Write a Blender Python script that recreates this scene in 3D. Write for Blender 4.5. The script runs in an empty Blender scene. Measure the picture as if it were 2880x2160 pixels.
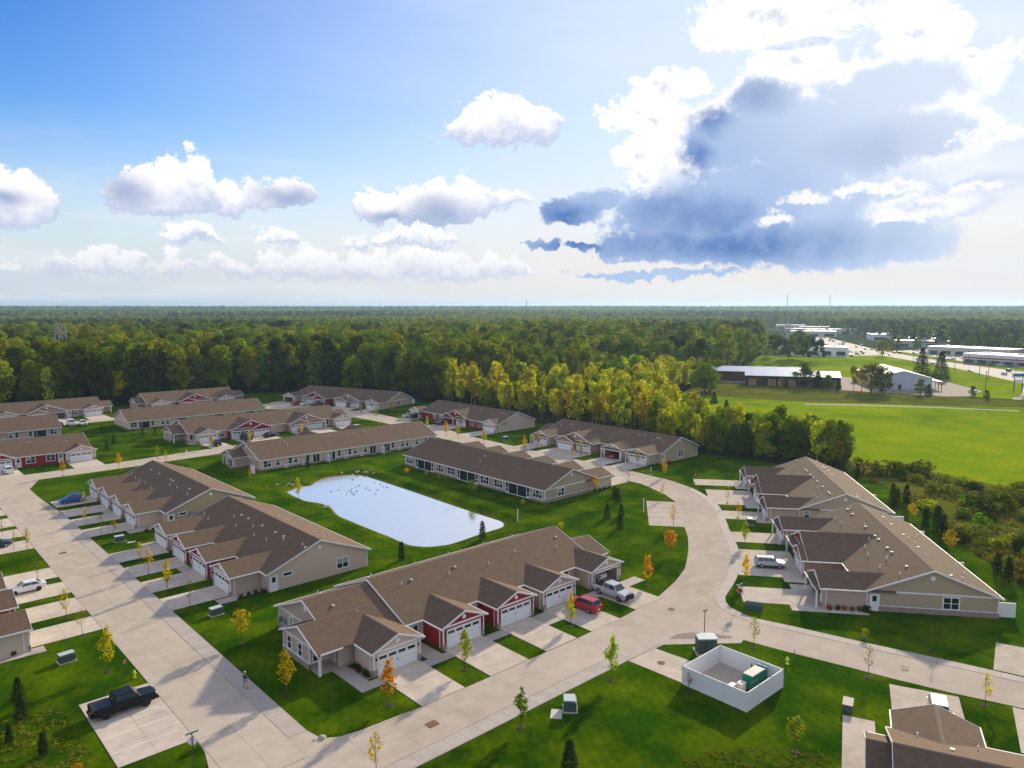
import bpy, math, random
import numpy as np
from mathutils import Vector, Matrix

rnd = random.Random(11)
R = math.radians
scene = bpy.context.scene
col = scene.collection

# ------------------------------------------------------------------ camera
HEAD = 47.6            # heading of the view, degrees from +X towards +Y
CAM_H = 39.5
cam_d = bpy.data.cameras.new('camera')
cam = bpy.data.objects.new('camera', cam_d); col.objects.link(cam)
cam.location = (0, 0, CAM_H)
cam.rotation_euler = (R(90 - 5.955), 0, R(HEAD - 90))
cam_d.sensor_width = 36.0
cam_d.lens = 36.0 * 2090 / 2880
cam_d.clip_start = 0.5
cam_d.clip_end = 60000
scene.camera = cam

# ------------------------------------------------------------------ colour management and sampling
vs = scene.view_settings
vs.view_transform = 'Standard'; vs.look = 'None'; vs.exposure = 0.34; vs.gamma = 1.0
vs.use_curve_mapping = False
scene.cycles.use_denoising = True
scene.cycles.max_bounces = 6
scene.cycles.transparent_max_bounces = 8
scene.cycles.sample_clamp_indirect = 6.0

# ------------------------------------------------------------------ sun
SUN_AZ, SUN_EL = 18.5, 20.5      # azimuth from +X towards +Y, elevation
sun_d = bpy.data.lights.new('sun', 'SUN')
sun_d.energy = 4.5
sun_d.angle = R(1.8)
sun_d.color = (1.0, 0.87, 0.64)
sun = bpy.data.objects.new('sun', sun_d); col.objects.link(sun)
sdir = Vector((math.cos(R(SUN_EL)) * math.cos(R(SUN_AZ)), math.cos(R(SUN_EL)) * math.sin(R(SUN_AZ)), math.sin(R(SUN_EL))))
sun.rotation_euler = sdir.to_track_quat('Z', 'Y').to_euler()
sun.location = (0, 0, 300)

# ------------------------------------------------------------------ world: sky with clouds, all laid out by compass direction
SKY_STRENGTH = 0.088
world = bpy.data.worlds.new('World'); scene.world = world
world.use_nodes = True
nt = world.node_tree; nt.nodes.clear()
W_ = nt.nodes.new; WL = nt.links.new

def m_(op, a, b=None, c=None, clamp=False):
    n = W_('ShaderNodeMath'); n.operation = op; n.use_clamp = clamp
    for i, v in enumerate((a, b, c)):
        if v is None: continue
        if isinstance(v, (int, float)): n.inputs[i].default_value = v
        else: WL(v, n.inputs[i])
    return n.outputs[0]
def vm_(op, a, b=None, c=None):
    n = W_('ShaderNodeVectorMath'); n.operation = op
    for i, v in enumerate((a, b, c)):
        if v is None: continue
        if isinstance(v, tuple): n.inputs[i].default_value = v
        else: WL(v, n.inputs[i])
    return n.outputs['Value'] if op in ('LENGTH', 'DOT_PRODUCT', 'DISTANCE') else n.outputs[0]
def scale_(v, k):
    n = W_('ShaderNodeVectorMath'); n.operation = 'SCALE'; WL(v, n.inputs[0]); n.inputs['Scale'].default_value = k
    return n.outputs[0]
def ss_(x, a, b):
    n = W_('ShaderNodeMapRange'); n.interpolation_type = 'SMOOTHSTEP'
    WL(x, n.inputs[0]); n.inputs[1].default_value = a; n.inputs[2].default_value = b
    return n.outputs[0]
def mix_(f, a, b):
    n = W_('ShaderNodeMix'); n.data_type = 'RGBA'
    if isinstance(f, (int, float)): n.inputs[0].default_value = f
    else: WL(f, n.inputs[0])
    for k, v in ((6, a), (7, b)):
        if isinstance(v, tuple): n.inputs[k].default_value = v + (1,)
        else: WL(v, n.inputs[k])
    return n.outputs[2]
def noise_(vec, scale, detail, rough=0.55):
    n = W_('ShaderNodeTexNoise'); n.noise_dimensions = '3D'
    WL(vec, n.inputs['Vector']); n.inputs['Scale'].default_value = scale
    n.inputs['Detail'].default_value = detail; n.inputs['Roughness'].default_value = rough
    return n

sky = W_('ShaderNodeTexSky'); sky.sky_type = 'NISHITA'; sky.sun_disc = False
sky.sun_elevation = R(SUN_EL); sky.sun_rotation = R(90 - SUN_AZ)
sky.altitude = 250; sky.air_density = 1.0; sky.dust_density = 0.3; sky.ozone_density = 1.2
tc = W_('ShaderNodeTexCoord')
vr = W_('ShaderNodeVectorRotate'); vr.rotation_type = 'Z_AXIS'
WL(tc.outputs['Generated'], vr.inputs['Vector']); vr.inputs['Angle'].default_value = R(90 - HEAD)
sx = W_('ShaderNodeSeparateXYZ'); WL(vr.outputs[0], sx.inputs[0])
az = m_('MULTIPLY', m_('ARCTAN2', sx.outputs[0], sx.outputs[1]), 57.2958)      # degrees to the right of the heading
el = m_('MULTIPLY', m_('ARCSINE', sx.outputs[2]), 57.2958)                     # degrees above the horizon
cb = W_('ShaderNodeCombineXYZ'); WL(az, cb.inputs[0]); WL(el, cb.inputs[1])
pos = cb.outputs[0]
# ragged, billowing edges: the lookup position is pushed about by noise of three sizes
n1 = noise_(pos, 0.30, 2.0); n2 = noise_(pos, 0.85, 6.0, 0.68)
w1 = vm_('MULTIPLY', vm_('SUBTRACT', n1.outputs['Color'], (0.5, 0.5, 0.5)), (2.6, 1.6, 0))
w2 = vm_('MULTIPLY', vm_('SUBTRACT', n2.outputs['Color'], (0.5, 0.5, 0.5)), (3.0, 2.5, 0))
ppw = vm_('ADD', vm_('ADD', pos, w1), w2)
pps = vm_('ADD', pos, w1)
CL_C = [(18.7,19.3,5.45,2.29), (23.7,19.3,6.64,1.42), (28,17.3,3.18,1.42), (20,16.6,2.97,1.31), (23.2,15.5,1.33,0.98), (31.3,15.4,2.44,0.53), (11.7,15.6,2.76,1.15), (9.2,13.9,2.82,1.07), (10.8,13.3,2.04,1.66), (9.5,11.2,2.32,1.47), (9.8,9.3,1.55,1.5), (26.4,7.9,3.54,0.69), (31.9,10.8,2.43,0.51), (28.6,6.6,4.37,1.14)]
CL_B = [(18.2,13.8,3.51,2.61), (26.1,14.2,6.62,2.35), (22.5,11.2,9.26,4.07), (15.8,11.6,4.34,3.29), (18.4,7.9,9.5,3.62), (28.3,11.1,4.53,1.96), (12.7,6.6,5.5,2.15), (16.8,4.9,9.76,2.14), (23.9,4.5,7.6,1.93), (9.4,4.2,3.64,0.99), (4.3,7.2,2.66,1.03), (6.4,8,2.11,0.77), (2.2,4.8,1.29,0.42), (5.4,4.5,1.6,0.37), (32.3,7.9,2.42,0.7), (11,2.4,6.62,0.32), (20.4,17.6,3.17,0.39)]
CL_BD = [(12.2,4.5,5.79,1.14), (18.2,14.7,2.12,1.13), (12.9,10.6,1.51,1.1), (4,7,2,0.98), (13.5,6.5,4,1.52), (18.5,4.4,7.83,1.25), (27.1,10.8,3.87,1.33), (14.6,13.6,1.48,1.17), (5,4.6,3.2,0.53)]
CL_D = [(19.2,6.3,1.43,0.62), (21.7,7.6,1.6,0.6), (24.9,7.9,2.17,0.37), (26.9,6,2.51,0.42), (22.5,15.7,2,0.83), (30.9,7.6,2.87,0.36)]
CL_AD = [(-26.9,7.8,1.51,1.03), (-16.7,8.1,2.37,0.69), (-5.5,7.1,2.41,1.24), (-9.3,6.8,1.84,0.51), (-33.8,6.7,1.32,0.54), (0.3,5.9,1.62,0.65)]
CP_L1 = [(0.0765,0.3649,0.1836), (0.0924,0.3444,0.1908), (0.1027,0.3214,0.2061), (0.1107,0.2927,0.248), (0.1153,0.276,0.2939), (0.1458,0.2827,0.301), (0.1524,0.3342,0.2701), (0.1614,0.361,0.256), (0.1753,0.3991,0.2396), (0.1874,0.3885,0.2406), (0.1984,0.3912,0.2404), (0.2085,0.4167,0.2418), (0.2186,0.4331,0.2433), (0.2269,0.4117,0.2445), (0.2334,0.3565,0.2455), (0.2508,0.3404,0.2477), (0.2614,0.3587,0.2658), (0.2826,0.367,0.2813), (0.312,0.3743,0.2978), (0.321,0.3358,0.3108), (0.3254,0.2912,0.3214), (0.3411,0.2724,0.3028), (0.3479,0.3136,0.2811), (0.3642,0.3453,0.2516), (0.3902,0.3455,0.2501), (0.4067,0.3639,0.2437), (0.42,0.388,0.2338), (0.4432,0.381,0.2366), (0.4599,0.4019,0.2443), (0.4799,0.3514,0.2739), (0.5168,0.3361,0.3154), (0.5218,0.3102,0.336)]
CP_L2 = [(0.0492,0.1106,0.0759), (0.0811,0.1141,0.0828), (0.0932,0.1243,0.0873), (0.1056,0.1411,0.0846), (0.1203,0.13,0.0838), (0.1359,0.1484,0.081), (0.149,0.1498,0.0819), (0.1593,0.1339,0.0844), (0.1704,0.156,0.087), (0.1794,0.1185,0.0914), (0.1923,0.1486,0.0853), (0.2063,0.144,0.091), (0.2189,0.1165,0.0937), (0.2353,0.1484,0.0926), (0.2558,0.1239,0.0885), (0.267,0.177,0.0839), (0.2807,0.1761,0.0844), (0.2912,0.1443,0.0848), (0.3087,0.1781,0.0802), (0.3276,0.169,0.0808), (0.3402,0.1469,0.0811), (0.3582,0.1706,0.0763), (0.3728,0.1545,0.0766), (0.3927,0.1846,0.0769), (0.4126,0.1938,0.0772), (0.4326,0.1838,0.0774), (0.4493,0.1609,0.0776), (0.4678,0.1398,0.0777), (0.4831,0.1655,0.0832), (0.5034,0.1506,0.0907), (0.5271,0.1046,0.1014), (0.5356,0.0777,0.1152)]
CP_L3 = [(0.1745,0.1564,0.1803), (0.1822,0.1783,0.1687), (0.2016,0.2172,0.1688), (0.216,0.2336,0.1703), (0.2302,0.211,0.1717), (0.243,0.1789,0.1769), (0.2497,0.1635,0.1884), (0.2596,0.1943,0.1793), (0.2705,0.2254,0.1752), (0.2874,0.2321,0.1765), (0.2996,0.2181,0.1774), (0.3062,0.1881,0.183), (0.3117,0.168,0.1936), (0.3292,0.1691,0.1948), (0.3359,0.2056,0.1798), (0.3488,0.2239,0.1774), (0.3633,0.2072,0.1813), (0.3696,0.1764,0.1972), (0.3789,0.2008,0.182), (0.3962,0.2349,0.1774), (0.4161,0.2462,0.1728), (0.4361,0.2259,0.1733), (0.4494,0.1926,0.1799), (0.4595,0.1684,0.2002)]
CP_L4 = [(0.4286,0.4804,0.5197), (0.4363,0.5084,0.4947), (0.447,0.5616,0.4854), (0.4553,0.6033,0.4759), (0.4702,0.6106,0.4724), (0.4868,0.6157,0.4677), (0.5,0.6092,0.4668), (0.5166,0.5995,0.4607), (0.5331,0.5895,0.4623), (0.5437,0.5679,0.4996), (0.5498,0.5424,0.5356), (0.5564,0.5108,0.5595)]
def field(blobs, p):
    m = None
    for (a, e, ra, re) in blobs:
        d = vm_('LENGTH', vm_('MULTIPLY_ADD', p, (1 / ra, 1 / re, 0), (-a / ra, -e / re, 0)))
        m = d if m is None else m_('MINIMUM', m, d)
    return m_('SUBTRACT', 1.0, m)
fine = m_('MULTIPLY', m_('SUBTRACT', n2.outputs['Fac'], 0.5), 0.9)
K10 = 10.0
def c10(r, g, b, k=1.0): return (r * K10 * k, g * K10 * k, b * K10 * k)
# thin high veil that scatters the sun's light, strongest round the sun
sunp = (90 - SUN_AZ - (90 - HEAD), SUN_EL, 0)
dsun = vm_('LENGTH', vm_('MULTIPLY', vm_('SUBTRACT', pos, sunp), (0.8, 1.0, 0)))
streak = noise_(vm_('MULTIPLY', pos, (0.05, 0.16, 0)), 1.0, 5.0, 0.6).outputs['Fac']
veil = m_('MULTIPLY', ss_(dsun, 56.0, 6.0), m_('ADD', 0.58, m_('MULTIPLY', streak, 0.75)), clamp=True)
hs = W_('ShaderNodeHueSaturation'); WL(sky.outputs[0], hs.inputs['Color']); hs.inputs['Saturation'].default_value = 1.6; hs.inputs['Value'].default_value = 1.56; hs.inputs['Hue'].default_value = 0.52
skyc = hs.outputs[0]
c0 = mix_(veil, skyc, c10(0.68, 0.77, 0.92))
# pale band of distant cloud and dust along the horizon, all round
band = ss_(m_('ADD', m_('ABSOLUTE', el), m_('MULTIPLY', m_('SUBTRACT', n1.outputs['Fac'], 0.5), 1.6)), 14.0, 0.6)
c0 = mix_(m_('MULTIPLY', band, 0.97), c0, mix_(ss_(az, -40.0, 10.0), c10(0.58, 0.64, 0.73), c10(0.76, 0.71, 0.70)))
# scattered cumulus over the unseen sky, thickened to brighten and whiten the ambient light
far = ss_(m_('ABSOLUTE', az), 40.0, 60.0)
nf = noise_(vm_('MULTIPLY', pos, (0.045, 0.11, 0)), 1.0, 7.0, 0.6).outputs['Fac']
mf = m_('MULTIPLY', m_('MULTIPLY', ss_(nf, 0.46, 0.54), far), ss_(el, 2.0, 8.0))
c0 = mix_(mf, c0, mix_(ss_(nf, 0.52, 0.72), c10(0.98, 0.96, 0.95), c10(0.58, 0.60, 0.66)))
# soft layered cloud low over the horizon
lay = noise_(vm_('MULTIPLY', pos, (0.07, 0.55, 0)), 1.0, 6.0, 0.6).outputs['Fac']
c0 = mix_(m_('MULTIPLY', m_('MULTIPLY', ss_(lay, 0.46, 0.66), ss_(el, 13.0, 4.0)), 0.6), c0, c10(0.78, 0.79, 0.84))
# the big cloud that hides the sun: glowing white rim and crown, blue-grey body
fC = m_('ADD', field(CL_C, ppw), fine)
ppb = vm_('ADD', pps, scale_(w2, 0.75))
fB = m_('ADD', field(CL_B, ppb), m_('MULTIPLY', fine, 0.75))
fBs = field(CL_B, vm_('ADD', pos, scale_(w1, 0.5)))
dB = field(CL_BD, pps)
sub = vm_('SUBTRACT', pos, sunp)
sb = W_('ShaderNodeSeparateXYZ'); WL(sub, sb.inputs[0])
ang = m_('ARCTAN2', sb.outputs[0], sb.outputs[1])
cr = W_('ShaderNodeCombineXYZ'); WL(m_('MULTIPLY', ang, 5.0), cr.inputs[0])
rays = noise_(cr.outputs[0], 1.0, 1.0, 0.5).outputs['Fac']
body = mix_(ss_(m_('ADD', dB, m_('MULTIPLY', fine, 0.6)), -0.8, 0.8), c10(0.36, 0.48, 0.74), c10(0.065, 0.175, 0.46))
body = mix_(m_('MULTIPLY', ss_(n1.outputs['Fac'], 0.42, 0.68), 0.22), body, c10(0.46, 0.56, 0.78))
body = mix_(m_('MULTIPLY', ss_(rays, 0.42, 0.75), m_('MULTIPLY', m_('MULTIPLY', ss_(dsun, 30.0, 16.0), ss_(el, 12.0, 6.0)), 0.35)), body, c10(0.66, 0.74, 0.88))
body = mix_(m_('MULTIPLY', ss_(n2.outputs['Fac'], 0.44, 0.66), 0.26), body, c10(0.40, 0.51, 0.75))
body = mix_(m_('MULTIPLY', ss_(az, 17.0, 33.0), 0.6), body, c10(0.62, 0.71, 0.86))
body = mix_(m_('MULTIPLY', ss_(dsun, 16.0, 6.0), 0.6), body, c10(0.74, 0.80, 0.90))
crown = mix_(ss_(m_('ADD', fC, m_('MULTIPLY', fine, 0.9)), 0.35, 1.3), c10(1.15, 1.12, 1.08), c10(0.60, 0.64, 0.75))
core = m_('MAXIMUM', ss_(m_('ADD', fBs, m_('MULTIPLY', fine, 0.9)), -0.02, 0.46), ss_(m_('ADD', el, m_('MULTIPLY', fine, 3.0)), 11.5, 7.5))
core = m_('MULTIPLY', core, m_('SUBTRACT', 1.0, m_('MULTIPLY', ss_(fC, 0.0, 0.6), 0.65)))
fU = m_('MAXIMUM', fB, fC)
c0 = mix_(m_('MULTIPLY', ss_(fU, -0.10, 0.18), m_('SUBTRACT', 1.0, m_('MULTIPLY', ss_(az, 27.0, 36.0), m_('MULTIPLY', ss_(el, 14.0, 9.0), 0.6)))), c0, mix_(core, crown, body))
# bright wisps in front of it
fD = m_('ADD', field(CL_D, ppw), fine)
c0 = mix_(m_('MULTIPLY', ss_(fD, -0.05, 0.5), 0.95), c0, c10(0.9, 0.88, 0.88))
# the fair-weather cumulus of the left half: height of each cloud's top and base against compass direction
spw = W_('ShaderNodeSeparateXYZ'); WL(ppw, spw.inputs[0])
azw, elw = spw.outputs[0], spw.outputs[1]
dA = m_('ADD', field(CL_AD, pps), m_('MULTIPLY', fine, 0.7))
azn = m_('MULTIPLY_ADD', azw, 1 / 80, 0.5)
def profile(stops, c0, soft, dim, gap=0.0):
    r = W_('ShaderNodeValToRGB'); e = r.color_ramp.elements
    e[0].position = stops[0][0]; e[1].position = stops[-1][0]
    for st in stops[1:-1]: e.new(st[0])
    for k, st in zip(sorted(range(len(e)), key=lambda i: e[i].position), stops): e[k].color = (st[1], st[2], 0, 1)
    WL(azn, r.inputs[0])
    sp = W_('ShaderNodeSeparateColor'); WL(r.outputs[0], sp.inputs[0])
    top = m_('MULTIPLY', sp.outputs[0], 25.0); bot = m_('MULTIPLY', sp.outputs[1], 25.0)
    up = m_('SUBTRACT', top, elw); dn = m_('SUBTRACT', elw, bot)
    f = m_('ADD', m_('MINIMUM', up, m_('MULTIPLY', dn, 1.6)), m_('MULTIPLY_ADD', fine, soft, m_('MULTIPLY', m_('SUBTRACT', n1.outputs['Fac'], 0.5), gap)))
    t = m_('DIVIDE', dn, m_('MAXIMUM', m_('SUBTRACT', top, bot), 0.3))
    c = mix_(ss_(m_('ADD', t, m_('MULTIPLY', fine, 1.1)), -0.1, 0.75), c10(0.47, 0.54, 0.74), c10(1.0, 0.97, 0.97))
    c = mix_(m_('MULTIPLY', ss_(dA, -0.6, 0.9), dim), c, c10(0.26, 0.34, 0.57))
    c = mix_(m_('MULTIPLY', ss_(el, 6.0, 1.5), 0.5), c, c10(0.64, 0.65, 0.70))
    return mix_(m_('MULTIPLY', m_('MULTIPLY', ss_(f, -0.12, 0.32), 0.96), ss_(el, 1.0, 2.4)), c0, c)
c0 = profile(CP_L2, c0, 2.4, 0.0, 2.4)
c0 = profile(CP_L3, c0, 1.6, 0.0, 1.5)
c0 = profile(CP_L1, c0, 2.9, 0.8)
c0 = profile(CP_L4, c0, 3.2, 0.0)
bg = W_('ShaderNodeBackground'); WL(c0, bg.inputs[0]); bg.inputs[1].default_value = SKY_STRENGTH
wo = W_('ShaderNodeOutputWorld'); WL(bg.outputs[0], wo.inputs[0])
world.cycles.sampling_method = 'MANUAL'; world.cycles.sample_map_resolution = 512

# ------------------------------------------------------------------ materials
MATS = {}
def pmat(name, base, var=0.12, scale=3.0, rough=0.8, bump=0.0, bscale=20.0, metallic=0.0, spec=0.3, world=False, stretch=None, coat=0.0, second=None):
    if name in MATS: return MATS[name]
    m = bpy.data.materials.new(name); m.use_nodes = True
    t = m.node_tree; b = t.nodes['Principled BSDF']
    b.inputs['Roughness'].default_value = rough; b.inputs['Metallic'].default_value = metallic
    b.inputs['Specular IOR Level'].default_value = spec; b.inputs['Coat Weight'].default_value = coat
    if world: src = t.nodes.new('ShaderNodeNewGeometry').outputs['Position']
    else: src = t.nodes.new('ShaderNodeTexCoord').outputs['Object']
    if stretch:
        mp = t.nodes.new('ShaderNodeMapping'); mp.inputs['Scale'].default_value = stretch
        t.links.new(src, mp.inputs['Vector']); src = mp.outputs[0]
    n = t.nodes.new('ShaderNodeTexNoise'); t.links.new(src, n.inputs['Vector'])
    n.inputs['Scale'].default_value = scale; n.inputs['Detail'].default_value = 6; n.inputs['Roughness'].default_value = 0.65
    r = t.nodes.new('ShaderNodeValToRGB')
    r.color_ramp.elements[0].position = 0.3; r.color_ramp.elements[1].position = 0.7
    lo = tuple(c * (1 - var) for c in base); hi = second or tuple(min(1, c * (1 + var)) for c in base)
    r.color_ramp.elements[0].color = lo + (1,); r.color_ramp.elements[1].color = hi + (1,)
    t.links.new(n.outputs['Fac'], r.inputs[0]); t.links.new(r.outputs[0], b.inputs['Base Color'])
    if bump:
        n2_ = t.nodes.new('ShaderNodeTexNoise'); n2_.inputs['Scale'].default_value = bscale; n2_.inputs['Detail'].default_value = 4
        t.links.new(src, n2_.inputs['Vector'])
        bp = t.nodes.new('ShaderNodeBump'); bp.inputs['Strength'].default_value = bump; bp.inputs['Distance'].default_value = 0.05
        t.links.new(n2_.outputs['Fac'], bp.inputs['Height']); t.links.new(bp.outputs[0], b.inputs['Normal'])
    MATS[name] = m
    return m

def grass_mat(name, a, b_, c, stripe=0.0, ang=0.0, s1=0.05, s2=0.6, s3=4.0, bump=0.5, vlo=0.72, vhi=1.22):
    m = bpy.data.materials.new(name); m.use_nodes = True
    t = m.node_tree; b = t.nodes['Principled BSDF']; N_ = t.nodes.new; L_ = t.links.new
    b.inputs['Roughness'].default_value = 1.0; b.inputs['Specular IOR Level'].default_value = 0.0
    g = N_('ShaderNodeNewGeometry').outputs['Position']
    def nz(s, d=4):
        n = N_('ShaderNodeTexNoise'); n.inputs['Scale'].default_value = s; n.inputs['Detail'].default_value = d
        n.inputs['Roughness'].default_value = 0.62; L_(g, n.inputs['Vector']); return n.outputs['Fac']
    def ramp(f, p0, p1):
        r = N_('ShaderNodeMapRange'); r.inputs[1].default_value = p0; r.inputs[2].default_value = p1; L_(f, r.inputs[0]); return r.outputs[0]
    def mixc(f, x, y):
        k = N_('ShaderNodeMix'); k.data_type = 'RGBA'; L_(f, k.inputs[0])
        for i, v in ((6, x), (7, y)):
            if isinstance(v, tuple): k.inputs[i].default_value = v + (1,)
            else: L_(v, k.inputs[i])
        return k.outputs[2]
    c1 = mixc(ramp(nz(s1), 0.35, 0.65), a, b_)
    c2 = mixc(ramp(nz(s2, 6), 0.42, 0.75), c1, c)
    f3 = ramp(nz(s3, 3), 0.25, 0.75)
    mm = N_('ShaderNodeMapRange'); L_(f3, mm.inputs[0]); mm.inputs[3].default_value = vlo; mm.inputs[4].default_value = vhi
    hv = N_('ShaderNodeHueSaturation'); L_(c2, hv.inputs['Color'])
    val = mm.outputs[0]
    if stripe:
        mp = N_('ShaderNodeMapping'); L_(g, mp.inputs[0]); mp.inputs['Rotation'].default_value = (0, 0, ang)
        wv = N_('ShaderNodeTexWave'); wv.inputs['Scale'].default_value = 0.28; wv.inputs['Distortion'].default_value = 1.2
        wv.inputs['Detail'].default_value = 2; L_(mp.outputs[0], wv.inputs[0])
        k = N_('ShaderNodeMath'); k.operation = 'MULTIPLY_ADD'; L_(wv.outputs['Fac'], k.inputs[0]); k.inputs[1].default_value = stripe; k.inputs[2].default_value = 1 - stripe / 2
        k2 = N_('ShaderNodeMath'); k2.operation = 'MULTIPLY'; L_(k.outputs[0], k2.inputs[0]); L_(val, k2.inputs[1]); val = k2.outputs[0]
    L_(val, hv.inputs['Value'])
    L_(hv.outputs[0], b.inputs['Base Color'])
    bp = N_('ShaderNodeBump'); bp.inputs['Strength'].default_value = bump; bp.inputs['Distance'].default_value = 0.06
    L_(nz(7.0, 5), bp.inputs['Height']); L_(bp.outputs[0], b.inputs['Normal'])
    MATS[name] = m
    return m

def leaf_mat(name, base, hue=0.03, val=0.5, trans=0.35, tint=(1.25, 1.15, 0.5)):
    m = bpy.data.materials.new(name); m.use_nodes = True
    t = m.node_tree; N_ = t.nodes.new; L_ = t.links.new
    t.nodes.remove(t.nodes['Principled BSDF']); out = t.nodes['Material Output']
    oi = N_('ShaderNodeObjectInfo'); g = N_('ShaderNodeTexCoord').outputs['Object']
    nz = N_('ShaderNodeTexNoise'); nz.inputs['Scale'].default_value = 0.9; nz.inputs['Detail'].default_value = 3; L_(g, nz.inputs['Vector'])
    wn = N_('ShaderNodeTexWhiteNoise'); wn.noise_dimensions = '1D'; L_(oi.outputs['Random'], wn.inputs['W'])
    hv = N_('ShaderNodeHueSaturation'); hv.inputs['Color'].default_value = base + (1,)
    a = N_('ShaderNodeMapRange'); L_(oi.outputs['Random'], a.inputs[0]); a.inputs[3].default_value = 0.5 - hue; a.inputs[4].default_value = 0.5 + hue
    L_(a.outputs[0], hv.inputs['Hue'])
    v1 = N_('ShaderNodeMapRange'); L_(wn.outputs['Value'], v1.inputs[0]); v1.inputs[3].default_value = 1 - val * 0.6; v1.inputs[4].default_value = 1 + val * 0.7
    v2 = N_('ShaderNodeMapRange'); L_(nz.outputs['Fac'], v2.inputs[0]); v2.inputs[1].default_value = 0.3; v2.inputs[2].default_value = 0.7; v2.inputs[3].default_value = 0.7; v2.inputs[4].default_value = 1.3
    mu = N_('ShaderNodeMath'); mu.operation = 'MULTIPLY'; L_(v1.outputs[0], mu.inputs[0]); L_(v2.outputs[0], mu.inputs[1]); L_(mu.outputs[0], hv.inputs['Value'])
    df = N_('ShaderNodeBsdfDiffuse'); L_(hv.outputs[0], df.inputs[0])
    tr = N_('ShaderNodeBsdfTranslucent')
    tm = N_('ShaderNodeMix'); tm.data_type = 'RGBA'; tm.blend_type = 'MULTIPLY'; tm.inputs[0].default_value = 1.0
    L_(hv.outputs[0], tm.inputs[6]); tm.inputs[7].default_value = tint + (1,)
    L_(tm.outputs[2], tr.inputs[0])
    mx = N_('ShaderNodeMixShader'); mx.inputs[0].default_value = trans
    L_(df.outputs[0], mx.inputs[1]); L_(tr.outputs[0], mx.inputs[2]); L_(mx.outputs[0], out.inputs[0])
    MATS[name] = m
    return m

# surfaces
grass_mat('lawn', (0.014, 0.048, 0.001), (0.038, 0.100, 0.001), (0.115, 0.170, 0.002), stripe=0.10, ang=0.5, s1=0.03, s2=0.16, s3=1.6)
grass_mat('meadow', (0.105, 0.205, 0.002), (0.255, 0.345, 0.002), (0.310, 0.350, 0.004), s1=0.014, s2=0.09, s3=1.2)
grass_mat('rough', (0.075, 0.100, 0.010), (0.150, 0.165, 0.012), (0.170, 0.140, 0.030), s1=0.08, s2=0.35, s3=2.0, bump=1.0)
grass_mat('woodfloor', (0.022, 0.030, 0.010), (0.035, 0.036, 0.014), (0.040, 0.050, 0.014), s1=0.03, s2=0.2)
grass_mat('farland', (0.030, 0.055, 0.018), (0.055, 0.080, 0.022), (0.110, 0.115, 0.045), s1=0.0009, s2=0.004, s3=0.05, bump=0.1)
grass_mat('concrete', (0.46, 0.385, 0.300), (0.55, 0.460, 0.362), (0.59, 0.500, 0.402), s1=0.06, s2=0.5, s3=0.16, bump=0.05, vlo=0.92, vhi=1.06)
grass_mat('concrete_drive', (0.54, 0.455, 0.36), (0.62, 0.53, 0.425), (0.66, 0.565, 0.46), s1=0.12, s2=0.7, s3=0.35, bump=0.05, vlo=0.88, vhi=1.06)
pmat('concrete_walk', (0.45, 0.385, 0.325), var=0.12, scale=0.5, rough=0.85, bump=0.12, bscale=9, world=True)
pmat('joint', (0.36, 0.295, 0.225), var=0.2, scale=1.0, rough=0.95, world=True)
pmat('gravel_pale', (0.50, 0.42, 0.33), var=0.2, scale=5.0, rough=0.95, bump=0.4, bscale=12, world=True)
pmat('asphalt', (0.50, 0.42, 0.35), var=0.15, scale=0.1, rough=0.9, world=True)
pmat('gravel', (0.30, 0.235, 0.185), var=0.35, scale=6.0, rough=0.95, bump=0.6, bscale=14, world=True)
pmat('brickpave', (0.26, 0.20, 0.165), var=0.3, scale=3.0, rough=0.9, bump=0.4, bscale=10, world=True)
pmat('paint_white', (0.72, 0.71, 0.68), var=0.1, scale=2, rough=0.7, world=True)
pmat('mulch', (0.055, 0.034, 0.022), var=0.5, scale=9, rough=1.0, bump=0.8, bscale=14)
pmat('roof', (0.166, 0.112, 0.072), var=0.16, scale=1.4, rough=0.92, bump=0.35, bscale=7, spec=0.15, stretch=(1, 1, 3))
pmat('ridge_cap', (0.22, 0.16, 0.115), var=0.1, rough=0.9, spec=0.15)
pmat('tan', (0.62, 0.48, 0.365), var=0.05, scale=6, rough=0.75, stretch=(0.05, 0.05, 4), bump=0.15, bscale=2)
pmat('khaki', (0.43, 0.35, 0.225), var=0.05, scale=6, rough=0.75, stretch=(0.05, 0.05, 4), bump=0.15, bscale=2)
pmat('taupe', (0.48, 0.37, 0.29), var=0.05, scale=6, rough=0.75, stretch=(0.05, 0.05, 4), bump=0.15, bscale=2)
pmat('brown', (0.38, 0.225, 0.165), var=0.05, scale=6, rough=0.75, stretch=(0.05, 0.05, 4), bump=0.15, bscale=2)
pmat('red', (0.30, 0.022, 0.022), var=0.06, scale=6, rough=0.7, stretch=(0.05, 0.05, 4), bump=0.15, bscale=2)
pmat('trim', (0.80, 0.79, 0.77), var=0.03, scale=3, rough=0.55)
pmat('stone', (0.33, 0.245, 0.20), var=0.4, scale=4.5, rough=0.9, bump=0.7, bscale=6)
pmat('door_white', (0.80, 0.80, 0.79), var=0.03, scale=2, rough=0.5)
pmat('door_green', (0.42, 0.52, 0.46), var=0.05, rough=0.5)
pmat('glass', (0.016, 0.024, 0.028), var=0.3, scale=0.7, rough=0.06, spec=0.7)
pmat('glass_pale', (0.30, 0.37, 0.36), var=0.25, scale=1.5, rough=0.12, spec=0.6)
pmat('screen', (0.014, 0.024, 0.034), var=0.4, scale=0.8, rough=0.35, spec=0.3)
pmat('dark', (0.02, 0.02, 0.022), var=0.2, rough=0.7)
pmat('interior', (0.16, 0.17, 0.19), var=0.2, rough=0.8)
pmat('metal_grey', (0.34, 0.35, 0.35), var=0.1, rough=0.45, metallic=0.4)
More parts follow.
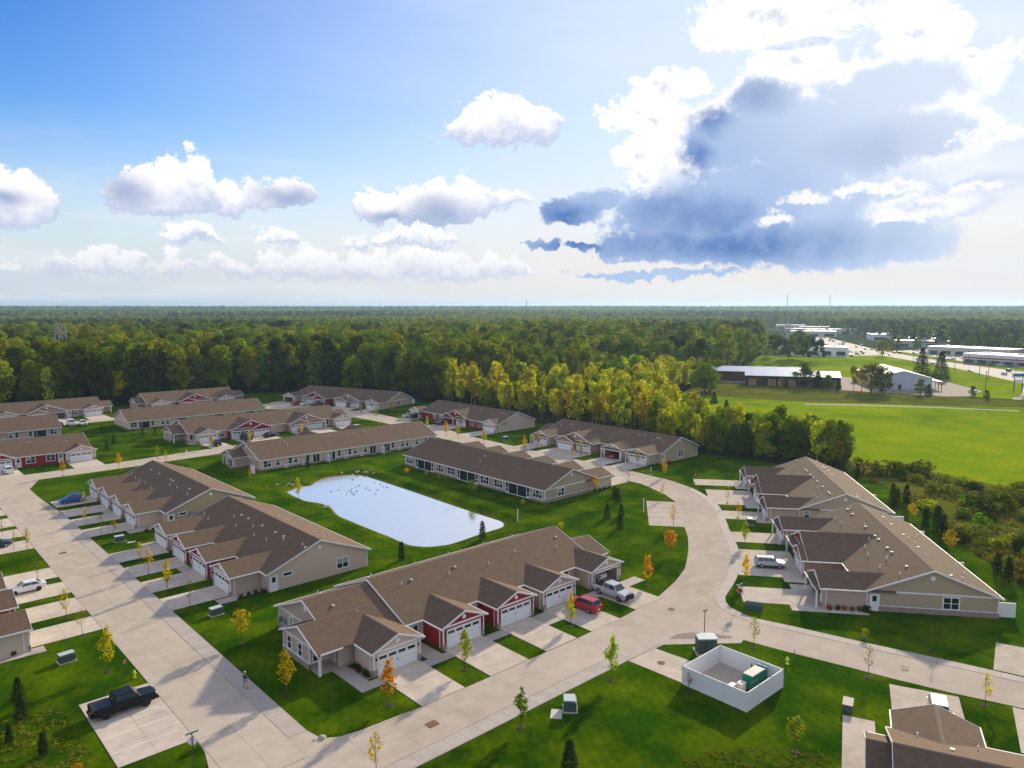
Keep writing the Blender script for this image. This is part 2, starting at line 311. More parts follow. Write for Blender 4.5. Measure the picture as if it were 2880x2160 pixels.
pmat('metal_roof', (0.70, 0.71, 0.76), var=0.05, scale=0.6, rough=0.4, metallic=0.25, spec=0.5)
pmat('metal_wall', (0.52, 0.55, 0.62), var=0.04, scale=1.0, rough=0.6)
pmat('lumber', (0.46, 0.29, 0.13), var=0.25, scale=1.2, rough=0.8)
pmat('util_green', (0.065, 0.105, 0.085), var=0.1, scale=2, rough=0.5)
pmat('util_lid', (0.50, 0.56, 0.54), var=0.1, scale=2, rough=0.4)
pmat('util_grey', (0.10, 0.105, 0.105), var=0.15, rough=0.6)
pmat('gen_green', (0.004, 0.17, 0.095), var=0.08, rough=0.4)
pmat('gen_teal', (0.0, 0.25, 0.26), var=0.08, rough=0.4)
pmat('cabinet', (0.56, 0.53, 0.44), var=0.08, rough=0.6)
pmat('hydrant', (0.62, 0.72, 0.02), var=0.08, rough=0.45)
pmat('sign_green', (0.03, 0.16, 0.09), var=0.1, rough=0.4)
pmat('sign_red', (0.42, 0.02, 0.02), var=0.1, rough=0.4)
pmat('rock', (0.48, 0.42, 0.33), var=0.35, scale=2, rough=0.9, bump=0.6, bscale=4)
pmat('iron', (0.06, 0.05, 0.045), var=0.3, rough=0.7)
pmat('rust', (0.20, 0.10, 0.055), var=0.4, scale=5, rough=0.9)
pmat('bark', (0.10, 0.075, 0.055), var=0.3, scale=6, rough=0.95, bump=0.5, bscale=12)
pmat('bark_pale', (0.34, 0.31, 0.26), var=0.3, scale=3, rough=0.9)
pmat('skin', (0.45, 0.27, 0.19), var=0.05, rough=0.6)
pmat('navy', (0.012, 0.014, 0.035), var=0.15, rough=0.9)
pmat('shorts', (0.28, 0.28, 0.30), var=0.1, rough=0.9)
pmat('cap_white', (0.72, 0.72, 0.70), var=0.05, rough=0.8)
pmat('goose', (0.05, 0.042, 0.035), var=0.4, scale=8, rough=0.8)
pmat('goose_neck', (0.012, 0.011, 0.010), var=0.2, rough=0.7)
pmat('rubber', (0.018, 0.018, 0.019), var=0.2, rough=0.85)
pmat('rim', (0.42, 0.43, 0.45), var=0.1, rough=0.3, metallic=0.8)
pmat('rim_dark', (0.03, 0.03, 0.032), var=0.1, rough=0.35, metallic=0.6)
pmat('car_glass', (0.02, 0.03, 0.04), var=0.1, rough=0.05, spec=0.8)
pmat('lamp_clear', (0.75, 0.77, 0.78), var=0.05, rough=0.15, spec=0.8)
pmat('lamp_red', (0.42, 0.01, 0.012), var=0.1, rough=0.2, spec=0.7)
for nm, c_ in (('black', (0.010, 0.011, 0.014)), ('white', (0.80, 0.80, 0.80)), ('silver', (0.48, 0.49, 0.52)), ('pale', (0.66, 0.67, 0.70)),
               ('redcar', (0.42, 0.010, 0.016)), ('blue', (0.010, 0.10, 0.42)), ('maroon', (0.13, 0.012, 0.018)), ('charcoal', (0.035, 0.037, 0.042)),
               ('teal', (0.02, 0.05, 0.06)), ('brownc', (0.09, 0.06, 0.045))):
    pmat('car_' + nm, c_, var=0.03, rough=0.32 if max(c_) > .05 else .38, spec=0.45 if max(c_) > .05 else .18, coat=0.25 if max(c_) > .05 else .06)
leaf_mat('leaf_green', (0.140, 0.215, 0.006), hue=0.03, val=0.6, trans=0.5)
leaf_mat('leaf_oak', (0.215, 0.255, 0.008), hue=0.03, val=0.7, trans=0.5)
leaf_mat('leaf_dark', (0.060, 0.090, 0.012), hue=0.02, val=0.5, trans=0.4)
leaf_mat('leaf_aspen', (0.460, 0.490, 0.006), hue=0.02, val=0.5, trans=0.55)
leaf_mat('leaf_yellow', (0.460, 0.370, 0.008), hue=0.02, val=0.4, trans=0.5)
leaf_mat('leaf_gold', (0.500, 0.410, 0.012), hue=0.03, val=0.35, trans=0.5)
leaf_mat('leaf_orange', (0.560, 0.340, 0.016), hue=0.025, val=0.35, trans=0.5)
leaf_mat('leaf_red', (0.340, 0.100, 0.030), hue=0.02, val=0.3, trans=0.4)
leaf_mat('leaf_lime', (0.300, 0.380, 0.016), hue=0.02, val=0.35, trans=0.5)
leaf_mat('leaf_pine', (0.030, 0.055, 0.012), hue=0.02, val=0.4, trans=0.2)
leaf_mat('leaf_scrub', (0.170, 0.180, 0.020), hue=0.05, val=0.7, trans=0.3)
M = MATS

# ------------------------------------------------------------------ building blocks
class MB:
    def __init__(s): s.v = []; s.f = []
    def face(s, pts):
        i = len(s.v); s.v += [tuple(p) for p in pts]; s.f.append(tuple(range(i, i + len(pts)))); return s
    def hexa(s, p):     # 8 corners: bottom ring then top ring, counter-clockwise
        i = len(s.v); s.v += [tuple(q) for q in p]
        s.f += [(i+3, i+2, i+1, i), (i+4, i+5, i+6, i+7)] + [(i+k, i+(k+1) % 4, i+4+(k+1) % 4, i+4+k) for k in range(4)]
        return s
    def box(s, x0, x1, y0, y1, z0, z1):
        return s.hexa([(x0, y0, z0), (x1, y0, z0), (x1, y1, z0), (x0, y1, z0), (x0, y0, z1), (x1, y0, z1), (x1, y1, z1), (x0, y1, z1)])
    def tube(s, p0, p1, r0, r1, n=8):
        p0, p1 = Vector(p0), Vector(p1); d = (p1 - p0).normalized()
        a = d.orthogonal().normalized(); b = d.cross(a); i = len(s.v)
        for p, r in ((p0, r0), (p1, r1)):
            for k in range(n):
                t = 2 * math.pi * k / n; s.v.append(tuple(p + a * (r * math.cos(t)) + b * (r * math.sin(t))))
        for k in range(n): s.f.append((i+k, i+(k+1) % n, i+n+(k+1) % n, i+n+k))
        s.f.append(tuple(i+n-1-k for k in range(n))); s.f.append(tuple(i+n+k for k in range(n)))
        return s
    def ball(s, c, rx, ry, rz, nu=10, nv=7, jit=0.0, rg=None):
        i = len(s.v)
        for b in range(1, nv):
            ph = math.pi * b / nv
            for a in range(nu):
                t = 2 * math.pi * a / nu; j = 1 + (rg.uniform(-jit, jit) if rg else 0)
                s.v.append((c[0]+rx*j*math.sin(ph)*math.cos(t), c[1]+ry*j*math.sin(ph)*math.sin(t), c[2]+rz*j*math.cos(ph)))
        top = len(s.v); s.v.append((c[0], c[1], c[2]+rz)); bot = len(s.v); s.v.append((c[0], c[1], c[2]-rz))
        for b in range(nv-2):
            for a in range(nu):
                s.f.append((i+b*nu+a, i+(b+1)*nu+a, i+(b+1)*nu+(a+1) % nu, i+b*nu+(a+1) % nu))
        for a in range(nu):
            s.f.append((top, i+a, i+(a+1) % nu)); s.f.append((bot, i+(nv-2)*nu+(a+1) % nu, i+(nv-2)*nu+a))
        return s
    def mesh(s, name, smooth=False):
        me = bpy.data.meshes.new(name); me.from_pydata(s.v, [], s.f); me.validate(); me.update()
        if smooth: me.polygons.foreach_set('use_smooth', [True] * len(me.polygons))
        return me
    def obj(s, name, mat, parent=None, smooth=False, loc=None, rz=0.0):
        me = s.mesh(name, smooth); me.materials.append(M[mat] if isinstance(mat, str) else mat)
        return link(name, me, parent, loc, rz)
def link(name, data, parent=None, loc=None, rz=0.0, scale=None):
    o = bpy.data.objects.new(name, data); col.objects.link(o)
    if parent is not None: o.parent = parent
    if loc is not None: o.location = loc
    if rz: o.rotation_euler = (0, 0, rz)
    if scale is not None: o.scale = scale
    return o
def empty(name, loc=(0, 0, 0), rz=0.0):
    return link(name, None, None, loc, rz)
def tag(o, label=None, cat=None, group=None, kind=None):
    if label: o['label'] = label
    if cat: o['category'] = cat
    if group: o['group'] = group
    if kind: o['kind'] = kind
    return o
def copy_tree(o, parent=None):
    c = o.copy(); col.objects.link(c)
    if parent is not None: c.parent = parent
    for ch in list(o.children): copy_tree(ch, c)
    return c
def tri_poly(pts):
    from mathutils.geometry import tessellate_polygon
    return tessellate_polygon([[Vector((p[0], p[1], 0)) for p in pts]])
def sheet(name, pts, z, mat, parent=None, kind='structure'):
    """a flat polygon on the ground, normals up"""
    me = bpy.data.meshes.new(name)
    fs = []
    for a, b, c in tri_poly(pts):
        A, B, C_ = pts[a], pts[b], pts[c]
        cr_ = (B[0]-A[0])*(C_[1]-A[1]) - (B[1]-A[1])*(C_[0]-A[0])
        if abs(cr_) < 1e-9: continue
        fs.append((a, b, c) if cr_ > 0 else (a, c, b))
    me.from_pydata([(p[0], p[1], z) for p in pts], [], fs); me.update()
    me.materials.append(M[mat])
    o = link(name, me, parent)
    if kind and parent is None: o['kind'] = kind
    return o
UNIT = {}
def unit_box(mat):
    if mat not in UNIT:
        me = MB().box(-.5, .5, -.5, .5, -.5, .5).mesh('unit_' + mat); me.materials.append(M[mat]); UNIT[mat] = me
    return UNIT[mat]
def smooth_line(pts, n=6):
    """Catmull-Rom through the points"""
    out = []
    P = [pts[0]] + list(pts) + [pts[-1]]
    for i in range(1, len(P) - 2):
        p0, p1, p2, p3 = [np.array(q, float) for q in P[i-1:i+3]]
        for k in range(n):
            t = k / n
            out.append(tuple(0.5 * ((2*p1) + (-p0+p2)*t + (2*p0-5*p1+4*p2-p3)*t*t + (-p0+3*p1-3*p2+p3)*t**3)))
    out.append(tuple(pts[-1]))
    return out

# ------------------------------------------------------------------ ground, lawns, woods floor, meadow
from mathutils.geometry import tessellate_polygon
def sheet_holes(name, loops, z, mat):
    me = bpy.data.meshes.new(name)
    pts = [p for l in loops for p in l]; fs = []
    for a, b, c in tessellate_polygon([[Vector((p[0], p[1], 0)) for p in l] for l in loops]):
        A, B, C_ = pts[a], pts[b], pts[c]
        k = (B[0]-A[0])*(C_[1]-A[1]) - (B[1]-A[1])*(C_[0]-A[0])
        if abs(k) > 1e-9: fs.append((a, b, c) if k > 0 else (a, c, b))
    me.from_pydata([(p[0], p[1], z) for p in pts], [], fs); me.update(); me.materials.append(M[mat])
    o = link(name, me); o['kind'] = 'structure'; return o
LAWN = [(-140, -80), (70, -80), (84, -30), (98, -4), (110, 14), (123, 27), (137.5, 39), (155, 50), (170, 64), (178, 74), (176, 84), (172, 98), (172, 112), (173, 140), (174, 172),
        (179, 225), (180, 245), (174, 268), (152, 322), (139, 330), (110, 324), (77, 322), (44, 332), (-20, 350), (-140, 370)]
POND0 = [(69.3, 147.2), (71.0, 148.6), (73.8, 150.0), (76.0, 149.5), (78.3, 151.6), (82.2, 154.0), (86.9, 153.3), (89.6, 150.5), (89.8, 145.7), (89.6, 130.9), (89.2, 118.6), (88.9, 106.1),
         (88.9, 100.7), (88.1, 98.7), (86.9, 97.6), (85.1, 97.2), (81.2, 97.0), (76.3, 96.3), (73.4, 96.2), (70.4, 97.4), (69.0, 99.2), (68.4, 101.2), (68.5, 106.2), (68.4, 110.2), (68.4, 118.9),
         (68.6, 124.4), (70.3, 130.2), (70.3, 134.2), (69.0, 138.1), (69.0, 143.0)]
WZ = -0.6
pond = [(x * (CAM_H - WZ) / CAM_H, y * (CAM_H - WZ) / CAM_H) for x, y in POND0]      # the outline lies at water level
pond = smooth_line(pond + [pond[0]], 4)[:-1]
pc = (sum(p[0] for p in pond) / len(pond), sum(p[1] for p in pond) / len(pond))
def offset_loop(pts, d):
    out = []; n = len(pts)
    for i in range(n):
        a = np.array(pts[i-2]); b = np.array(pts[(i+2) % n]); t = b - a; t = t / (np.hypot(*t) + 1e-9)
        nn = np.array([t[1], -t[0]]); q = np.array(pts[i])
        if np.dot(q + nn - np.array(pc), nn) < 0: nn = -nn
        out.append(tuple(q + nn * d))
    return out
bank_top = offset_loop(pond, 2.6)
big = [(16000 * math.cos(t), 16000 * math.sin(t)) for t in [2 * math.pi * k / 72 for k in range(72)]]
sheet_holes('ground', [big, LAWN], 0.0, 'farland')
sheet_holes('lawn', [LAWN, bank_top], 0.0, 'lawn')
mb = MB(); mud = MB(); n = len(pond)
low = offset_loop(pond, -1.5)
for i in range(n):
    j = (i + 1) % n
    mi, mj = [tuple(np.array((*bank_top[q], 0)) * .2 + np.array((*pond[q], WZ)) * .8) for q in (i, j)]
    mb.face([(*bank_top[i], 0), (*bank_top[j], 0), mj, mi])
    mud.face([mi, mj, (*pond[j], WZ), (*pond[i], WZ)])
    mud.face([(*pond[i], WZ), (*pond[j], WZ), (*low[j], WZ - 0.8), (*low[i], WZ - 0.8)])
tag(mb.obj('pond_bank', 'lawn'), kind='structure'); tag(mud.obj('pond_margin', 'rough'), kind='structure')
wm = bpy.data.materials.new('water'); wm.use_nodes = True; M['water'] = wm
wb = wm.node_tree.nodes['Principled BSDF']
wb.inputs['Base Color'].default_value = (0.97, 0.865, 0.745, 1); wb.inputs['Metallic'].default_value = 0.8
wb.inputs['Roughness'].default_value = 0.11
nz_ = wm.node_tree.nodes.new('ShaderNodeTexNoise'); nz_.inputs['Scale'].default_value = 0.7; nz_.inputs['Detail'].default_value = 3
ge_ = wm.node_tree.nodes.new('ShaderNodeNewGeometry'); wm.node_tree.links.new(ge_.outputs['Position'], nz_.inputs['Vector'])
bp_ = wm.node_tree.nodes.new('ShaderNodeBump'); bp_.inputs['Strength'].default_value = 0.06; bp_.inputs['Distance'].default_value = 0.05
wm.node_tree.links.new(nz_.outputs['Fac'], bp_.inputs['Height']); wm.node_tree.links.new(bp_.outputs[0], wb.inputs['Normal'])
sheet('pond_water', offset_loop(pond, 0.6), WZ - 0.02, 'water')

FOREST = [(-140, 370.3), (-20, 350.3), (44, 332.3), (77, 322.3), (110, 324.3), (139, 330.3), (152.2, 322), (174.3, 268), (180.3, 245), (179.3, 225), (174.3, 172), (173.3, 140), (172.3, 112),
          (172.3, 98), (176.3, 84), (178.3, 76), (188, 79), (191, 92), (192, 108), (197, 124), (206, 142), (222, 162), (250, 182), (290, 200), (330, 216), (390, 236), (450, 262), (560, 312), (640, 352), (760, 430), (1000, 600),
          (1300, 820), (900, 1500), (100, 1700), (-300, 1300)]
sheet('woods_floor', FOREST, 0.004, 'woodfloor')
MEADOW = [(190, 82), (193, 68), (191, 55), (187, 41), (180, 10), (360, 40), (345, 78), (300, 140), (288, 170), (289, 199), (250, 181.7), (222.3, 161.7), (206.3, 141.7), (197.3, 123.7), (192.3, 107.7), (191.3, 92)]
sheet('meadow', MEADOW, 0.008, 'meadow')
SCRUB = [(178.4, 74), (188, 78.5), (189.8, 81.8), (192.7, 68), (190.7, 55), (186.7, 41), (179.5, 10), (170, -60), (84.3, -30), (98.3, -4.2), (110.3, 13.8), (123.3, 26.8), (137.8, 38.8), (155.3, 49.8), (170.3, 63.8)]
sheet('scrub_ground', SCRUB, 0.012, 'rough')
YARD = [(288.5, 171), (300.5, 141), (345.5, 79), (372, 84), (360, 112), (352, 150), (345, 205), (320, 210), (290, 199)]
sheet('rough_strip', YARD, 0.016, 'rough')
sheet('roadside_lawn', [(372.5, 84.5), (380, 60), (470, 84), (452, 103), (528, 156), (628, 242), (600, 262), (575, 292), (560, 311), (450, 261), (390, 235), (420, 190), (418, 165), (432, 132), (396, 106), (368, 104)], 0.012, 'meadow')
sheet('yard_gravel', [(345.6, 205), (352.6, 150), (360.6, 112), (368, 104.5), (396, 106.5), (431, 132), (417, 165), (419, 190), (389, 234), (330, 213)], 0.020, 'gravel')
sheet('dirt_track', [(288, 140), (300, 126), (318, 100), (329, 76), (331.5, 77), (321, 101), (303, 128), (291, 142)], 0.024, 'gravel')

# ------------------------------------------------------------------ streets, drives and walks
WEST = [(22, 50.5), (22, 176), (21, 190), (17, 206), (30.2, 204.4), (32.6, 196.5), (30.2, 193), (29.2, 187.6), (29.4, 176), (30.2, 160), (30.2, 61), (30.6, 59.5), (31.9, 58.6), (34, 58.2), (40.4, 57.75), (40.4, 50.5)]
west = sheet('west_street', WEST, 0.020, 'joint')
front = sheet('front_street', [(-12, 50), (64, 50), (64, 57.7), (17.2, 57.7), (-12, 57.7)], 0.016, 'joint')
sheet('corner_fill', [(17, 57.7), (22.01, 57.7), (22.01, 67), (21.9, 64.6), (21.2, 61.6), (19.8, 59.2)], 0.024, 'concrete')
OUT = [(140.3, 112), (139.4, 104.4), (139.1, 99.8), (137.4, 93.7), (136, 90.1), (133, 85.2), (128.9, 80.1), (125.5, 76.8), (120.9, 73.2), (114.8, 68.5), (110.3, 64.8), (106.8, 62.1), (101.5, 58.8), (96.3, 56), (92.2, 54.3), (87.6, 52.7),
       (86.1, 51.7), (85.1, 50.5), (84.4, 48.6), (84.3, 46), (85.3, 42.7), (87.6, 33.7), (90.1, 24.9), (91.6, 19), (96, 5), (101, -12)]
OUTS = smooth_line(OUT, 4)
NEAR = [(92.5, -14), (87.5, 5), (83.9, 18.6), (82.4, 23), (80.9, 28.6), (80.1, 32.4), (78.5, 39.1), (77.5, 44.1), (76.5, 43.9), (73.5, 46.4), (69.5, 49.7), (63.2, 50.0)]
INN = [(63.3, 57.7), (71.5, 57.9), (75.1, 58.2), (80.8, 58.9), (87.3, 60.7), (92.5, 62.7), (96.4, 64.9), (101.3, 68), (105.9, 71.2), (110.8, 75.3), (107, 80.3), (120.4, 91.2), (124, 86.5), (127.5, 91.7), (131.3, 100.7), (131.5, 104.7), (128.1, 105.3), (133, 106.5)]
sheet('east_road', OUTS + NEAR + INN, 0.028, 'concrete')
sheet('upper_road', [(133, 106), (133, 190), (136, 200), (137, 216), (136, 233), (131, 262), (122, 275), (127.7, 288.5), (134, 293.4), (138.3, 293), (139, 275), (144.3, 247.7), (147.4, 235.6), (146, 218), (145, 190), (142, 178), (140.5, 147), (140.3, 110)], 0.024, 'concrete')
sheet('north_street', [(18, 206), (30.2, 204.4), (47.7, 204.4), (74.4, 207.6), (100, 208.5), (137, 210), (136, 200), (100, 199.3), (74.6, 198.9), (62, 197.9), (51.7, 196.9), (32.6, 196.5), (29.5, 188), (21, 190)], 0.028, 'concrete')
sheet('far_street', [(20, 283), (128, 283), (128, 289.5), (20, 289.5)], 0.016, 'concrete')

def slabs(parent, x0, x1, y0, y1, nx, ny, mat, z, gap=0.02, name='slab', th=0.02):
    """concrete slabs with open joints, children of the pavement they belong to"""
    dx, dy = (x1 - x0) / nx, (y1 - y0) / ny
    key = ('slab', mat, round(dx, 3), round(dy, 3))
    if key not in UNIT:
        me = MB().box(-dx/2+gap/2, dx/2-gap/2, -dy/2+gap/2, dy/2-gap/2, 0, th).mesh('slab_mesh'); me.materials.append(M[mat]); UNIT[key] = me
    for i in range(nx):
        for j in range(ny):
            o = link(name, UNIT[key], parent, (x0 + dx*(i+.5), y0 + dy*(j+.5), z + rnd.uniform(-.003, .003)))
slabs(west, 22.03, 25.2, 57.75, 189.6, 1, 29, 'concrete', 0.021)
slabs(west, 25.2, 28.35, 57.75, 189.6, 1, 29, 'concrete', 0.021)
sheet('corner_pavement', [(28.37, 57.68), (28.37, 61.5), (30.2, 61.5), (30.6, 59.5), (31.9, 58.6), (34, 58.2), (40.4, 57.75)], 0.032, 'concrete')
sheet('corner_pavement', [(28.37, 172.6), (29.5, 172.6), (29.3, 180), (29.3, 188), (30.2, 193), (28.37, 190)], 0.032, 'concrete')
slabs(front, -11.9, 63.2, 51.9, 54.8, 17, 1, 'concrete', 0.017)
slabs(front, -11.9, 63.2, 54.8, 57.66, 17, 1, 'concrete', 0.017)
sw = sheet('west_sidewalk', [(28.36, 61.5), (30.2, 61.5), (30.2, 160), (29.6, 172.6), (28.36, 172.6)], 0.034, 'joint')
slabs(sw, 28.38, 30.19, 61.5, 160.0, 1, 54, 'concrete_walk', 0.036)
sf = sheet('front_sidewalk', [(26, 50.02), (69.2, 50.02), (69.2, 51.85), (26, 51.85)], 0.034, 'joint')
slabs(sf, 26.1, 69.1, 50.05, 51.82, 24, 1, 'concrete_walk', 0.036)
def strip_slabs(name, line, width, step, mat, z, side):
    """slabs along a curved walk; side = which hand the width goes"""
    L = smooth_line(line, 8); L = [np.array(p) for p in L]
    d = [0]
    for a, b in zip(L, L[1:]): d.append(d[-1] + np.hypot(*(b - a)))
    def at_(s):
        for k in range(len(d) - 1):
            if d[k+1] >= s:
                t = (s - d[k]) / (d[k+1] - d[k] + 1e-9); p = L[k] * (1-t) + L[k+1] * t; v = L[k+1] - L[k]; v = v / (np.hypot(*v) + 1e-9)
                return p, np.array([v[1], -v[0]]) * side
        v = L[-1] - L[-2]; v = v / np.hypot(*v); return L[-1], np.array([v[1], -v[0]]) * side
    k = int(d[-1] / step); pts_o, pts_i = [], []
    for i in range(k + 1):
        p, nn = at_(d[-1] * i / k); pts_o.append(p + nn * 0.02); pts_i.append(p + nn * width)
    base = sheet(name, [tuple(p) for p in pts_o] + [tuple(p) for p in reversed(pts_i)], z, 'joint')
    for i in range(k):
        q = [pts_o[i], pts_o[i+1], pts_i[i+1], pts_i[i]]; c = sum(q) / 4
        q = [c + (p - c) * 0.978 for p in q]
        m2 = MB(); r_ = [(*p, z + .002) for p in q]; t_ = [(*p, z + .02) for p in q]
        if side < 0: r_, t_ = r_, t_
        m2.hexa(r_ + t_).obj('slab', mat, base)
    return base
strip_slabs('east_sidewalk', [(136, 90.1), (133, 85.2), (128.9, 80.1), (125.5, 76.8), (120.9, 73.2), (114.8, 68.5), (110.3, 64.8), (106.8, 62.1), (101.5, 58.8), (96.3, 56), (92.2, 54.3), (87.6, 52.7), (86.1, 51.7), (85.1, 50.5), (84.4, 48.6), (84.3, 46), (85.3, 42.7), (87.6, 33.7), (90.1, 24.9), (91.6, 19), (94.5, 9.5)],
            1.45, 2.0, 'concrete_walk', 0.034, 1)
sheet('apron_walk', [(69.2, 50.0), (69.2, 51.85), (71.0, 51.2), (71.4, 50.0), (77.3, 44.9), (77.4, 44.0), (76.5, 43.8), (73.5, 46.4), (69.6, 49.6)], 0.038, 'concrete_walk')
ap = sheet('paver_apron', [(71.1, 50.2), (72.9, 50.3), (74.6, 49.5), (76.1, 47.9), (77.4, 45.4), (76.7, 45.3)], 0.042, 'brickpave')

def drive(name, x0, x1, y0, y1, z=0.030, nx=1, ny=2, mat='concrete_drive'):
    o = sheet(name, [(x0, y0), (x1, y0), (x1, y1), (x0, y1)], z, 'joint')
    slabs(o, x0+.02, x1-.02, y0+.02, y1-.02, nx, ny, mat, z + .002, gap=.03)
    return o
for a, b in ((98.8, 104.0), (107.0, 112.3), (115.0, 120.3), (123.4, 129.0), (140.8, 146.3), (149.4, 154.9), (157.2, 163.0), (166.2, 172.3)):
    drive('driveway', 30.2, 37.75, a, b, nx=2, ny=1)
for a, b in ((98.8, 104.0), (106.6, 112.4), (114.8, 120.2), (122.8, 128.2), (140.4, 146.4), (149.1, 154.9), (157.2, 164.0), (166.7, 172.0)):
    drive('driveway', 14.2, 22.0, a, b, nx=2, ny=1)
for a, b in ((40.6, 46.1), (49.6, 55.3), (58.1, 63.3), (65.9, 71.5), (75.1, 80.9)):
    drive('driveway', a, b, 57.7 if b < 63 else (57.75 if b < 72 else 58.3), 66.2, nx=1, ny=2)
drive('parking_bay', 15.5, 22.0, 67.2, 81.0, nx=2, ny=4)
for a, b in ((66.0, 67.0),): pass
def walk(x0, x1, y0, y1, z=0.026):
    return sheet('walkway', [(x0, y0), (x1, y0), (x1, y1), (x0, y1)], z, 'concrete_walk')
walk(36.0, 37.7, 112.3, 115.0); walk(36.0, 37.7, 154.9, 157.2); walk(35.6, 44.4, 96.6, 98.5); walk(-6, 15.7, 96.7, 98.5); walk(35.9, 44.2, 138.4, 140.8); walk(35.4, 37.7, 129.0, 131.0)
walk(37.6, 39.4, 64.0, 71.0); walk(37.6, 40.6, 64.0, 65.6, 0.022); walk(36.0, 41.6, 70.2, 73.4, 0.018); walk(46.1, 49.6, 63.9, 65.4); walk(46.9, 48.9, 65.4, 70.0, .022)
walk(55.3, 58.1, 64.0, 65.6); walk(63.3, 65.9, 62.6, 65.8); walk(71.5, 75.1, 64.4, 66.2); walk(80.9, 84.6, 64.0, 66.0)
sheet('mulch_bed', [(39.45, 66.0), (40.25, 66.0), (40.25, 69.6), (39.45, 69.6)], 0.02, 'gravel')
sheet('mulch_bed', [(46.4, 65.5), (46.85, 65.5), (46.85, 69.5), (46.4, 69.5)], 0.02, 'mulch')
sheet('mulch_bed', [(38.0, 96.35), (43.4, 96.35), (43.4, 97.2), (38.0, 97.2)], 0.03, 'mulch')
pd = sheet('pad_drive', [(63.3, 49.95), (63.6, 43.0), (68.5, 43.1), (68.4, 45.1), (68.0, 49.75)], 0.032, 'concrete_drive')
PAINT = 0.056
for k, v in enumerate((75.45, 72.7, 69.75)):
    o = sheet('paint_line', [(15.6, v - .06), (21.3, v - .06), (21.3, v + .06), (15.6, v + .06)], PAINT, 'paint_white')
pk = [(107, 80.3), (120.4, 91.2), (124, 86.5), (110.8, 75.3)]
for k in (0.22, 0.42, 0.62, 0.82):
    a = np.array(pk[0]) + (np.array(pk[1]) - pk[0]) * k; b = np.array(pk[3]) + (np.array(pk[2]) - pk[3]) * k
    t = (b - a) / np.hypot(*(b - a)); nn = np.array([-t[1], t[0]]) * .06
    sheet('paint_line', [tuple(a + nn), tuple(a - nn), tuple(b - nn), tuple(b + nn)], 0.034, 'paint_white')

def rot_drive(org, rot, x0, x1, y0, y1, z):
    c, s = math.cos(rot), math.sin(rot)
    P = lambda x, y: (org[0] + c*x - s*y, org[1] + s*x + c*y)
    return sheet('driveway', [P(x0, y0), P(x1, y0), P(x1, y1), P(x0, y1)], z, 'concrete_drive')
B4B, B4A, ROT4 = (100.5, 30.4), (132.0, 55.4), R(218)
for org in (B4B, B4A):
    for i, (a, b, f) in enumerate(((2.3, 8.0, 23.3), (12.6, 24.8, 22.6), (28.6, 34.4, 24.5 if org is B4A else 21.5))):
        rot_drive(org, ROT4, -b, -a, -f, -13.2, 0.020 + .002 * i)
rot_drive(B4B, ROT4, -2.3, -0.4, -17.4, -7.9, 0.018); rot_drive(B4B, ROT4, -10.0, -8.0, -16.0, -13.2, 0.022); rot_drive(B4B, ROT4, -12.6, -10.8, -16.4, -13.2, 0.016)
rot_drive(B4A, ROT4, -2.3, -0.6, -15.4, -9.5, 0.018); rot_drive(B4A, ROT4, -12.6, -10.6, -16.0, -13.2, 0.022); rot_drive(B4A, ROT4, -28.6, -26.4, -16.0, -13.2, 0.024)
for a, b in ((111.8, 118.3), (119.6, 126.4), (130.5, 144.2), (147.2, 153.4), (173.2, 180), (189, 200.3), (213.5, 220.3)):
    sheet('driveway', [(139.5, a), (148.2 if b < 170 else 152.5, a), (148.2 if b < 170 else 152.5, b), (139.5, b)], 0.020, 'concrete_drive')
for c in (106.9, 115.3, 123.9, 132.4, 141.0, 149.6):
    sheet('driveway', [(124.2, c - 2.7), (134, c - 2.7), (134, c + 2.7), (124.2, c + 2.7)], 0.018, 'concrete_drive')
for a, b, y1 in ((41.6, 48.4, 214.5), (24, 31, 215.5), (76, 82, 218.5), (86, 98, 218.5), (104.4, 116.8, 218.5), (120, 126.6, 218.5)):
    sheet('driveway', [(a, 203), (b, 203), (b, y1), (a, y1)], 0.020, 'concrete_drive')
walk(73.5, 76, 217, 222); walk(98, 100, 216, 220); walk(116.8, 119, 216, 220); walk(126.6, 129, 216.5, 218.5)
for a, b in ((46.5, 60), (64.5, 71.5), (88, 94), (98, 110), (113.5, 119)):
    sheet('driveway', [(a, 288), (b, 288), (b, 300), (a, 300)], 0.020, 'concrete_drive')
B13, ROT13 = (164.8, 245.8), R(-72)
for i, (a, b) in enumerate(((-7.2, -1.2), (-23, -11), (-40.6, -28.6), (-51.5, -45.5))):
    rot_drive(B13, ROT13, a, b, -21, -12.5, 0.018 + .001 * i)
c_, s_ = math.cos(R(113.2)), math.sin(R(113.2))
B16 = (60.0, 16.6); ROT16 = R(113.2)
rot_drive(B16, ROT16, -3.3, 3.0, -22.5, -12.2, 0.020)
rot_drive(B16, ROT16, 4.6, 7.4, -14.0, 3.0, 0.018)
rot_drive(B16, ROT16, -9.5, -6.6, -12.5, -9.0, 0.018)
sheet('driveway', [(83.8, 18.2), (84.6, 15.0), (76.5, 11.5), (75.5, 15.5)], 0.018, 'concrete_drive')
sheet('driveway', [(91.2, 21.8), (99.0, 23.6), (104.0, 8.0), (94.8, 9.0)], 0.018, 'concrete_drive')
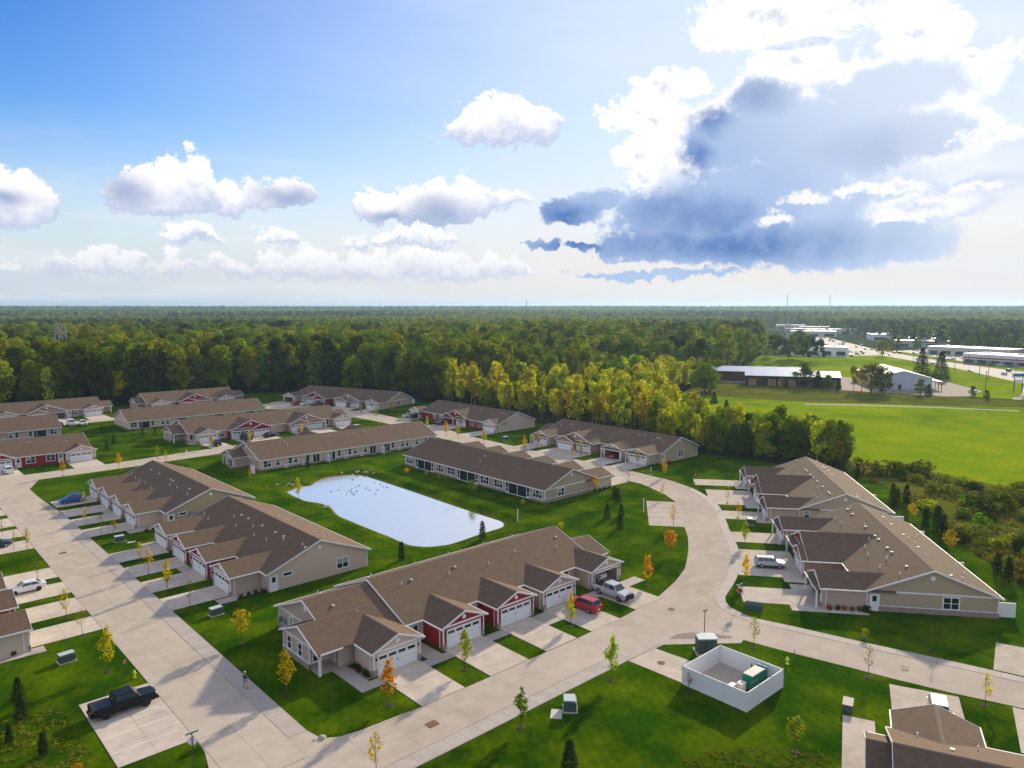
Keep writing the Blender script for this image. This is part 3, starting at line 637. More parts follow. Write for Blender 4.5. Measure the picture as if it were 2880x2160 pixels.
# highway with verges and forecourts
sheet('highway', [(430, 85), (451, 103.2), (528, 156.3), (628, 242.5), (698, 305), (870, 420), (1150, 600), (1190, 585), (900, 405), (692, 267.4), (589, 182.8), (548, 140), (520, 105), (500, 85)], 0.024, 'asphalt')
sheet('side_road', [(372, 86), (395, 88), (450, 100), (451, 103), (395, 91), (371.5, 89)], 0.028, 'asphalt')
sheet('verge', [(536, 124), (589, 183), (692, 267), (706, 262), (610, 184), (575, 146), (560, 125)], 0.020, 'meadow')
sheet('forecourt', [(562, 126), (576, 146), (611, 184), (700, 258), (760, 250), (700, 180), (640, 120), (600, 100)], 0.016, 'asphalt')
sheet('car_park', [(583, 250), (572, 284), (610, 326), (700, 340), (760, 345), (700, 308), (630, 245), (612, 240)], 0.016, 'asphalt')
sheet('field_patch', [(560, 312), (573, 286), (584, 249), (602, 263), (628, 243), (560, 190), (520, 175), (470, 210), (450, 240)], 0.018, 'meadow')

# ------------------------------------------------------------------ houses
SL = 0.39; EAVE = 2.70; HALF = 7.9; OV = 0.4; WH = 2.62
class Fr:
    """frame of a wall: s runs along it (counter-clockwise round the house), d points outward, z up"""
    def __init__(s, x, y, ang): s.o = Vector((x, y, 0)); s.t = Vector((math.cos(ang), math.sin(ang), 0)); s.n = Vector((math.sin(ang), -math.cos(ang), 0)); s.ang = ang
    def p(s, a, d, z): return s.o + s.t * a + s.n * d + Vector((0, 0, z))
    def box(s, mb, a0, a1, d0, d1, z0, z1):
        return mb.hexa([s.p(a0, d1, z0), s.p(a1, d1, z0), s.p(a1, d0, z0), s.p(a0, d0, z0), s.p(a0, d1, z1), s.p(a1, d1, z1), s.p(a1, d0, z1), s.p(a0, d0, z1)])
OPEN = {  # width, bottom, top
    'win': (1.0, 0.85, 2.35), 'pair': (1.9, 0.80, 2.35), 'tri': (2.7, 0.75, 2.35), 'slider': (1.9, 0.12, 2.25), 'small': (1.35, 1.75, 2.25),
    'door': (1.05, 0.06, 2.2), 'doorg': (1.05, 0.06, 2.2), 'porch': (7.4, 0.15, 2.42), 'lanai': (3.3, 0.12, 2.4), 'hole': (2.6, 0.1, 2.4)}
def pane(fr, win, a0, a1, z0, z1, d, mat):
    o = link('pane', unit_box(mat), win, fr.p((a0+a1)/2, d, (z0+z1)/2), fr.ang, (a1 - a0, 0.03, z1 - z0))
    return o
def window(fr, parent, kind, a, rg):
    w, z0, z1 = OPEN[kind]; a0, a1 = a - w/2, a + w/2
    mb = MB(); t = 0.10
    fr.box(mb, a0 - .09, a0 + t*.6, -.06, .05, z0 - .09, z1 + .09); fr.box(mb, a1 - t*.6, a1 + .09, -.06, .05, z0 - .09, z1 + .09)
    fr.box(mb, a0 + t*.6, a1 - t*.6, -.06, .048, z1 - .05, z1 + .09); fr.box(mb, a0 + t*.6, a1 - t*.6, -.06, .06, z0 - .09, z0 + .05)
    ps = []; gm = lambda: 'glass_pale' if rg.random() < .42 else 'glass'
    zb = z0 + .05; zt = z1 - .05; i0, i1 = a0 + t*.6, a1 - t*.6
    if kind in ('win', 'pair', 'tri'):
        n = {'win': 1, 'pair': 2, 'tri': 3}[kind]; zm = (zb + zt) / 2; wd = (i1 - i0) / n
        for k in range(n):
            b0 = i0 + wd*k + (.04 if k else 0); b1 = i0 + wd*(k+1) - (.04 if k < n-1 else 0)
            if k: fr.box(mb, i0 + wd*k - .05, i0 + wd*k + .05, -.06, .046, zb, zt)
            fr.box(mb, b0, b1, -.05, .02, zm - .035, zm + .035)
            ps += [(b0, b1, zm + .035, zt, gm()), (b0, b1, zb, zm - .035, 'glass')]
        nm = 'window'
    elif kind == 'small': ps = [(i0, i1, zb, zt, 'glass')]; nm = 'window'
    elif kind == 'slider':
        m2 = (i0 + i1) / 2; fr.box(mb, m2 - .05, m2 + .05, -.06, .04, zb, zt)
        ps = [(i0, m2 - .05, zb, zt, gm()), (m2 + .05, i1, zb, zt, 'glass')]; nm = 'patio_door'
    elif kind == 'lanai':
        xs = [i0, i0 + .75, i1]
        for k in (1,): fr.box(mb, xs[k] - .05, xs[k] + .05, -.06, .04, zb, zt)
        ps = [(xs[0], xs[1] - .05, zb, zt, 'screen'), (xs[1] + .05, xs[2], zb, zt, 'screen')]; nm = 'screened_porch'
    elif kind == 'porch':
        xs = [i0, i0 + .85, i0 + .85 + (w - 1.85) / 2, i1 - .85, i1]
        for k in (1, 2, 3): fr.box(mb, xs[k] - .07, xs[k] + .07, -.06, .045, zb, zt)
        for k in (0, 3): fr.box(mb, xs[k] + .07, xs[k+1] - .07, -.05, .03, zb, zb + .28); fr.box(mb, xs[k] + .07, xs[k+1] - .07, -.05, .03, 1.12, 1.24)
        for k in range(4):
            if k in (0, 3): ps += [(xs[k] + .07, xs[k+1] - .07, zb + .28, 1.12, 'screen'), (xs[k] + .07, xs[k+1] - .07, 1.24, zt, 'screen')]
            else: ps.append((xs[k] + .07, xs[k+1] - .07, zb, zt, 'screen'))
        nm = 'screened_porch'
    elif kind in ('door', 'doorg'):
        fr.box(mb, i0, i1, -.05, .0, zb, 1.25); fr.box(mb, i0, i0 + .2, -.05, 0, 1.25, zt); fr.box(mb, i1 - .2, i1, -.05, 0, 1.25, zt); fr.box(mb, i0 + .2, i1 - .2, -.05, 0, zt - .15, zt)
        ps = [(i0 + .2, i1 - .2, 1.25, zt - .15, 'glass')]; nm = 'front_door'
    else: return None
    o = mb.obj(nm, 'door_green' if kind == 'doorg' else 'trim', parent)
    for (b0, b1, c0, c1, g) in ps: pane(fr, o, b0, b1, c0, c1, -.03, g)
    return o
def wall(parent, name, mat, fr, L, opens, rg, gable=False, stone=0.0, h=WH, band=False, gz=None, colours=None, trim_corner=True):
    """a wall with real openings; opens = [(kind, s)]; gable adds the triangle above"""
    cuts = sorted((a - OPEN[k][0]/2, a + OPEN[k][0]/2, OPEN[k][1], OPEN[k][2]) for k, a in opens)
    mb = MB(); x = 0.0; st = MB(); tr = MB()
    for (a0, a1, z0, z1) in cuts + [(L, L, 0, 0)]:
        if a0 > x + .01: fr.box(mb, x, a0, -.15, 0, 0, h)
        if stone and a0 > x + .01:
            fr.box(st, x - (.06 if x == 0 else 0), a0 + (.06 if a0 == L else 0), -.02, .06, 0, stone); fr.box(tr, x - (.08 if x == 0 else 0), a0 + (.08 if a0 == L else 0), -.02, .09, stone, stone + .07)
        if a1 > a0:
            if z0 > 0.2:
                fr.box(mb, a0, a1, -.15, 0, 0, z0)
                if stone: fr.box(st, a0, a1, -.02, .06, 0, min(stone, z0 - .12)); 
                if stone and z0 - .1 > stone: fr.box(tr, a0, a1, -.02, .09, stone, stone + .07)
            fr.box(mb, a0, a1, -.15, 0, z1, h)
        x = a1
    if gable:
        top = h + (L / 2) * SL if gz is None else gz
        i = len(mb.v)
        for d in (0, -.15): mb.v += [tuple(fr.p(0, d, h)), tuple(fr.p(L, d, h)), tuple(fr.p(L/2, d, top))]
        mb.f += [(i, i+1, i+2), (i+5, i+4, i+3), (i, i+3, i+4, i+1), (i+1, i+4, i+5, i+2), (i+2, i+5, i+3, i)]
        ck = MB(); c = fr.p(L/2, .03, top - 1.0)
        ck.tube(fr.p(L/2, -.02, top - .95), fr.p(L/2, .05, top - .95), .30, .30, 16).obj('gable_vent', 'trim', parent)
    if band: fr.box(tr, 0, L, -.02, .035, h - .06, h + .14)
    if trim_corner: fr.box(tr, 0, .13, -.02, .03, stone + .07 if stone else 0, h); fr.box(tr, L - .13, L, -.02, .03, stone + .07 if stone else 0, h)
    o = mb.obj(name, mat, parent)
    if st.v: st.obj('stone_base', 'stone', parent)
    if tr.v: tr.obj('wall_trim', 'trim', parent)
    for k, a in opens: window(fr, parent, k, a, rg)
    return o
def gable_roof(parent, x0, x1, yc, half, eave, along='x', mat='roof', th=.17, name='roof', trim=(True, True), gut=(True, True), zoff=0.0, gcut=None):
    """two slopes meeting at a ridge that runs along x (or y), with white rake boards and gutters"""
    rz = eave + half * SL
    def P(a, b, z): return (a, yc + b, z + zoff) if along == 'x' else (yc + b, a, z + zoff)
    mb = MB()
    for sgn in (-1, 1):
        e0, e1 = sgn * half, 0.0
        ring = [P(x0, e0, eave), P(x1, e0, eave), P(x1, e1, rz), P(x0, e1, rz)]
        low_ = [P(x0, e0, eave - th), P(x1, e0, eave - th), P(x1, e1, rz - th), P(x0, e1, rz - th)]
        mb.hexa(low_ + ring)
    o = mb.obj(name, mat, parent)
    rc = MB()
    for sgn in (-1, 1):
        rc.face([P(x0, 0, rz + .035), P(x1, 0, rz + .035), P(x1, sgn * .17, rz - .17*SL + .02), P(x0, sgn * .17, rz - .17*SL + .02)])
    rc.obj('ridge_cap', 'ridge_cap', o)
    for k, xx, dx in ((0, x0, -.05), (1, x1, .05)):
        if not trim[k]: continue
        xa, xb = min(xx, xx + dx), max(xx, xx + dx)
        for sgn in (-1, 1):
            e0 = sgn * (half + .03); z0 = eave - .03*SL
            q = [(e0, z0 - .20), (e0, z0 + .03), (0, rz + .03), (0, rz - .20)]
            a_ = [P(xa, b, z) for b, z in q]; b_ = [P(xb, b, z) for b, z in q]
            MB().hexa(a_ + b_).obj('rake_board', 'trim', o)
    g0, g1 = gcut if gcut else (x0, x1)
    for k, sgn in ((0, -1), (1, 1)):
        if not gut[k]: continue
        b0, b1 = sgn * (half - .02), sgn * (half + .10)
        lo, hi = min(b0, b1), max(b0, b1)
        A = P(g0, lo, 0); B = P(g1, hi, 0)
        MB().box(min(A[0], B[0]), max(A[0], B[0]), min(A[1], B[1]), max(A[1], B[1]), eave - .16 + zoff, eave + .0 + zoff).obj('gutter', 'trim', o)
    return o
PANE_Z = (1.66, 1.98)
def garage_door(parent, xc, y, w=4.9, state='closed'):
    """sectional door with a row of four windows"""
    if state == 'open': return
    mb = MB(); z = 0.04
    rows = [0.04, 0.56, 1.08, 1.60, 2.12]
    for r0, r1 in zip(rows, rows[1:]): mb.box(xc - w/2, xc + w/2, y, y + .05, r0 + .012, r1 - .012)
    for k in range(4):
        for r0, r1 in zip(rows[:3], rows[1:4]):
            c = xc - w/2 + w*(k + .5)/4
            mb.box(c - w*.095, c + w*.095, y - .012, y + .001, r0 + .09, r1 - .09)
    d = mb.obj('garage_door', 'door_white', parent)
    for k in range(4):
        c = xc - w/2 + w*(k + .5)/4
        link('pane', unit_box('glass'), d, (c, y - .012, 1.84), 0, (w*.19, .03, .30))
    MB().box(xc - .03, xc + .03, y - .05, y - .001, .95, 1.2).obj('handle', 'dark', d)
def garage(parent, xc, yf, colour, w=6.1, door='closed', zoff=0.0, back=-HALF, pent=False, stone=True, ridge_back=None, inner_dark=True, trim=True, eave=EAVE):
    dw = 4.9
    mb = MB(); x0, x1 = xc - w/2, xc + w/2; h = eave - .08
    for xa, xb in ((x0, xc - dw/2 - .1), (xc + dw/2 + .1, x1)): mb.box(xa, xb, yf, yf + .15, 0, h)
    mb.box(xc - dw/2 - .1, xc + dw/2 + .1, yf, yf + .15, 2.2, h)
    top = h + (w/2) * SL
    mb.face([(x0, yf, h), (x1, yf, h), (xc, yf, top)]); mb.face([(x1, yf + .15, h), (x0, yf + .15, h), (xc, yf + .15, top)])
    mb.obj('garage_front', colour, parent)
    for xa in (x0, x1 - .15): MB().box(xa, xa + .15, yf + .151, back, 0, h).obj('garage_wall', colour, parent)
    tr = MB()
    tr.box(xc - dw/2 - .12, xc - dw/2, yf - .03, yf + .16, 0.0, 2.2).box(xc + dw/2, xc + dw/2 + .12, yf - .03, yf + .16, 0.0, 2.2).box(xc - dw/2 - .12, xc + dw/2 + .12, yf - .03, yf + .16, 2.14, 2.3)
    tr.obj('door_frame', 'trim', parent); tr = MB()
    tr.box(x0 - .03, x0 + .12, yf - .03, yf + .10, .7 if stone else 0, h - .101).box(x1 - .12, x1 + .03, yf - .03, yf + .10, .7 if stone else 0, h - .101)
    tr.box(x0 - .1, x1 + .1, yf - .04, yf + .02, h - .10, h + .12)
    # downspouts down both sides near the front
    tr.obj('frieze_trim', 'trim', parent)
    for xa in (x0 - .09, x1 + .01): MB().box(xa, xa + .08, yf + .55, yf + .65, .1, h - .1).obj('downspout', 'trim', parent)
    if stone:
        for xa, xb in ((x0 - .06, xc - dw/2 - .12), (xc + dw/2 + .12, x1 + .06)): MB().box(xa, xb, yf - .07, yf + .2, 0, .7).obj('stone_pier', 'stone', parent)
    MB().tube((xc, yf - .06, h + (w/2)*SL*.52), (xc, yf + .02, h + (w/2)*SL*.52), .27, .27, 16).obj('gable_vent', 'trim', parent)
    for sx_ in (-1, 1): MB().box(xc + sx_*(dw/2 + .30) - .06, xc + sx_*(dw/2 + .30) + .06, yf - .14, yf - .001, 1.75, 2.02).obj('wall_lamp', 'dark', parent)
    half = w/2 + .35
    rb = -(HALF + OV) + (half * SL) / SL + .5 if ridge_back is None else ridge_back
    gable_roof(parent, yf - .22, rb, xc, half, eave, along='y', name='garage_roof', trim=(True, False), gut=(True, True), zoff=zoff, gcut=(yf - .35, -(HALF + OV) - .15))
    if pent:
        p = MB(); p.hexa([(x0 - .3, yf - .75, eave - .32), (x1 + .3, yf - .75, eave - .32), (x1 + .3, yf + .02, eave - .02), (x0 - .3, yf + .02, eave - .02),
                          (x0 - .3, yf - .75, eave - .20), (x1 + .3, yf - .75, eave - .20), (x1 + .3, yf + .02, eave + .16), (x0 - .3, yf + .02, eave + .16)])
        po = p.obj('pent_roof', 'roof', parent)
        MB().box(x0 - .32, x1 + .32, yf - .82, yf - .74, eave - .36, eave - .18).obj('gutter', 'trim', po)
        for sx_ in (-1, 1): MB().box(xc + sx_*(w/2 + .15) - .1, xc + sx_*(w/2 + .15) + .1, yf - .7, yf - .5, 0, eave - .3).obj('porch_post', 'trim', parent)
    if door == 'open':
        MB().box(x0 + .16, x1 - .16, -HALF - .05, -HALF + .05, 0, 2.5).obj('garage_back_wall', 'interior', parent)
        sheet('garage_floor', [(x0 + .16, yf + .16), (x1 - .16, yf + .16), (x1 - .16, -HALF - .06), (x0 + .16, -HALF - .06)], .05, 'concrete', parent)
    garage_door(parent, xc, yf + .07, dw, door)
def double_garage(parent, xc, yf, colour, small=-1, doors=('closed', 'closed'), w=12.3, sidecol=None):
    """two doors under one wide gable, with a smaller gable standing forward over one of them"""
    half = w/2 + .35; rec = .9; yb = yf + rec; dw = 4.9; h = EAVE - .08
    xs = [xc - w/4, xc + w/4]
    ks = 0 if small < 0 else 1; ko = 1 - ks
    # wide gable wall, set back
    top = h + (w/2) * SL; x0, x1 = xc - w/2, xc + w/2
    mb = MB()
    mb.face([(x0, yb, h), (x1, yb, h), (xc, yb, top)]); mb.face([(x1, yb + .15, h), (x0, yb + .15, h), (xc, yb + .15, top)])
    o0 = min(xc, xs[ko] + (w/4) * (1 if ko else -1)); o1 = max(xc, xs[ko] + (w/4) * (1 if ko else -1))
    c = xs[ko]
    mb.box(o0, c - dw/2 - .1, yb, yb + .15, 0, h).box(c + dw/2 + .1, o1, yb, yb + .15, 0, h).box(c - dw/2 - .1, c + dw/2 + .1, yb, yb + .15, 2.2, h)
    mb.obj('garage_front', colour, parent)
    # small gable, forward
    c = xs[ks]; sw_ = w/4; mb = MB(); a0, a1 = c - sw_, c + sw_
    mb.box(a0, c - dw/2 - .1, yf, yf + .15, 0, h).box(c + dw/2 + .1, a1, yf, yf + .15, 0, h).box(c - dw/2 - .1, c + dw/2 + .1, yf, yf + .15, 2.2, h)
    st = h + sw_ * SL
    mb.face([(a0, yf, h), (a1, yf, h), (c, yf, st)])
    mb.obj('forward_gable', colour, parent)
    MB().box(x0, x0 + .15, (yf if ks == 0 else yb) + .151, -HALF, 0, h).obj('garage_wall', sidecol or colour, parent)
    MB().box(x1 - .15, x1, (yf if ks else yb) + .151, -HALF, 0, h).obj('garage_wall', sidecol or colour, parent)
    MB().box(xc - .05, xc + .05, yf + .151, yb - .01, 0, h).obj('return_wall', colour, parent)
    tr = MB()
    for k in (0, 1):
        y = yf if k == ks else yb; c = xs[k]
        tr.box(c - dw/2 - .12, c - dw/2, y - .03, y + .16, 0, 2.2).box(c + dw/2, c + dw/2 + .12, y - .03, y + .16, 0, 2.2).box(c - dw/2 - .12, c + dw/2 + .12, y - .03, y + .16, 2.14, 2.3)
    tr.box(a0 - .03, a0 + .12, yf - .03, yf + .1, .7, h).box(a1 - .12, a1 + .03, yf - .03, yf + .1, .7, h)
    xo = x1 if ko else x0
    tr.box(xo - .12, xo + .12, yf - .1, yf + .1, 0, h - .1)
    tr.box(min(xc, xo) , max(xc, xo), yb - .04, yb + .02, h + .25, h + .42)
    tr.obj('garage_trim', 'trim', parent)
    for xa, xb in ((a0 - .06, xs[ks] - dw/2 - .12), (xs[ks] + dw/2 + .12, a1 + .06)): MB().box(xa, xb, yf - .07, yf + .2, 0, .7).obj('stone_pier', 'stone', parent)
    MB().tube((xc, yb - .06, h + (w/2)*SL*.62), (xc, yb + .02, h + (w/2)*SL*.62), .36, .36, 16).obj('gable_vent', 'trim', parent)
    rb = -(HALF + OV) + half + .5
    rf = gable_roof(parent, yb - .35, rb, xc, half, EAVE, along='y', name='garage_roof', trim=(True, False), gcut=(yb - .35, -(HALF + OV) - .15))
    gable_roof(parent, yf - .38, yb + .5, xs[ks], sw_ + .35, EAVE, along='y', name='forward_roof', trim=(True, False), gut=(ks == 0, ks == 1), zoff=.012, gcut=(yf - .35, yb - .4))
    # lean-to strip over the other door
    q0, q1 = min(xc, xo) + (.0 if ko else -.3), max(xc, xo) + (.3 if ko else 0)
    p = MB().hexa([(q0, yf - .1, EAVE - .36), (q1, yf - .1, EAVE - .36), (q1, yb, EAVE + .02), (q0, yb, EAVE + .02), (q0, yf - .1, EAVE - .24), (q1, yf - .1, EAVE - .24), (q1, yb, EAVE + .22), (q0, yb, EAVE + .22)])
    po = p.obj('pent_roof', 'roof', parent); MB().box(q0, q1, yf - .18, yf - .09, EAVE - .40, EAVE - .22).obj('gutter', 'trim', po)
    for k in (0, 1):
        if doors[k] == 'open':
            MB().box(xs[k] - w/4 + .16, xs[k] + w/4 - .16, -HALF - .05, -HALF + .05, 0, 2.5).obj('garage_back_wall', 'interior', parent)
        garage_door(parent, xs[k], (yf if k == ks else yb) + .07, dw, doors[k])
    # vents on the wide roof
    for k, yy in enumerate((yb + 1.6, yb + 3.6, yb + 5.4)): vent(rf, xc + .45*half*(1 if ks == 0 else -1) , yy, EAVE + .55*half*SL, 'box')
def vent(roof, x, y, z, kind):
    if kind == 'pipe': MB().tube((x, y, z - .1), (x, y, z + .42), .06, .06, 8).obj('vent_pipe', 'trim', roof)
    else:
        m2 = MB().box(x - .13, x + .13, y - .13, y + .13, z - .12, z + .14); m2.box(x - .17, x + .17, y - .17, y + .17, z + .14, z + .18)
        m2.obj('roof_vent', 'taupe' if kind == 'box' else 'cabinet', roof)
def house(label, org, rot, sections, garages=(), back=(), left=(), right=(), front=(), colour='tan', backcol='taupe', endcol='khaki', exts=(), seed=1, vents=8, stone_l=.7, stone_r=.7, panels=(), ac=(), gband=(True, True), meters=None):
    rg = random.Random(seed)
    H = empty('townhouse', (org[0], org[1], 0), rot)
    tag(H, label, 'house', 'single-storey townhouse rows of the estate')
    sections = sorted(sections)
    X0, X1 = sections[0][0], sections[-1][1]
    # eave walls follow the whole length, ends close it
    for k, (x0, x1, dz) in enumerate(sections):
        sh = -dz / SL       # a lower section is a little narrower
        hf = HALF - sh
        fo = [(kd, a - x0) for kd, a, *_ in front if x0 <= a < x1]; bo = [(kd, x1 - a) for kd, a in back if x0 <= a < x1]
        wall(H, 'front_wall', colour, Fr(x0, -hf, 0), x1 - x0, fo, rg, trim_corner=False)
        wall(H, 'back_wall', backcol, Fr(x1, hf, math.pi), x1 - x0, bo, rg, stone=.45, trim_corner=True)
        lo = k == 0; hi = k == len(sections) - 1
        if lo: wall(H, 'end_wall', endcol, Fr(x0, hf, -math.pi/2), 2*hf, [(kd, hf - y) for kd, y in left], rg, gable=True, stone=stone_l, band=gband[0])
        if hi: wall(H, 'end_wall', endcol, Fr(x1, -hf, math.pi/2), 2*hf, [(kd, y + hf) for kd, y in right], rg, gable=True, stone=stone_r, band=gband[1])
        if not hi and sections[k+1][2] != dz or (not lo and sections[k-1][2] > dz): pass
        if not lo and sections[k-1][2] < dz:    # step up: gable strip above the lower roof
            mb = MB(); zt = WH + HALF * SL
            mb.face([(x0, -HALF, WH), (x0, 0, zt), (x0, HALF, WH)]); mb.obj('step_gable', backcol, H)
        rf = gable_roof(H, x0 - (.4 if lo else (.3 if sections[k-1][2] < dz else 0)), x1 + (.4 if hi else 0), 0, HALF + OV - sh, EAVE, name='roof', trim=(lo or sections[k-1][2] < dz, hi))
        nv = max(1, int(vents * (x1 - x0) / (X1 - X0)))
        for i in range(nv):
            x = x0 + (x1 - x0) * (i + .5) / nv + rg.uniform(-.8, .8)
            for sgn, pr in ((-1, .95), (1, .8)):
                if rg.random() > pr: continue
                f = rg.uniform(.25, .8); y = sgn * f * (HALF - 0.6); z = EAVE + (HALF + OV - sh - abs(y)) * SL
                vent(rf, x, y, z, 'pipe')
                if rg.random() < .75: vent(rf, x + rg.uniform(-2.2, 2.2), sgn * 2.2, EAVE + (HALF + OV - sh - 2.2) * SL, 'box2')
    for (side, x_in, x_out, y0, y1, opn) in exts:      # smaller end wing under its own lower gable roof
        yc = (y0 + y1) / 2; hf = (y1 - y0) / 2
        a, b = (x_out, x_in) if x_out < x_in else (x_in, x_out)
        pf = y0 + 2.2                               # covered porch along its front
        if side < 0:
            wall(H, 'wing_end_wall', 'taupe', Fr(x_out, y1, -math.pi/2), y1 - pf, [(kd, y1 - y) for kd, y in opn], rg, stone=.7)
            mb = MB(); mb.face([(x_out, y1, WH), (x_out, y0, WH), (x_out, yc, WH + hf*SL)]); mb.face([(x_out + .1, y1, WH), (x_out + .1, yc, WH + hf*SL), (x_out + .1, y0, WH)]); mb.obj('wing_gable', endcol, H)
        else:
            wall(H, 'wing_end_wall', 'taupe', Fr(x_out, pf, math.pi/2), y1 - pf, [(kd, y - pf) for kd, y in opn], rg, stone=.7)
            mb = MB(); mb.face([(x_out, y0, WH), (x_out, y1, WH), (x_out, yc, WH + hf*SL)]); mb.face([(x_out - .1, y0, WH), (x_out - .1, yc, WH + hf*SL), (x_out - .1, y1, WH)]); mb.obj('wing_gable', endcol, H)
        wall(H, 'wing_front_wall', 'taupe', Fr(a, pf, 0), b - a, [('win', (b - a) * .32)] if b - a > 2 else [], rg, stone=.7)
        wall(H, 'wing_back_wall', 'taupe', Fr(b, y1, math.pi), b - a, [], rg, stone=.45)
        tx = x_out + (.18 if side < 0 else -.18)
        MB().box(tx - .13, tx + .13, y0 + .12, y0 + .38, 0, EAVE - .1).obj('porch_post', 'trim', H)
        tr = MB(); tr.box(min(a, x_out), max(b, x_out), y0 - .02, y0 + .2, WH - .25, WH); tr.box(x_out - .03, x_out + .03, y0, y1, WH - .05, WH + .13); tr.obj('wing_trim', 'trim', H)
        inn = x_in + (6.0 if side < 0 else -6.0)
        r0, r1 = (x_out - .35, inn) if side < 0 else (inn, x_out + .35)
        gable_roof(H, r0, r1, yc, hf + .3, EAVE, name='wing_roof', trim=(side < 0, side > 0), zoff=-.02, gcut=(min(a, x_out), max(b, x_out)))
    for g in garages:
        kind, xc, yf, cl = g[:4]; kw = g[4] if len(g) > 4 else {}
        (garage if kind == 's' else double_garage)(H, xc, yf, cl, **kw)
    for x in panels:       # white privacy screens between patios
        MB().box(x - .05, x + .05, HALF, HALF + 2.2, .05, 1.95).obj('privacy_panel', 'trim', H)
    for x in ac:
        m2 = MB().box(x - .4, x + .4, HALF + .3, HALF + .75, .08, .85); a_ = m2.obj('air_conditioner', 'trim', H)
        MB().tube((x, HALF + .751, .48), (x, HALF + .77, .48), .26, .26, 12).obj('fan_grille', 'metal_grey', a_)
    if meters:
        for mx_ in meters: MB().box(*mx_).obj('meter_box', 'metal_grey', H)
    return H

P90 = math.pi / 2
wallL = lambda *a: a
house('brown-roofed row with two red garages between beige ones, at the street corner', (0, 77.8), 0,
      [(38.4, 47.0, -.3), (47.0, 79.6, 0)],
      [('s', 43.3, -11.8, 'tan', {}), ('s', 52.6, -11.8, 'red'), ('s', 61.05, -11.7, 'red'), ('s', 69.05, -11.6, 'taupe'), ('s', 79.05, -11.2, 'taupe', {'door': 'open'})],
      left=[('win', 3.6)], front=[('doorg', 41.6), ('doorg', 48.4), ('win', 48.2 + 1.7), ('door', 57.2), ('door', 65.0), ('pair', 73.6)],
      exts=[(-1, 38.6, 35.9, -8.0, .6, [('win', -1.0), ('win', -3.6)]), (1, 79.4, 83.9, -7.0, .9, [('pair', -2)])], seed=3, vents=7, backcol='tan', endcol='taupe', gband=(True, False),
      meters=[(38.2, 38.39, 5.0, 5.7, .9, 1.8), (37.9, 38.3, 6.0, 6.5, 1.0, 1.7)])
house('pond-side row of the left street with red middle garages', (50.1, 0), -P90,
      [(-129.6, -96.3, 0)], [('s', -101.5, -12.4, 'taupe'), ('s', -110.1, -12.4, 'red'), ('s', -118.7, -12.4, 'red'), ('s', -127.3, -12.4, 'taupe')],
      right=[('door', -7.1), ('small', -5.05), ('pair', 3.65)], endcol='tan', backcol='tan', seed=4, vents=9, stone_r=0, gband=(False, False), back=[('slider', -103), ('win', -108), ('slider', -120)])
house('far row of the left street with four beige garages, behind the red-garaged row', (50.0, 0), -P90,
      [(-171.5, -138.0, 0)], [('s', -144.0, -12.4, 'tan'), ('s', -152.6, -12.4, 'taupe'), ('s', -161.2, -12.4, 'taupe'), ('s', -169.8, -12.4, 'tan')],
      right=[('door', -7.2), ('small', -5.2)], endcol='khaki', backcol='tan', seed=5, vents=9, stone_r=0, gband=(False, False), meters=[(-138.0, -137.75, -4.1, -3.1, .9, 2.1), (-138.0, -137.8, -2.7, -2.1, 1.5, 1.9)])
house('near right-hand row with a white side door and an open garage, beside the curving road', B4B, ROT4,
      [(-34.8, -2.1, 0)], [('s', -5.2, -13.5, 'taupe', {'pent': True, 'door': 'open'}), ('d', -19.0, -13.5, 'red', {'small': 1, 'sidecol': 'brown'}), ('s', -31.4, -13.5, 'taupe', {'pent': True})],
      right=[('door', -6.9), ('pair', 2.3)], endcol='khaki', backcol='tan', seed=6, vents=11, panels=(-33.5, -18, -2.6))
house('far right-hand row with a red double garage, below the tip of the woods', B4A, ROT4,
      [(-34.5, -1.7, 0)], [('s', -4.9, -13.5, 'taupe', {'pent': True}), ('d', -18.4, -13.5, 'red', {'small': 1}), ('s', -31.3, -13.5, 'taupe', {'pent': True})],
      right=[('win', -6.6)], endcol='taupe', backcol='tan', seed=7, vents=10, panels=(-18, -2.2))
house('dark-roofed row with black screened porches facing the pond', (111.6, 0), P90,
      [(103.8, 153.2, 0)], [('s', c, -12.8, 'tan') for c in (106.9, 115.3, 123.9, 132.4, 141.0, 149.6)],
      back=[('tri', 105.9), ('porch', 111.9), ('tri', 117.9), ('tri', 122.5), ('porch', 128.5), ('tri', 134.5), ('tri', 138.9), ('porch', 145.0), ('tri', 151.2)],
      left=[('pair', 3.15)], endcol='khaki', backcol='taupe', seed=8, vents=0)
house('long low row with sliding patio doors at the far end of the pond', (0, 178.6), math.pi,
      [(-126.0, -73.8, 0)], [('s', -79, -12.3, 'taupe'), ('d', -95.5, -12.3, 'red'), ('d', -110, -12.3, 'brown'), ('s', -122.5, -12.3, 'taupe')],
      back=[('pair', -75.6), ('win', -78.3), ('win', -81.5), ('win', -83.0), ('win', -86.3), ('slider', -88.6), ('slider', -93.0), ('win', -95.1), ('win', -98.2), ('win', -99.8), ('win', -102.9), ('slider', -105.2), ('slider', -109.6), ('win', -111.6), ('win', -114.7), ('win', -116.3), ('win', -119.5), ('win', -122.6)],
      right=[('win', 1.5)], exts=[(1, -73.6, -70.3, -6.8, .6, [('slider', -1.2), ('win', .2 - 3.0)])], endcol='taupe', backcol='tan', seed=9, vents=9, panels=(-91.2, -107.6, -71.5), ac=(-80.2, -84.9, -96.8, -101.4, -113.2, -118.0))
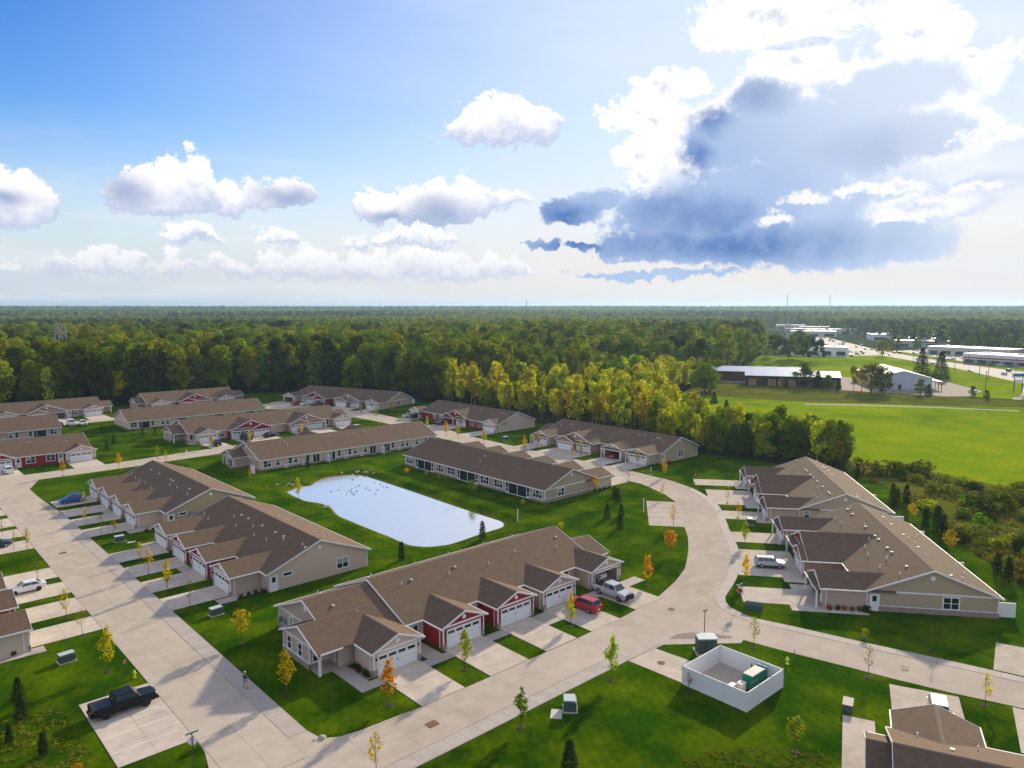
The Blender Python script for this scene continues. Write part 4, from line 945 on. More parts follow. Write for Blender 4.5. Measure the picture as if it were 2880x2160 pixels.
house('row with one red and one brown double garage, behind the pond row with sliding doors', (0, 229.0), 0,
      [(74.5, 123.5, 0)], [('s', 78.9, -11.3, 'tan'), ('d', 91.9, -11.5, 'red', {'small': 1}), ('d', 110.5, -11.0, 'brown', {'small': -1}), ('s', 123.2, -10.8, 'taupe')],
      front=[('pair', 75.6), ('pair', 83.8), ('pair', 118.5)], exts=[(-1, 74.7, 71.0, -5.6, 3.2, [('win', -.6), ('win', 1.6)]), (1, 123.3, 127.6, -5.5, 2.5, [('win', 0)])], endcol='taupe', backcol='tan', seed=10, vents=8)
house('row showing only its back and left gable, in front of the red-gabled far row', (0, 264.6), math.pi,
      [(-113.5, -68.0, 0)], [], back=[('pair', -69.6), ('lanai', -72.8), ('win', -75.3), ('win', -78.5), ('win', -80.0), ('lanai', -84.5), ('win', -90), ('win', -92), ('lanai', -97), ('win', -102), ('lanai', -108), ('pair', -111.8)], endcol='tan', backcol='tan', seed=12, vents=6)
house('back of the row cut off by the left edge, with a dark patio recess', (0, 267.4), math.pi,
      [(-49.6, -8.0, 0)], [], back=[('win', -36.7), ('win', -38.3), ('win', -41.7), ('lanai', -44.2), ('pair', -47.7), ('win', -31), ('lanai', -27), ('win', -22)], endcol='tan', backcol='taupe', seed=13, vents=6, ac=(-40.2, -34.8))
house('row at the left edge with a red front wall and a wide white garage door', (0, 222.6), 0,
      [(-6, 47.4, 0)], [('s', 45.0, -9.5, 'tan', {'w': 6.6}), ('s', 27.6, -8.9, 'red', {'w': 6.4}), ('s', 13, -9.4, 'tan')], front=[('door', 31.6), ('pair', 34.2), ('pair', 38.5), ('door', 40.7)], colour='red', endcol='tan', backcol='tan', seed=14, vents=6)
house('far left row with a brown double garage and a white van outside', (0, 309.6), 0,
      [(28, 71.2, 0)], [('s', 67.9, -10.3, 'taupe'), ('d', 53.6, -10.0, 'brown', {'small': -1, 'doors': ('closed', 'open')}), ('s', 41.5, -10, 'taupe')], front=[('pair', 62.2), ('door', 60.9)], exts=[(1, 71.0, 75.2, -5.5, 2.5, [])], colour='taupe', endcol='tan', backcol='tan', seed=15, vents=5)
house('far middle row against the woods with a dark red double gable', (0, 309.8), 0,
      [(87.0, 121.0, 0)], [('s', 91.0, -11, 'taupe'), ('d', 104, -11, 'red', {'small': -1}), ('s', 116.2, -11, 'taupe')], front=[('pair', 98.6 - 1.2)], exts=[(-1, 87.2, 83.8, -5.6, 3.0, [('win', 0)]), (1, 120.8, 125.2, -5.6, 2.6, [])], colour='taupe', endcol='tan', backcol='tan', seed=16, vents=5)
house('angled row at the road end with red and brown double garages, by the woods', B13, ROT13,
      [(-49.0, -0.6, 0)], [('s', -4.2, -12.7, 'taupe'), ('d', -17.0, -12.7, 'brown', {'small': -1}), ('d', -34.6, -12.7, 'red', {'small': 1}), ('s', -48.6, -12.7, 'taupe', {'door': 'open'})],
      right=[('pair', -1.0)], exts=[(-1, -48.8, -51.6, -5.5, 2.5, [])], endcol='khaki', backcol='tan', seed=17, vents=7, panels=(-.9,))
house('row with red front walls, a dark red pickup outside and a plain beige gable', (160.3, 0), -P90,
      [(-214.5, -173.2, 0)], [('s', -176.5, -9.0, 'tan'), ('d', -194.6, -9.2, 'red', {'small': -1, 'w': 11.6, 'doors': ('open', 'closed')}), ('s', -217.0, -9.0, 'tan')], front=[('pair', -206.5), ('pair', -203.2), ('pair', -186.2), ('pair', -182.6)], colour='red', endcol='tan', backcol='tan', seed=18, vents=7, stone_r=.25, gband=(False, False))
house('row under the yellow aspens with a brown double garage and an open garage', (160.2, 0), -P90,
      [(-152.4, -110.8, 0)], [('s', -115.1, -12.3, 'taupe', {'pent': True}), ('s', -123.3, -12.3, 'taupe', {'pent': True, 'door': 'open'}), ('d', -137.2, -12.3, 'brown', {'small': -1}), ('s', -150.3, -12.0, 'taupe', {'pent': True})],
      right=[('door', -7.0), ('pair', .25)], exts=[(-1, -152.2, -156.8, -5.5, 2.5, [])], endcol='khaki', backcol='tan', seed=19, vents=10, stone_r=.2, gband=(False, False))
house('brown roof corner cut off at the bottom right, white car at its drive', B16, ROT16,
      [(-26, 3.6, 0)], [('s', 0, -11.3, 'tan', {'w': 6.3})], right=[('win', -4)], exts=[(1, 3.4, 5.4, -6.5, .5, [])], colour='tan', endcol='tan', backcol='tan', seed=20, vents=8)
house('garage wing roofs cut off at the left edge of the left street', (2.0, 0), P90,
      [(98.2, 131.0, 0)], [('s', 101.0, -12.3, 'tan'), ('s', 109.6, -12.3, 'red'), ('s', 117.8, -12.3, 'tan'), ('s', 126.0, -12.3, 'tan')], left=[('door', -7), ('pair', 2)], endcol='tan', backcol='tan', seed=21, vents=6)

# ------------------------------------------------------------------ vehicles
def loft(mb, st):
    """st = [(x, z0, z1, hw)] cross-sections front to back with rounded shoulders"""
    rings = []
    for x, z0, z1, hw in st:
        h = z1 - z0
        rings.append([(x, -hw*.90, z0), (x, -hw, z0 + h*.28), (x, -hw*.985, z1 - h*.22), (x, -hw*.88, z1), (x, hw*.88, z1), (x, hw*.985, z1 - h*.22), (x, hw, z0 + h*.28), (x, hw*.90, z0)])
    i = len(mb.v)
    for r in rings: mb.v += r
    n = 8
    for k in range(len(rings) - 1):
        for j in range(n): mb.f.append((i + k*n + j, i + k*n + (j+1) % n, i + (k+1)*n + (j+1) % n, i + (k+1)*n + j))
    mb.f.append(tuple(i + j for j in reversed(range(n)))); mb.f.append(tuple(i + (len(rings)-1)*n + j for j in range(n)))
KIND = {  # length, width, lower-body stations (x from front, z0, z1, width share), greenhouse (base x0,x1 / roof x0,x1 / belt z / roof z), wheel x, wheel radius
    'suv':    (4.6, 1.86, [(0, .42, .78, .80), (.12, .30, .92, .94), (.9, .26, 1.02, 1.0), (1.5, .26, 1.06, 1.0), (3.9, .26, 1.08, 1.0), (4.48, .32, 1.06, .95), (4.6, .42, .92, .86)], (1.15, 4.45, 1.85, 4.05, 1.05, 1.68), (.92, 3.62), .35, 3),
    'sedan':  (4.8, 1.84, [(0, .38, .66, .80), (.15, .26, .78, .93), (1.1, .22, .90, 1.0), (1.7, .22, .95, 1.0), (3.9, .22, .98, 1.0), (4.65, .28, .98, .94), (4.8, .40, .84, .84)], (1.35, 4.35, 2.15, 3.55, .93, 1.43), (.95, 3.80), .34, 2),
    'wagon':  (4.5, 1.80, [(0, .42, .74, .80), (.12, .32, .88, .94), (1.0, .28, .98, 1.0), (1.5, .28, 1.02, 1.0), (3.9, .28, 1.04, 1.0), (4.4, .34, 1.02, .95), (4.5, .42, .90, .88)], (1.15, 4.42, 1.75, 4.2, 1.0, 1.60), (.88, 3.50), .33, 3),
    'pickup': (5.85, 2.02, [(0, .55, 1.02, .84), (.12, .40, 1.14, .95), (1.2, .38, 1.22, 1.0), (1.7, .38, 1.24, 1.0), (3.9, .38, 1.24, 1.0), (5.7, .42, 1.24, .99), (5.85, .52, 1.20, .96)], (1.45, 4.0, 2.15, 3.85, 1.2, 1.93), (1.08, 4.68), .43, 2),
    'van':    (5.4, 2.0, [(0, .42, .95, .84), (.15, .32, 1.12, .95), (.8, .30, 1.25, 1.0), (1.2, .30, 1.30, 1.0), (4.9, .30, 1.30, 1.0), (5.3, .34, 1.30, .98), (5.4, .42, 1.24, .94)], (.75, 5.38, 1.5, 5.3, 1.28, 2.15), (.98, 4.3), .35, 2)}
def car(label, x, y, heading, colour, kind, rim='rim', lower=None, group='vehicles', cover=False, name=None, z=.055, cat=None):
    L, Wd, st, gh, wx, wr, nwin = KIND[kind]
    T = empty(name or {'pickup': 'pickup_truck', 'van': 'delivery_van'}.get(kind, 'parked_car'), (x, y, z), R(heading))
    tag(T, label, cat or {'pickup': 'pickup', 'van': 'van'}.get(kind, 'car'), group)
    fx = lambda a: L/2 - a
    paint = 'car_' + colour
    mb = MB(); loft(mb, [(fx(a), z0, z1, Wd/2*s) for a, z0, z1, s in st])
    body = mb.obj('body', paint, T, smooth=False)
    me = body.data
    bm_ = body.modifiers.new('bevel', 'BEVEL'); bm_.width = .05; bm_.segments = 2; bm_.limit_method = 'ANGLE'; bm_.angle_limit = R(25)
    if lower: MB().box(fx(L - .2), fx(.25), -Wd/2 - .01, Wd/2 + .01, .24, .48).obj('side_sill', 'car_' + lower, T)
    b0, b1, r0, r1, zb, zr = gh
    hb, ht = Wd/2*.93, Wd/2*.76
    B = [(fx(b0), -hb, zb), (fx(b0), hb, zb), (fx(b1), hb, zb), (fx(b1), -hb, zb)]
    Tt = [(fx(r0), -ht, zr), (fx(r0), ht, zr), (fx(r1), ht, zr), (fx(r1), -ht, zr)]
    cab = MB().hexa(B + Tt).obj('cabin', paint, T)
    bv = cab.modifiers.new('bevel', 'BEVEL'); bv.width = .07; bv.segments = 2
    V = lambda p: Vector(p)
    def quad(a, b, c, d, u0, u1, v0, v1, off, nm, mat_='car_glass'):
        a, b, c, d = map(V, (a, b, c, d))     # a-b along the bottom, d-c along the top
        f = lambda u, v: (a*(1-u) + b*u)*(1-v) + (d*(1-u) + c*u)*v
        nn = (b - a).cross(d - a).normalized() * off
        q = [f(u0, v0), f(u1, v0), f(u1, v1), f(u0, v1)]
        m2 = MB().hexa([p - nn for p in q] + [p + nn for p in q])
        return m2.obj(nm, mat_, T)
    quad(B[0], B[1], Tt[1], Tt[0], .06, .94, .10, .90, .02, 'windscreen')
    quad(B[2], B[3], Tt[3], Tt[2], .10, .90, .18, .86, .02, 'rear_window')
    for sd, (p, q, t1, t0) in (('r', (B[3], B[0], Tt[0], Tt[3])), ('l', (B[1], B[2], Tt[2], Tt[1]))):
        for k in range(nwin if kind != 'van' else 1):
            if kind == 'van': u0, u1 = (.80, .97) if sd == 'r' else (.03, .20)
            else:
                u0, u1 = .05 + .9*k/nwin + .015, .05 + .9*(k+1)/nwin - .015
            quad(p, q, t1, t0, u0, u1, .16, .88, .018, 'side_window')
    for a in wx:
        for s in (-1, 1):
            yw = s * (Wd/2 - .12)
            w_ = MB().tube((fx(a), yw - .12, wr), (fx(a), yw + .12, wr), wr, wr, 16).obj('wheel', 'rubber', T)
            ys = yw + s*.121
            MB().tube((fx(a), ys - .01, wr), (fx(a), ys + .01, wr), wr*.62, wr*.62, 12).obj('rim', rim, w_)
    z1 = st[0][2]
    for s in (-1, 1):
        MB().box(fx(.16), fx(-.01), s*Wd/2*.78 - .14, s*Wd/2*.78 + .14, z1 - .06, z1 + .10).obj('headlight', 'lamp_clear', T)
        zt = st[-1][2]
        MB().box(fx(L + .01), fx(L - .10), s*Wd/2*.80 - .13, s*Wd/2*.80 + .13, zt - .22, zt + .02).obj('tail_light', 'lamp_red', T)
        MB().box(fx(b0 + .45), fx(b0 + .28), s*(Wd/2 + .10) - .10, s*(Wd/2 + .10) + .10, zb + .02, zb + .2).obj('mirror', paint, T)
    MB().box(fx(.03), fx(-.02), -Wd*.26, Wd*.26, z1 - .22, z1 + .04).obj('grille', 'dark', T)
    MB().box(fx(L + .02), fx(L - .02), -.26, .26, .55, .68).obj('number_plate', 'trim', T)
    if kind == 'pickup':
        if cover: MB().box(fx(5.76), fx(4.1), -Wd/2*.92, Wd/2*.92, 1.235, 1.275).obj('bed_cover', 'car_charcoal', T)
        else: MB().box(fx(5.70), fx(4.1), -Wd/2*.84, Wd/2*.84, 1.225, 1.255).obj('bed', 'dark', T)
        MB().box(fx(.02), fx(-.12), -Wd*.45, Wd*.45, .42, .68).obj('bumper', 'dark', T)
        MB().box(fx(L + .14), fx(L - .02), -Wd*.45, Wd*.45, .45, .62).obj('rear_bumper', 'dark', T)
    if kind in ('wagon', 'suv'):
        for s in (-1, 1): MB().box(fx(r1 - .2), fx(r0 + .3), s*ht*.86 - .025, s*ht*.86 + .025, zr, zr + .05).obj('roof_rail', 'metal_grey', T)
    return T
car('black pickup with covered bed parked in the marked bay', 18.6, 77.1, 0, 'black', 'pickup', 'rim_dark', cover=True)
car('white sedan with black roof glass on the drive at the left edge', 17.4, 119.4, 180, 'white', 'sedan', 'rim_dark')
car('dark blue-black car cut off at the left edge of the picture', 17.3, 144.9, 0, 'teal', 'suv')
car('bright blue car on the drive at the far end of the left street', 33.5, 168.9, 180, 'blue', 'suv')
car('white car outside the red-gabled garage at the left edge', 28.6, 209.8, 90, 'white', 'suv')
car('red car parked beside the orange sapling on the corner row drive', 70.4, 62.9, 92, 'redcar', 'suv')
tk = car('silver pickup with black front guard nosing out of an open garage', 76.4, 63.2, 268, 'silver', 'pickup')
MB().box(2.93, 3.05, -.75, .75, .5, 1.12).obj('front_guard', 'dark', tk)
car('white car standing inside the open garage behind the silver pickup', 79.9, 70.2, 90, 'white', 'sedan')
car('pale silver estate car with dark sills on the right-hand double drive', 103.0, 54.6, -52, 'silver', 'wagon', lower='charcoal')
car('white car on the drive at the bottom right corner', 75.9, 22.3, 203, 'white', 'suv')
car('dark green-black car on the red double drive behind the pond row', 88.6, 214.2, 90, 'teal', 'van')
car('black car at the right door of the red double garage', 96.2, 214.6, 20, 'black', 'sedan')
car('black car at the roadside end of the beige drive', 78.9, 211.5, 80, 'black', 'suv')
car('dark car on the brown double drive behind the pond row', 107.6, 215.6, 80, 'charcoal', 'suv')
car('bright red car at the far angled row', 136.0, 277.6, 20, 'redcar', 'suv')
car('white car beside the red one at the far angled row', 138.6, 275.2, 20, 'white', 'sedan')
car('dark brown pickup on the drive of the far angled row', 140.9, 269.6, 200, 'brownc', 'pickup')
car('white car left of the black one outside the red-walled row', 150.6, 219.6, 0, 'pale', 'sedan')
car('black car right of the white one outside the red-walled row', 150.8, 215.9, 10, 'black', 'suv')
car('dark red pickup outside the open red garage', 149.6, 198.2, 180, 'maroon', 'pickup')
car('tall pale van at the far left row', 56.6, 279.6, 268, 'pale', 'van')
car('white car next to the van at the far left row', 59.9, 278.4, 268, 'white', 'suv')
car('black car on the other side of the van at the far left row', 53.3, 279.6, 268, 'black', 'sedan')
car('red car showing its lamps inside the open garage under the aspens', 150.0, 123.3, 0, 'redcar', 'sedan')

# ------------------------------------------------------------------ young trees, shrubs, conifers
def leaf_quads(mb, pts, size, rg, up=0.3, centre=None):
    for p in pts:
        p = Vector(p); nrm = Vector((rg.gauss(0, 1), rg.gauss(0, 1), rg.gauss(0, 1) + up))
        if centre is not None: nrm = nrm * .8 + (p - centre).normalized() * 1.3
        nrm.normalize(); a = nrm.orthogonal().normalized(); a.rotate(Matrix.Rotation(rg.uniform(0, 6.28), 3, nrm)); b = nrm.cross(a)
        s = size * rg.uniform(.6, 1.3); t = s * rg.uniform(.6, 1.0)
        mb.face([p - a*s - b*t*.3, p - b*t, p + a*s - b*t*.2, p + a*s*.5 + b*t, p - a*s*.6 + b*t*.8])
def sapling_meshes(seed, form):
    """unit height about 4.3 m: trunk mesh and crown mesh"""
    rg = random.Random(seed); H_ = 4.3; tr = MB(); lf = MB()
    top = {'oval': 4.0, 'column': 4.1, 'round': 3.6, 'sparse': 3.9, 'bare': 3.8, 'low': 2.4}[form]
    z0 = {'oval': 1.1, 'column': .9, 'round': 1.3, 'sparse': 1.2, 'bare': 1.3, 'low': .5}[form]
    rad = {'oval': .72, 'column': .55, 'round': 1.05, 'sparse': .75, 'bare': .85, 'low': 1.0}[form]
    p = Vector((0, 0, 0)); path = [p.copy()]
    for k in range(5):
        p = p + Vector((rg.uniform(-.06, .06), rg.uniform(-.06, .06), top * .92 / 5)); path.append(p.copy())
    for k in range(5): tr.tube(path[k], path[k+1], .04 * (1 - k/6), .04 * (1 - (k+1)/6), 7)
    def env(z):
        t = (z - z0) / (top + .25 - z0)
        if form in ('round', 'low'): return rad * math.sqrt(max(0, 1 - (2*t - 1)**2))
        return rad * max(0, math.sin(math.pi * min(1, t**.75)))**.8
    tips = []
    for k in range(16 if form != 'low' else 12):
        z = z0 + (top - z0) * (k + rg.random()) / 16 * .9; a = rg.uniform(0, 6.28); r = max(.15, env(min(z + .5, top))) * rg.uniform(.7, 1.05)
        b0 = Vector((path[2].x * .5, path[2].y * .5, z)); b1 = b0 + Vector((math.cos(a) * r, math.sin(a) * r, rg.uniform(.35, .8)))
        tr.tube(b0, b1, .018, .006, 4); tips.append((b0, b1))
        if form == 'bare':
            for q in range(3):
                c = b0.lerp(b1, rg.uniform(.4, .9)); tr.tube(c, c + Vector((rg.uniform(-.3, .3), rg.uniform(-.3, .3), rg.uniform(.15, .45))), .009, .004, 4)
    n = {'oval': 560, 'column': 460, 'round': 640, 'sparse': 150, 'bare': 26, 'low': 480}[form]
    pts = []
    while len(pts) < n:
        if rg.random() < .55:
            b0, b1 = rg.choice(tips); q = b0.lerp(b1, rg.uniform(.35, 1.1)) + Vector((rg.gauss(0, .13), rg.gauss(0, .13), rg.gauss(0, .13)))
        else:
            z = rg.uniform(z0, top + .25); a = rg.uniform(0, 6.28); r = env(z) * rg.uniform(.45, 1.1); q = Vector((r * math.cos(a), r * math.sin(a), z))
        if math.sin(q.x * 4.1 + seed) + math.sin(q.y * 3.7 + q.z * 2.9) < -.9: continue
        pts.append(q)
    leaf_quads(lf, pts, .098, rg, centre=Vector((0, 0, (z0 + top) / 2)))
    return tr.mesh('young_trunk'), lf.mesh('young_crown')
SAP = {f: [sapling_meshes(100 + 7*i + j, f) for j in range(3 if f in ('oval', 'column') else 2)] for i, f in enumerate(('oval', 'column', 'round', 'sparse', 'bare', 'low'))}
CROWN = {}
mulch_me = MB().tube((0, 0, 0), (0, 0, .05), .42, .30, 14).mesh('mulch_ring'); mulch_me.materials.append(M['mulch'])
for f in SAP:
    for tr_, _ in SAP[f]: tr_.materials.append(M['bark'])
def sapling(x, y, form, leaf, h, label, ring=True):
    k = rnd.randrange(len(SAP[form])); tr_, lf_ = SAP[form][k]
    key = (form, k, leaf)
    if key not in CROWN:
        me = lf_.copy(); me.materials.append(M['leaf_' + leaf]); CROWN[key] = me
    T = empty('young_tree', (x, y, 0), rnd.uniform(0, 6.28))
    tag(T, label, 'tree', 'young street trees of the estate')
    s = h / 4.3
    link('trunk', tr_, T, scale=(s, s, s)); link('crown', CROWN[key], T, scale=(s, s, s))
    if ring: link('mulch_ring', mulch_me, T)
    return T
for a in [
 (19.5, 105.7, 'sparse', 'gold', 4.0, 'thin yellow sapling on the nearest strip of grass across the left street'),
 (19.8, 98.7, 'bare', 'orange', 3.6, 'bare sapling at the near edge of the left-hand drive'),
 (19.5, 123.0, 'bare', 'gold', 3.6, 'bare sapling behind the white sedan'),
 (32.1, 115.0, 'sparse', 'gold', 4.2, 'thin brown-yellow sapling between the red garage drives, left street'),
 (32.3, 107.3, 'column', 'yellow', 4.3, 'narrow bright yellow sapling on the strip near the red garages'),
 (32.5, 98.8, 'bare', 'red', 3.8, 'bare reddish sapling at the last drive before the corner lawn'),
 (19.5, 86.5, 'oval', 'gold', 5.0, 'tall yellow and orange sapling on the lawn above the parking bay'),
 (33.1, 83.4, 'round', 'gold', 4.6, 'round golden tree on the corner lawn beside the utility box'),
 (31.6, 68.8, 'oval', 'yellow', 4.9, 'yellow-topped sapling in the shade beside the corner house porch'),
 (38.3, 60.1, 'oval', 'orange', 4.8, 'orange sapling in front of the first white garage door'),
 (48.4, 60.7, 'oval', 'lime', 4.6, 'leafy green sapling on the strip between first and second garages'),
 (45.3, 48.4, 'oval', 'green', 4.0, 'green sapling at the front sidewalk below the corner drive'),
 (58.5, 48.4, 'oval', 'lime', 4.8, 'tallest green sapling beside the front sidewalk'),
 (65.1, 60.5, 'column', 'gold', 4.3, 'orange-gold sapling left of the red car'),
 (83.2, 62.5, 'oval', 'orange', 4.4, 'orange sapling on the lawn right of the silver pickup'),
 (94.6, 53.7, 'oval', 'orange', 4.1, 'orange sapling beside the pale estate car'),
 (76.6, 42.2, 'sparse', 'lime', 3.9, 'thin sapling in an earth ring behind the white enclosure'),
 (62.6, 41.6, 'sparse', 'red', 2.3, 'small pinkish sapling against the white enclosure'),
 (79.2, 30.3, 'bare', 'gold', 3.9, 'bare sapling in an earth ring by the lower right road'),
 (82.0, 20.1, 'sparse', 'gold', 3.7, 'thin sapling in an earth ring beside the bottom right drive'),
 (88.9, 34.6, 'low', 'lime', 1.9, 'small yellow-green sapling in the shade before the near right-hand row'),
 (90.8, 27.9, 'bare', 'green', 3.4, 'bare sapling on the dark lawn before the near right-hand row'),
 (31.4, 51.4, 'sparse', 'gold', 4.2, 'golden sapling cut off at the bottom edge on the street'),
 (109.0, 76.4, 'sparse', 'gold', 4.3, 'thin gold sapling at the edge of the small car park'),
 (96.4, 68.1, 'round', 'orange', 4.5, 'orange tree on the lawn inside the road bend'),
 (131.2, 104.5, 'bare', 'red', 3.4, 'bare pinkish sapling at the tip of the lawn by the road'),
 (123.9, 89.6, 'sparse', 'orange', 3.6, 'thin orange sapling on the lawn above the small car park'),
 (140.7, 101.5, 'column', 'orange', 4.6, 'orange sapling beside the striped post on the far lawn'),
 (145.4, 112.9, 'sparse', 'yellow', 4.2, 'thin yellow sapling before the last garage under the aspens'),
 (144.7, 148.0, 'round', 'yellow', 4.2, 'yellow tree before the far garage under the aspens'),
 (145.3, 131.9, 'column', 'gold', 4.0, 'greenish gold sapling before the brown double garage'),
 (138.8, 128.9, 'sparse', 'orange', 4.0, 'thin orange sapling at the roadside behind the dark roofs'),
 (138.5, 146.6, 'column', 'gold', 4.2, 'gold sapling at the roadside above the dark garage roofs'),
 (117.5, 102.2, 'oval', 'orange', 4.0, 'orange sapling against the gable of the porch row'),
 (123.0, 71.9, 'sparse', 'orange', 3.2, 'small orange sapling on a strip of grass at the road bend'),
 (130.7, 78.8, 'bare', 'gold', 3.6, 'bare sapling on the far right-hand double drive strip'),
 (109.5, 62.5, 'oval', 'lime', 4.2, 'yellow-green sapling on the strip before the right-hand garages'),
 (140.6, 93.0, 'bare', 'gold', 3.2, 'bare sapling on the far right-hand drive'),
 (93.3, 89.2, 'low', 'lime', 2.4, 'pale green sapling on the lawn behind the corner row roof'),
 (97.9, 144.2, 'low', 'yellow', 2.6, 'small yellow tree in the shade at the left end of the porch row'),
 (99.8, 138.9, 'low', 'lime', 2.3, 'second small yellow tree in the shade before the porch row'),
 (100.0, 134.3, 'low', 'lime', 2.0, 'third, smallest yellow tree in the shade before the porch row'),
 (96.1, 117.6, 'round', 'green', 4.0, 'willowy green tree between pond and porch row'),
 (99.1, 105.3, 'low', 'gold', 2.2, 'small gold tree at the near end of the porch row'),
 (68.6, 140.4, 'oval', 'gold', 4.4, 'gold sapling at the left edge of the pond'),
 (137.3, 180.4, 'oval', 'orange', 4.6, 'bright orange tree across the road from the dark red pickup'),
 (137.2, 174.4, 'column', 'gold', 4.4, 'narrow gold tree next to the bright orange one'),
 (151.3, 191.0, 'column', 'yellow', 4.0, 'yellow sapling before the red double garage by the woods'),
 (140.1, 194.2, 'column', 'lime', 4.4, 'yellow-green sapling at the end of the patio-door row'),
 (151.5, 213.8, 'oval', 'yellow', 4.0, 'yellow sapling beside the black car by the woods'),
 (141.3, 236.7, 'column', 'lime', 4.0, 'green sapling on the lawn below the angled row, left one'),
 (141.4, 226.7, 'column', 'lime', 4.2, 'green sapling on the lawn below the angled row, right one'),
 (154.0, 236.5, 'column', 'gold', 3.8, 'gold sapling by the plain gable of the angled row'),
 (150.3, 244.6, 'sparse', 'gold', 3.6, 'thin sapling before the single garage of the angled row'),
 (148.0, 256.5, 'column', 'gold', 3.6, 'gold sapling before the brown garage of the angled row'),
 (136.5, 161.4, 'oval', 'gold', 4.2, 'gold sapling at the roadside near the green lawn box'),
 (137.9, 145.2, 'sparse', 'gold', 3.6, 'thin gold sapling where the road passes the dark roofs'),
 (104.6, 211.0, 'oval', 'gold', 3.8, 'gold-green sapling beside the brown double drive'),
 (49.4, 196.6, 'oval', 'orange', 4.0, 'orange tree at the street behind the far row of the left street'),
 (37.6, 197.4, 'oval', 'orange', 4.0, 'dark orange tree on the grass before the red wall'),
 (75.6, 207.0, 'oval', 'gold', 3.8, 'gold sapling at the end of the beige drive'),
 (60.5, 203.6, 'sparse', 'lime', 3.6, 'thin green sapling on the lawn left of the black cars'),
 (60.8, 197.9, 'sparse', 'gold', 3.0, 'thin gold sapling on the near side of the cross street'),
 (88.1, 210.6, 'oval', 'gold', 3.6, 'gold sapling before the red double garage behind the pond row'),
 (67.4, 161.6, 'sparse', 'yellow', 3.6, 'yellow sapling on the lawn left of the pond head'),
 (34.5, 163.7, 'sparse', 'yellow', 3.2, 'thin yellow sapling next to the blue car'),
 (31.8, 149.9, 'sparse', 'gold', 3.6, 'thin sapling on the second strip of the far left row'),
 (32.3, 141.5, 'bare', 'gold', 3.8, 'bare staked sapling on the third strip of the far left row'),
 (33.8, 139.9, 'sparse', 'orange', 3.0, 'small orange sapling at the edge of the box lawn'),
 (32.9, 122.0, 'sparse', 'gold', 3.2, 'small gold sapling at the first beige garage of the red-garaged row'),
 (19.3, 152.2, 'bare', 'gold', 3.6, 'bare sapling on the far strip at the left edge'),
 (19.4, 141.5, 'bare', 'gold', 3.6, 'bare sapling by the dark car at the left edge'),
 (21.1, 140.6, 'sparse', 'yellow', 3.8, 'thin yellow sapling at the kerb opposite the box lawn'),
 (75.0, 215.9, 'low', 'gold', 2.0, 'small gold shrub tree at the porch of the row behind the pond'),
 (145.6, 49.2, 'round', 'yellow', 3.6, 'round yellow tree behind the near right-hand row'),
 (129.9, 38.1, 'round', 'gold', 4.4, 'yellow tree with an orange top behind the near right-hand row'),
 (60.7, 29.1, 'round', 'lime', 3.6, 'yellow-green bushy tree on the dark lawn at the bottom right'),
 (12.6, 68.0, 'low', 'orange', 2.2, 'orange shrub tree at the bottom left corner of the parking bay'),
]:
    sapling(*a)

def conifer_meshes(seed, slim):
    rg = random.Random(seed); tr = MB().tube((0, 0, 0), (0, 0, 2.6), .07, .015, 7); lf = MB(); pts = []
    while len(pts) < 620:
        z = rg.uniform(.12, 2.95); r = (.72 if not slim else .42) * (1 - z / 3.05)**(.85 if not slim else .5); a = rg.uniform(0, 6.28)
        r *= rg.uniform(.5, 1.08) * (1 + .18 * math.sin(z * 13))
        pts.append((r * math.cos(a), r * math.sin(a), z))
    for p in pts:
        p = Vector(p); out = Vector((p.x, p.y, 0)); out = out.normalized() if out.length > 1e-4 else Vector((1, 0, 0))
        d = (out + Vector((0, 0, rg.uniform(-.5, .6 if slim else .2)))).normalized(); sd = d.cross(Vector((0, 0, 1))).normalized()
        s = rg.uniform(.09, .2); lf.face([p - sd*s*.5, p + sd*s*.5, p + d*s*1.5 + sd*s*.2, p + d*s*1.5 - sd*s*.2])
    return tr.mesh('conifer_trunk'), lf.mesh('conifer_needles')
CON = [conifer_meshes(5, False), conifer_meshes(6, False), conifer_meshes(7, True), conifer_meshes(8, True)]
for t_, l_ in CON: t_.materials.append(M['bark']); l_.materials.append(M['leaf_pine'])
def conifer(x, y, h, slim, label):
    t_, l_ = CON[(2 if slim else 0) + rnd.randrange(2)]; s = h / 3.0
    T = empty('conifer', (x, y, 0), rnd.uniform(0, 6.28)); tag(T, label, 'tree', 'small conifers on the lawns')
    link('trunk', t_, T, scale=(s, s, s)); link('needles', l_, T, scale=(s*1.1, s*1.1, s))
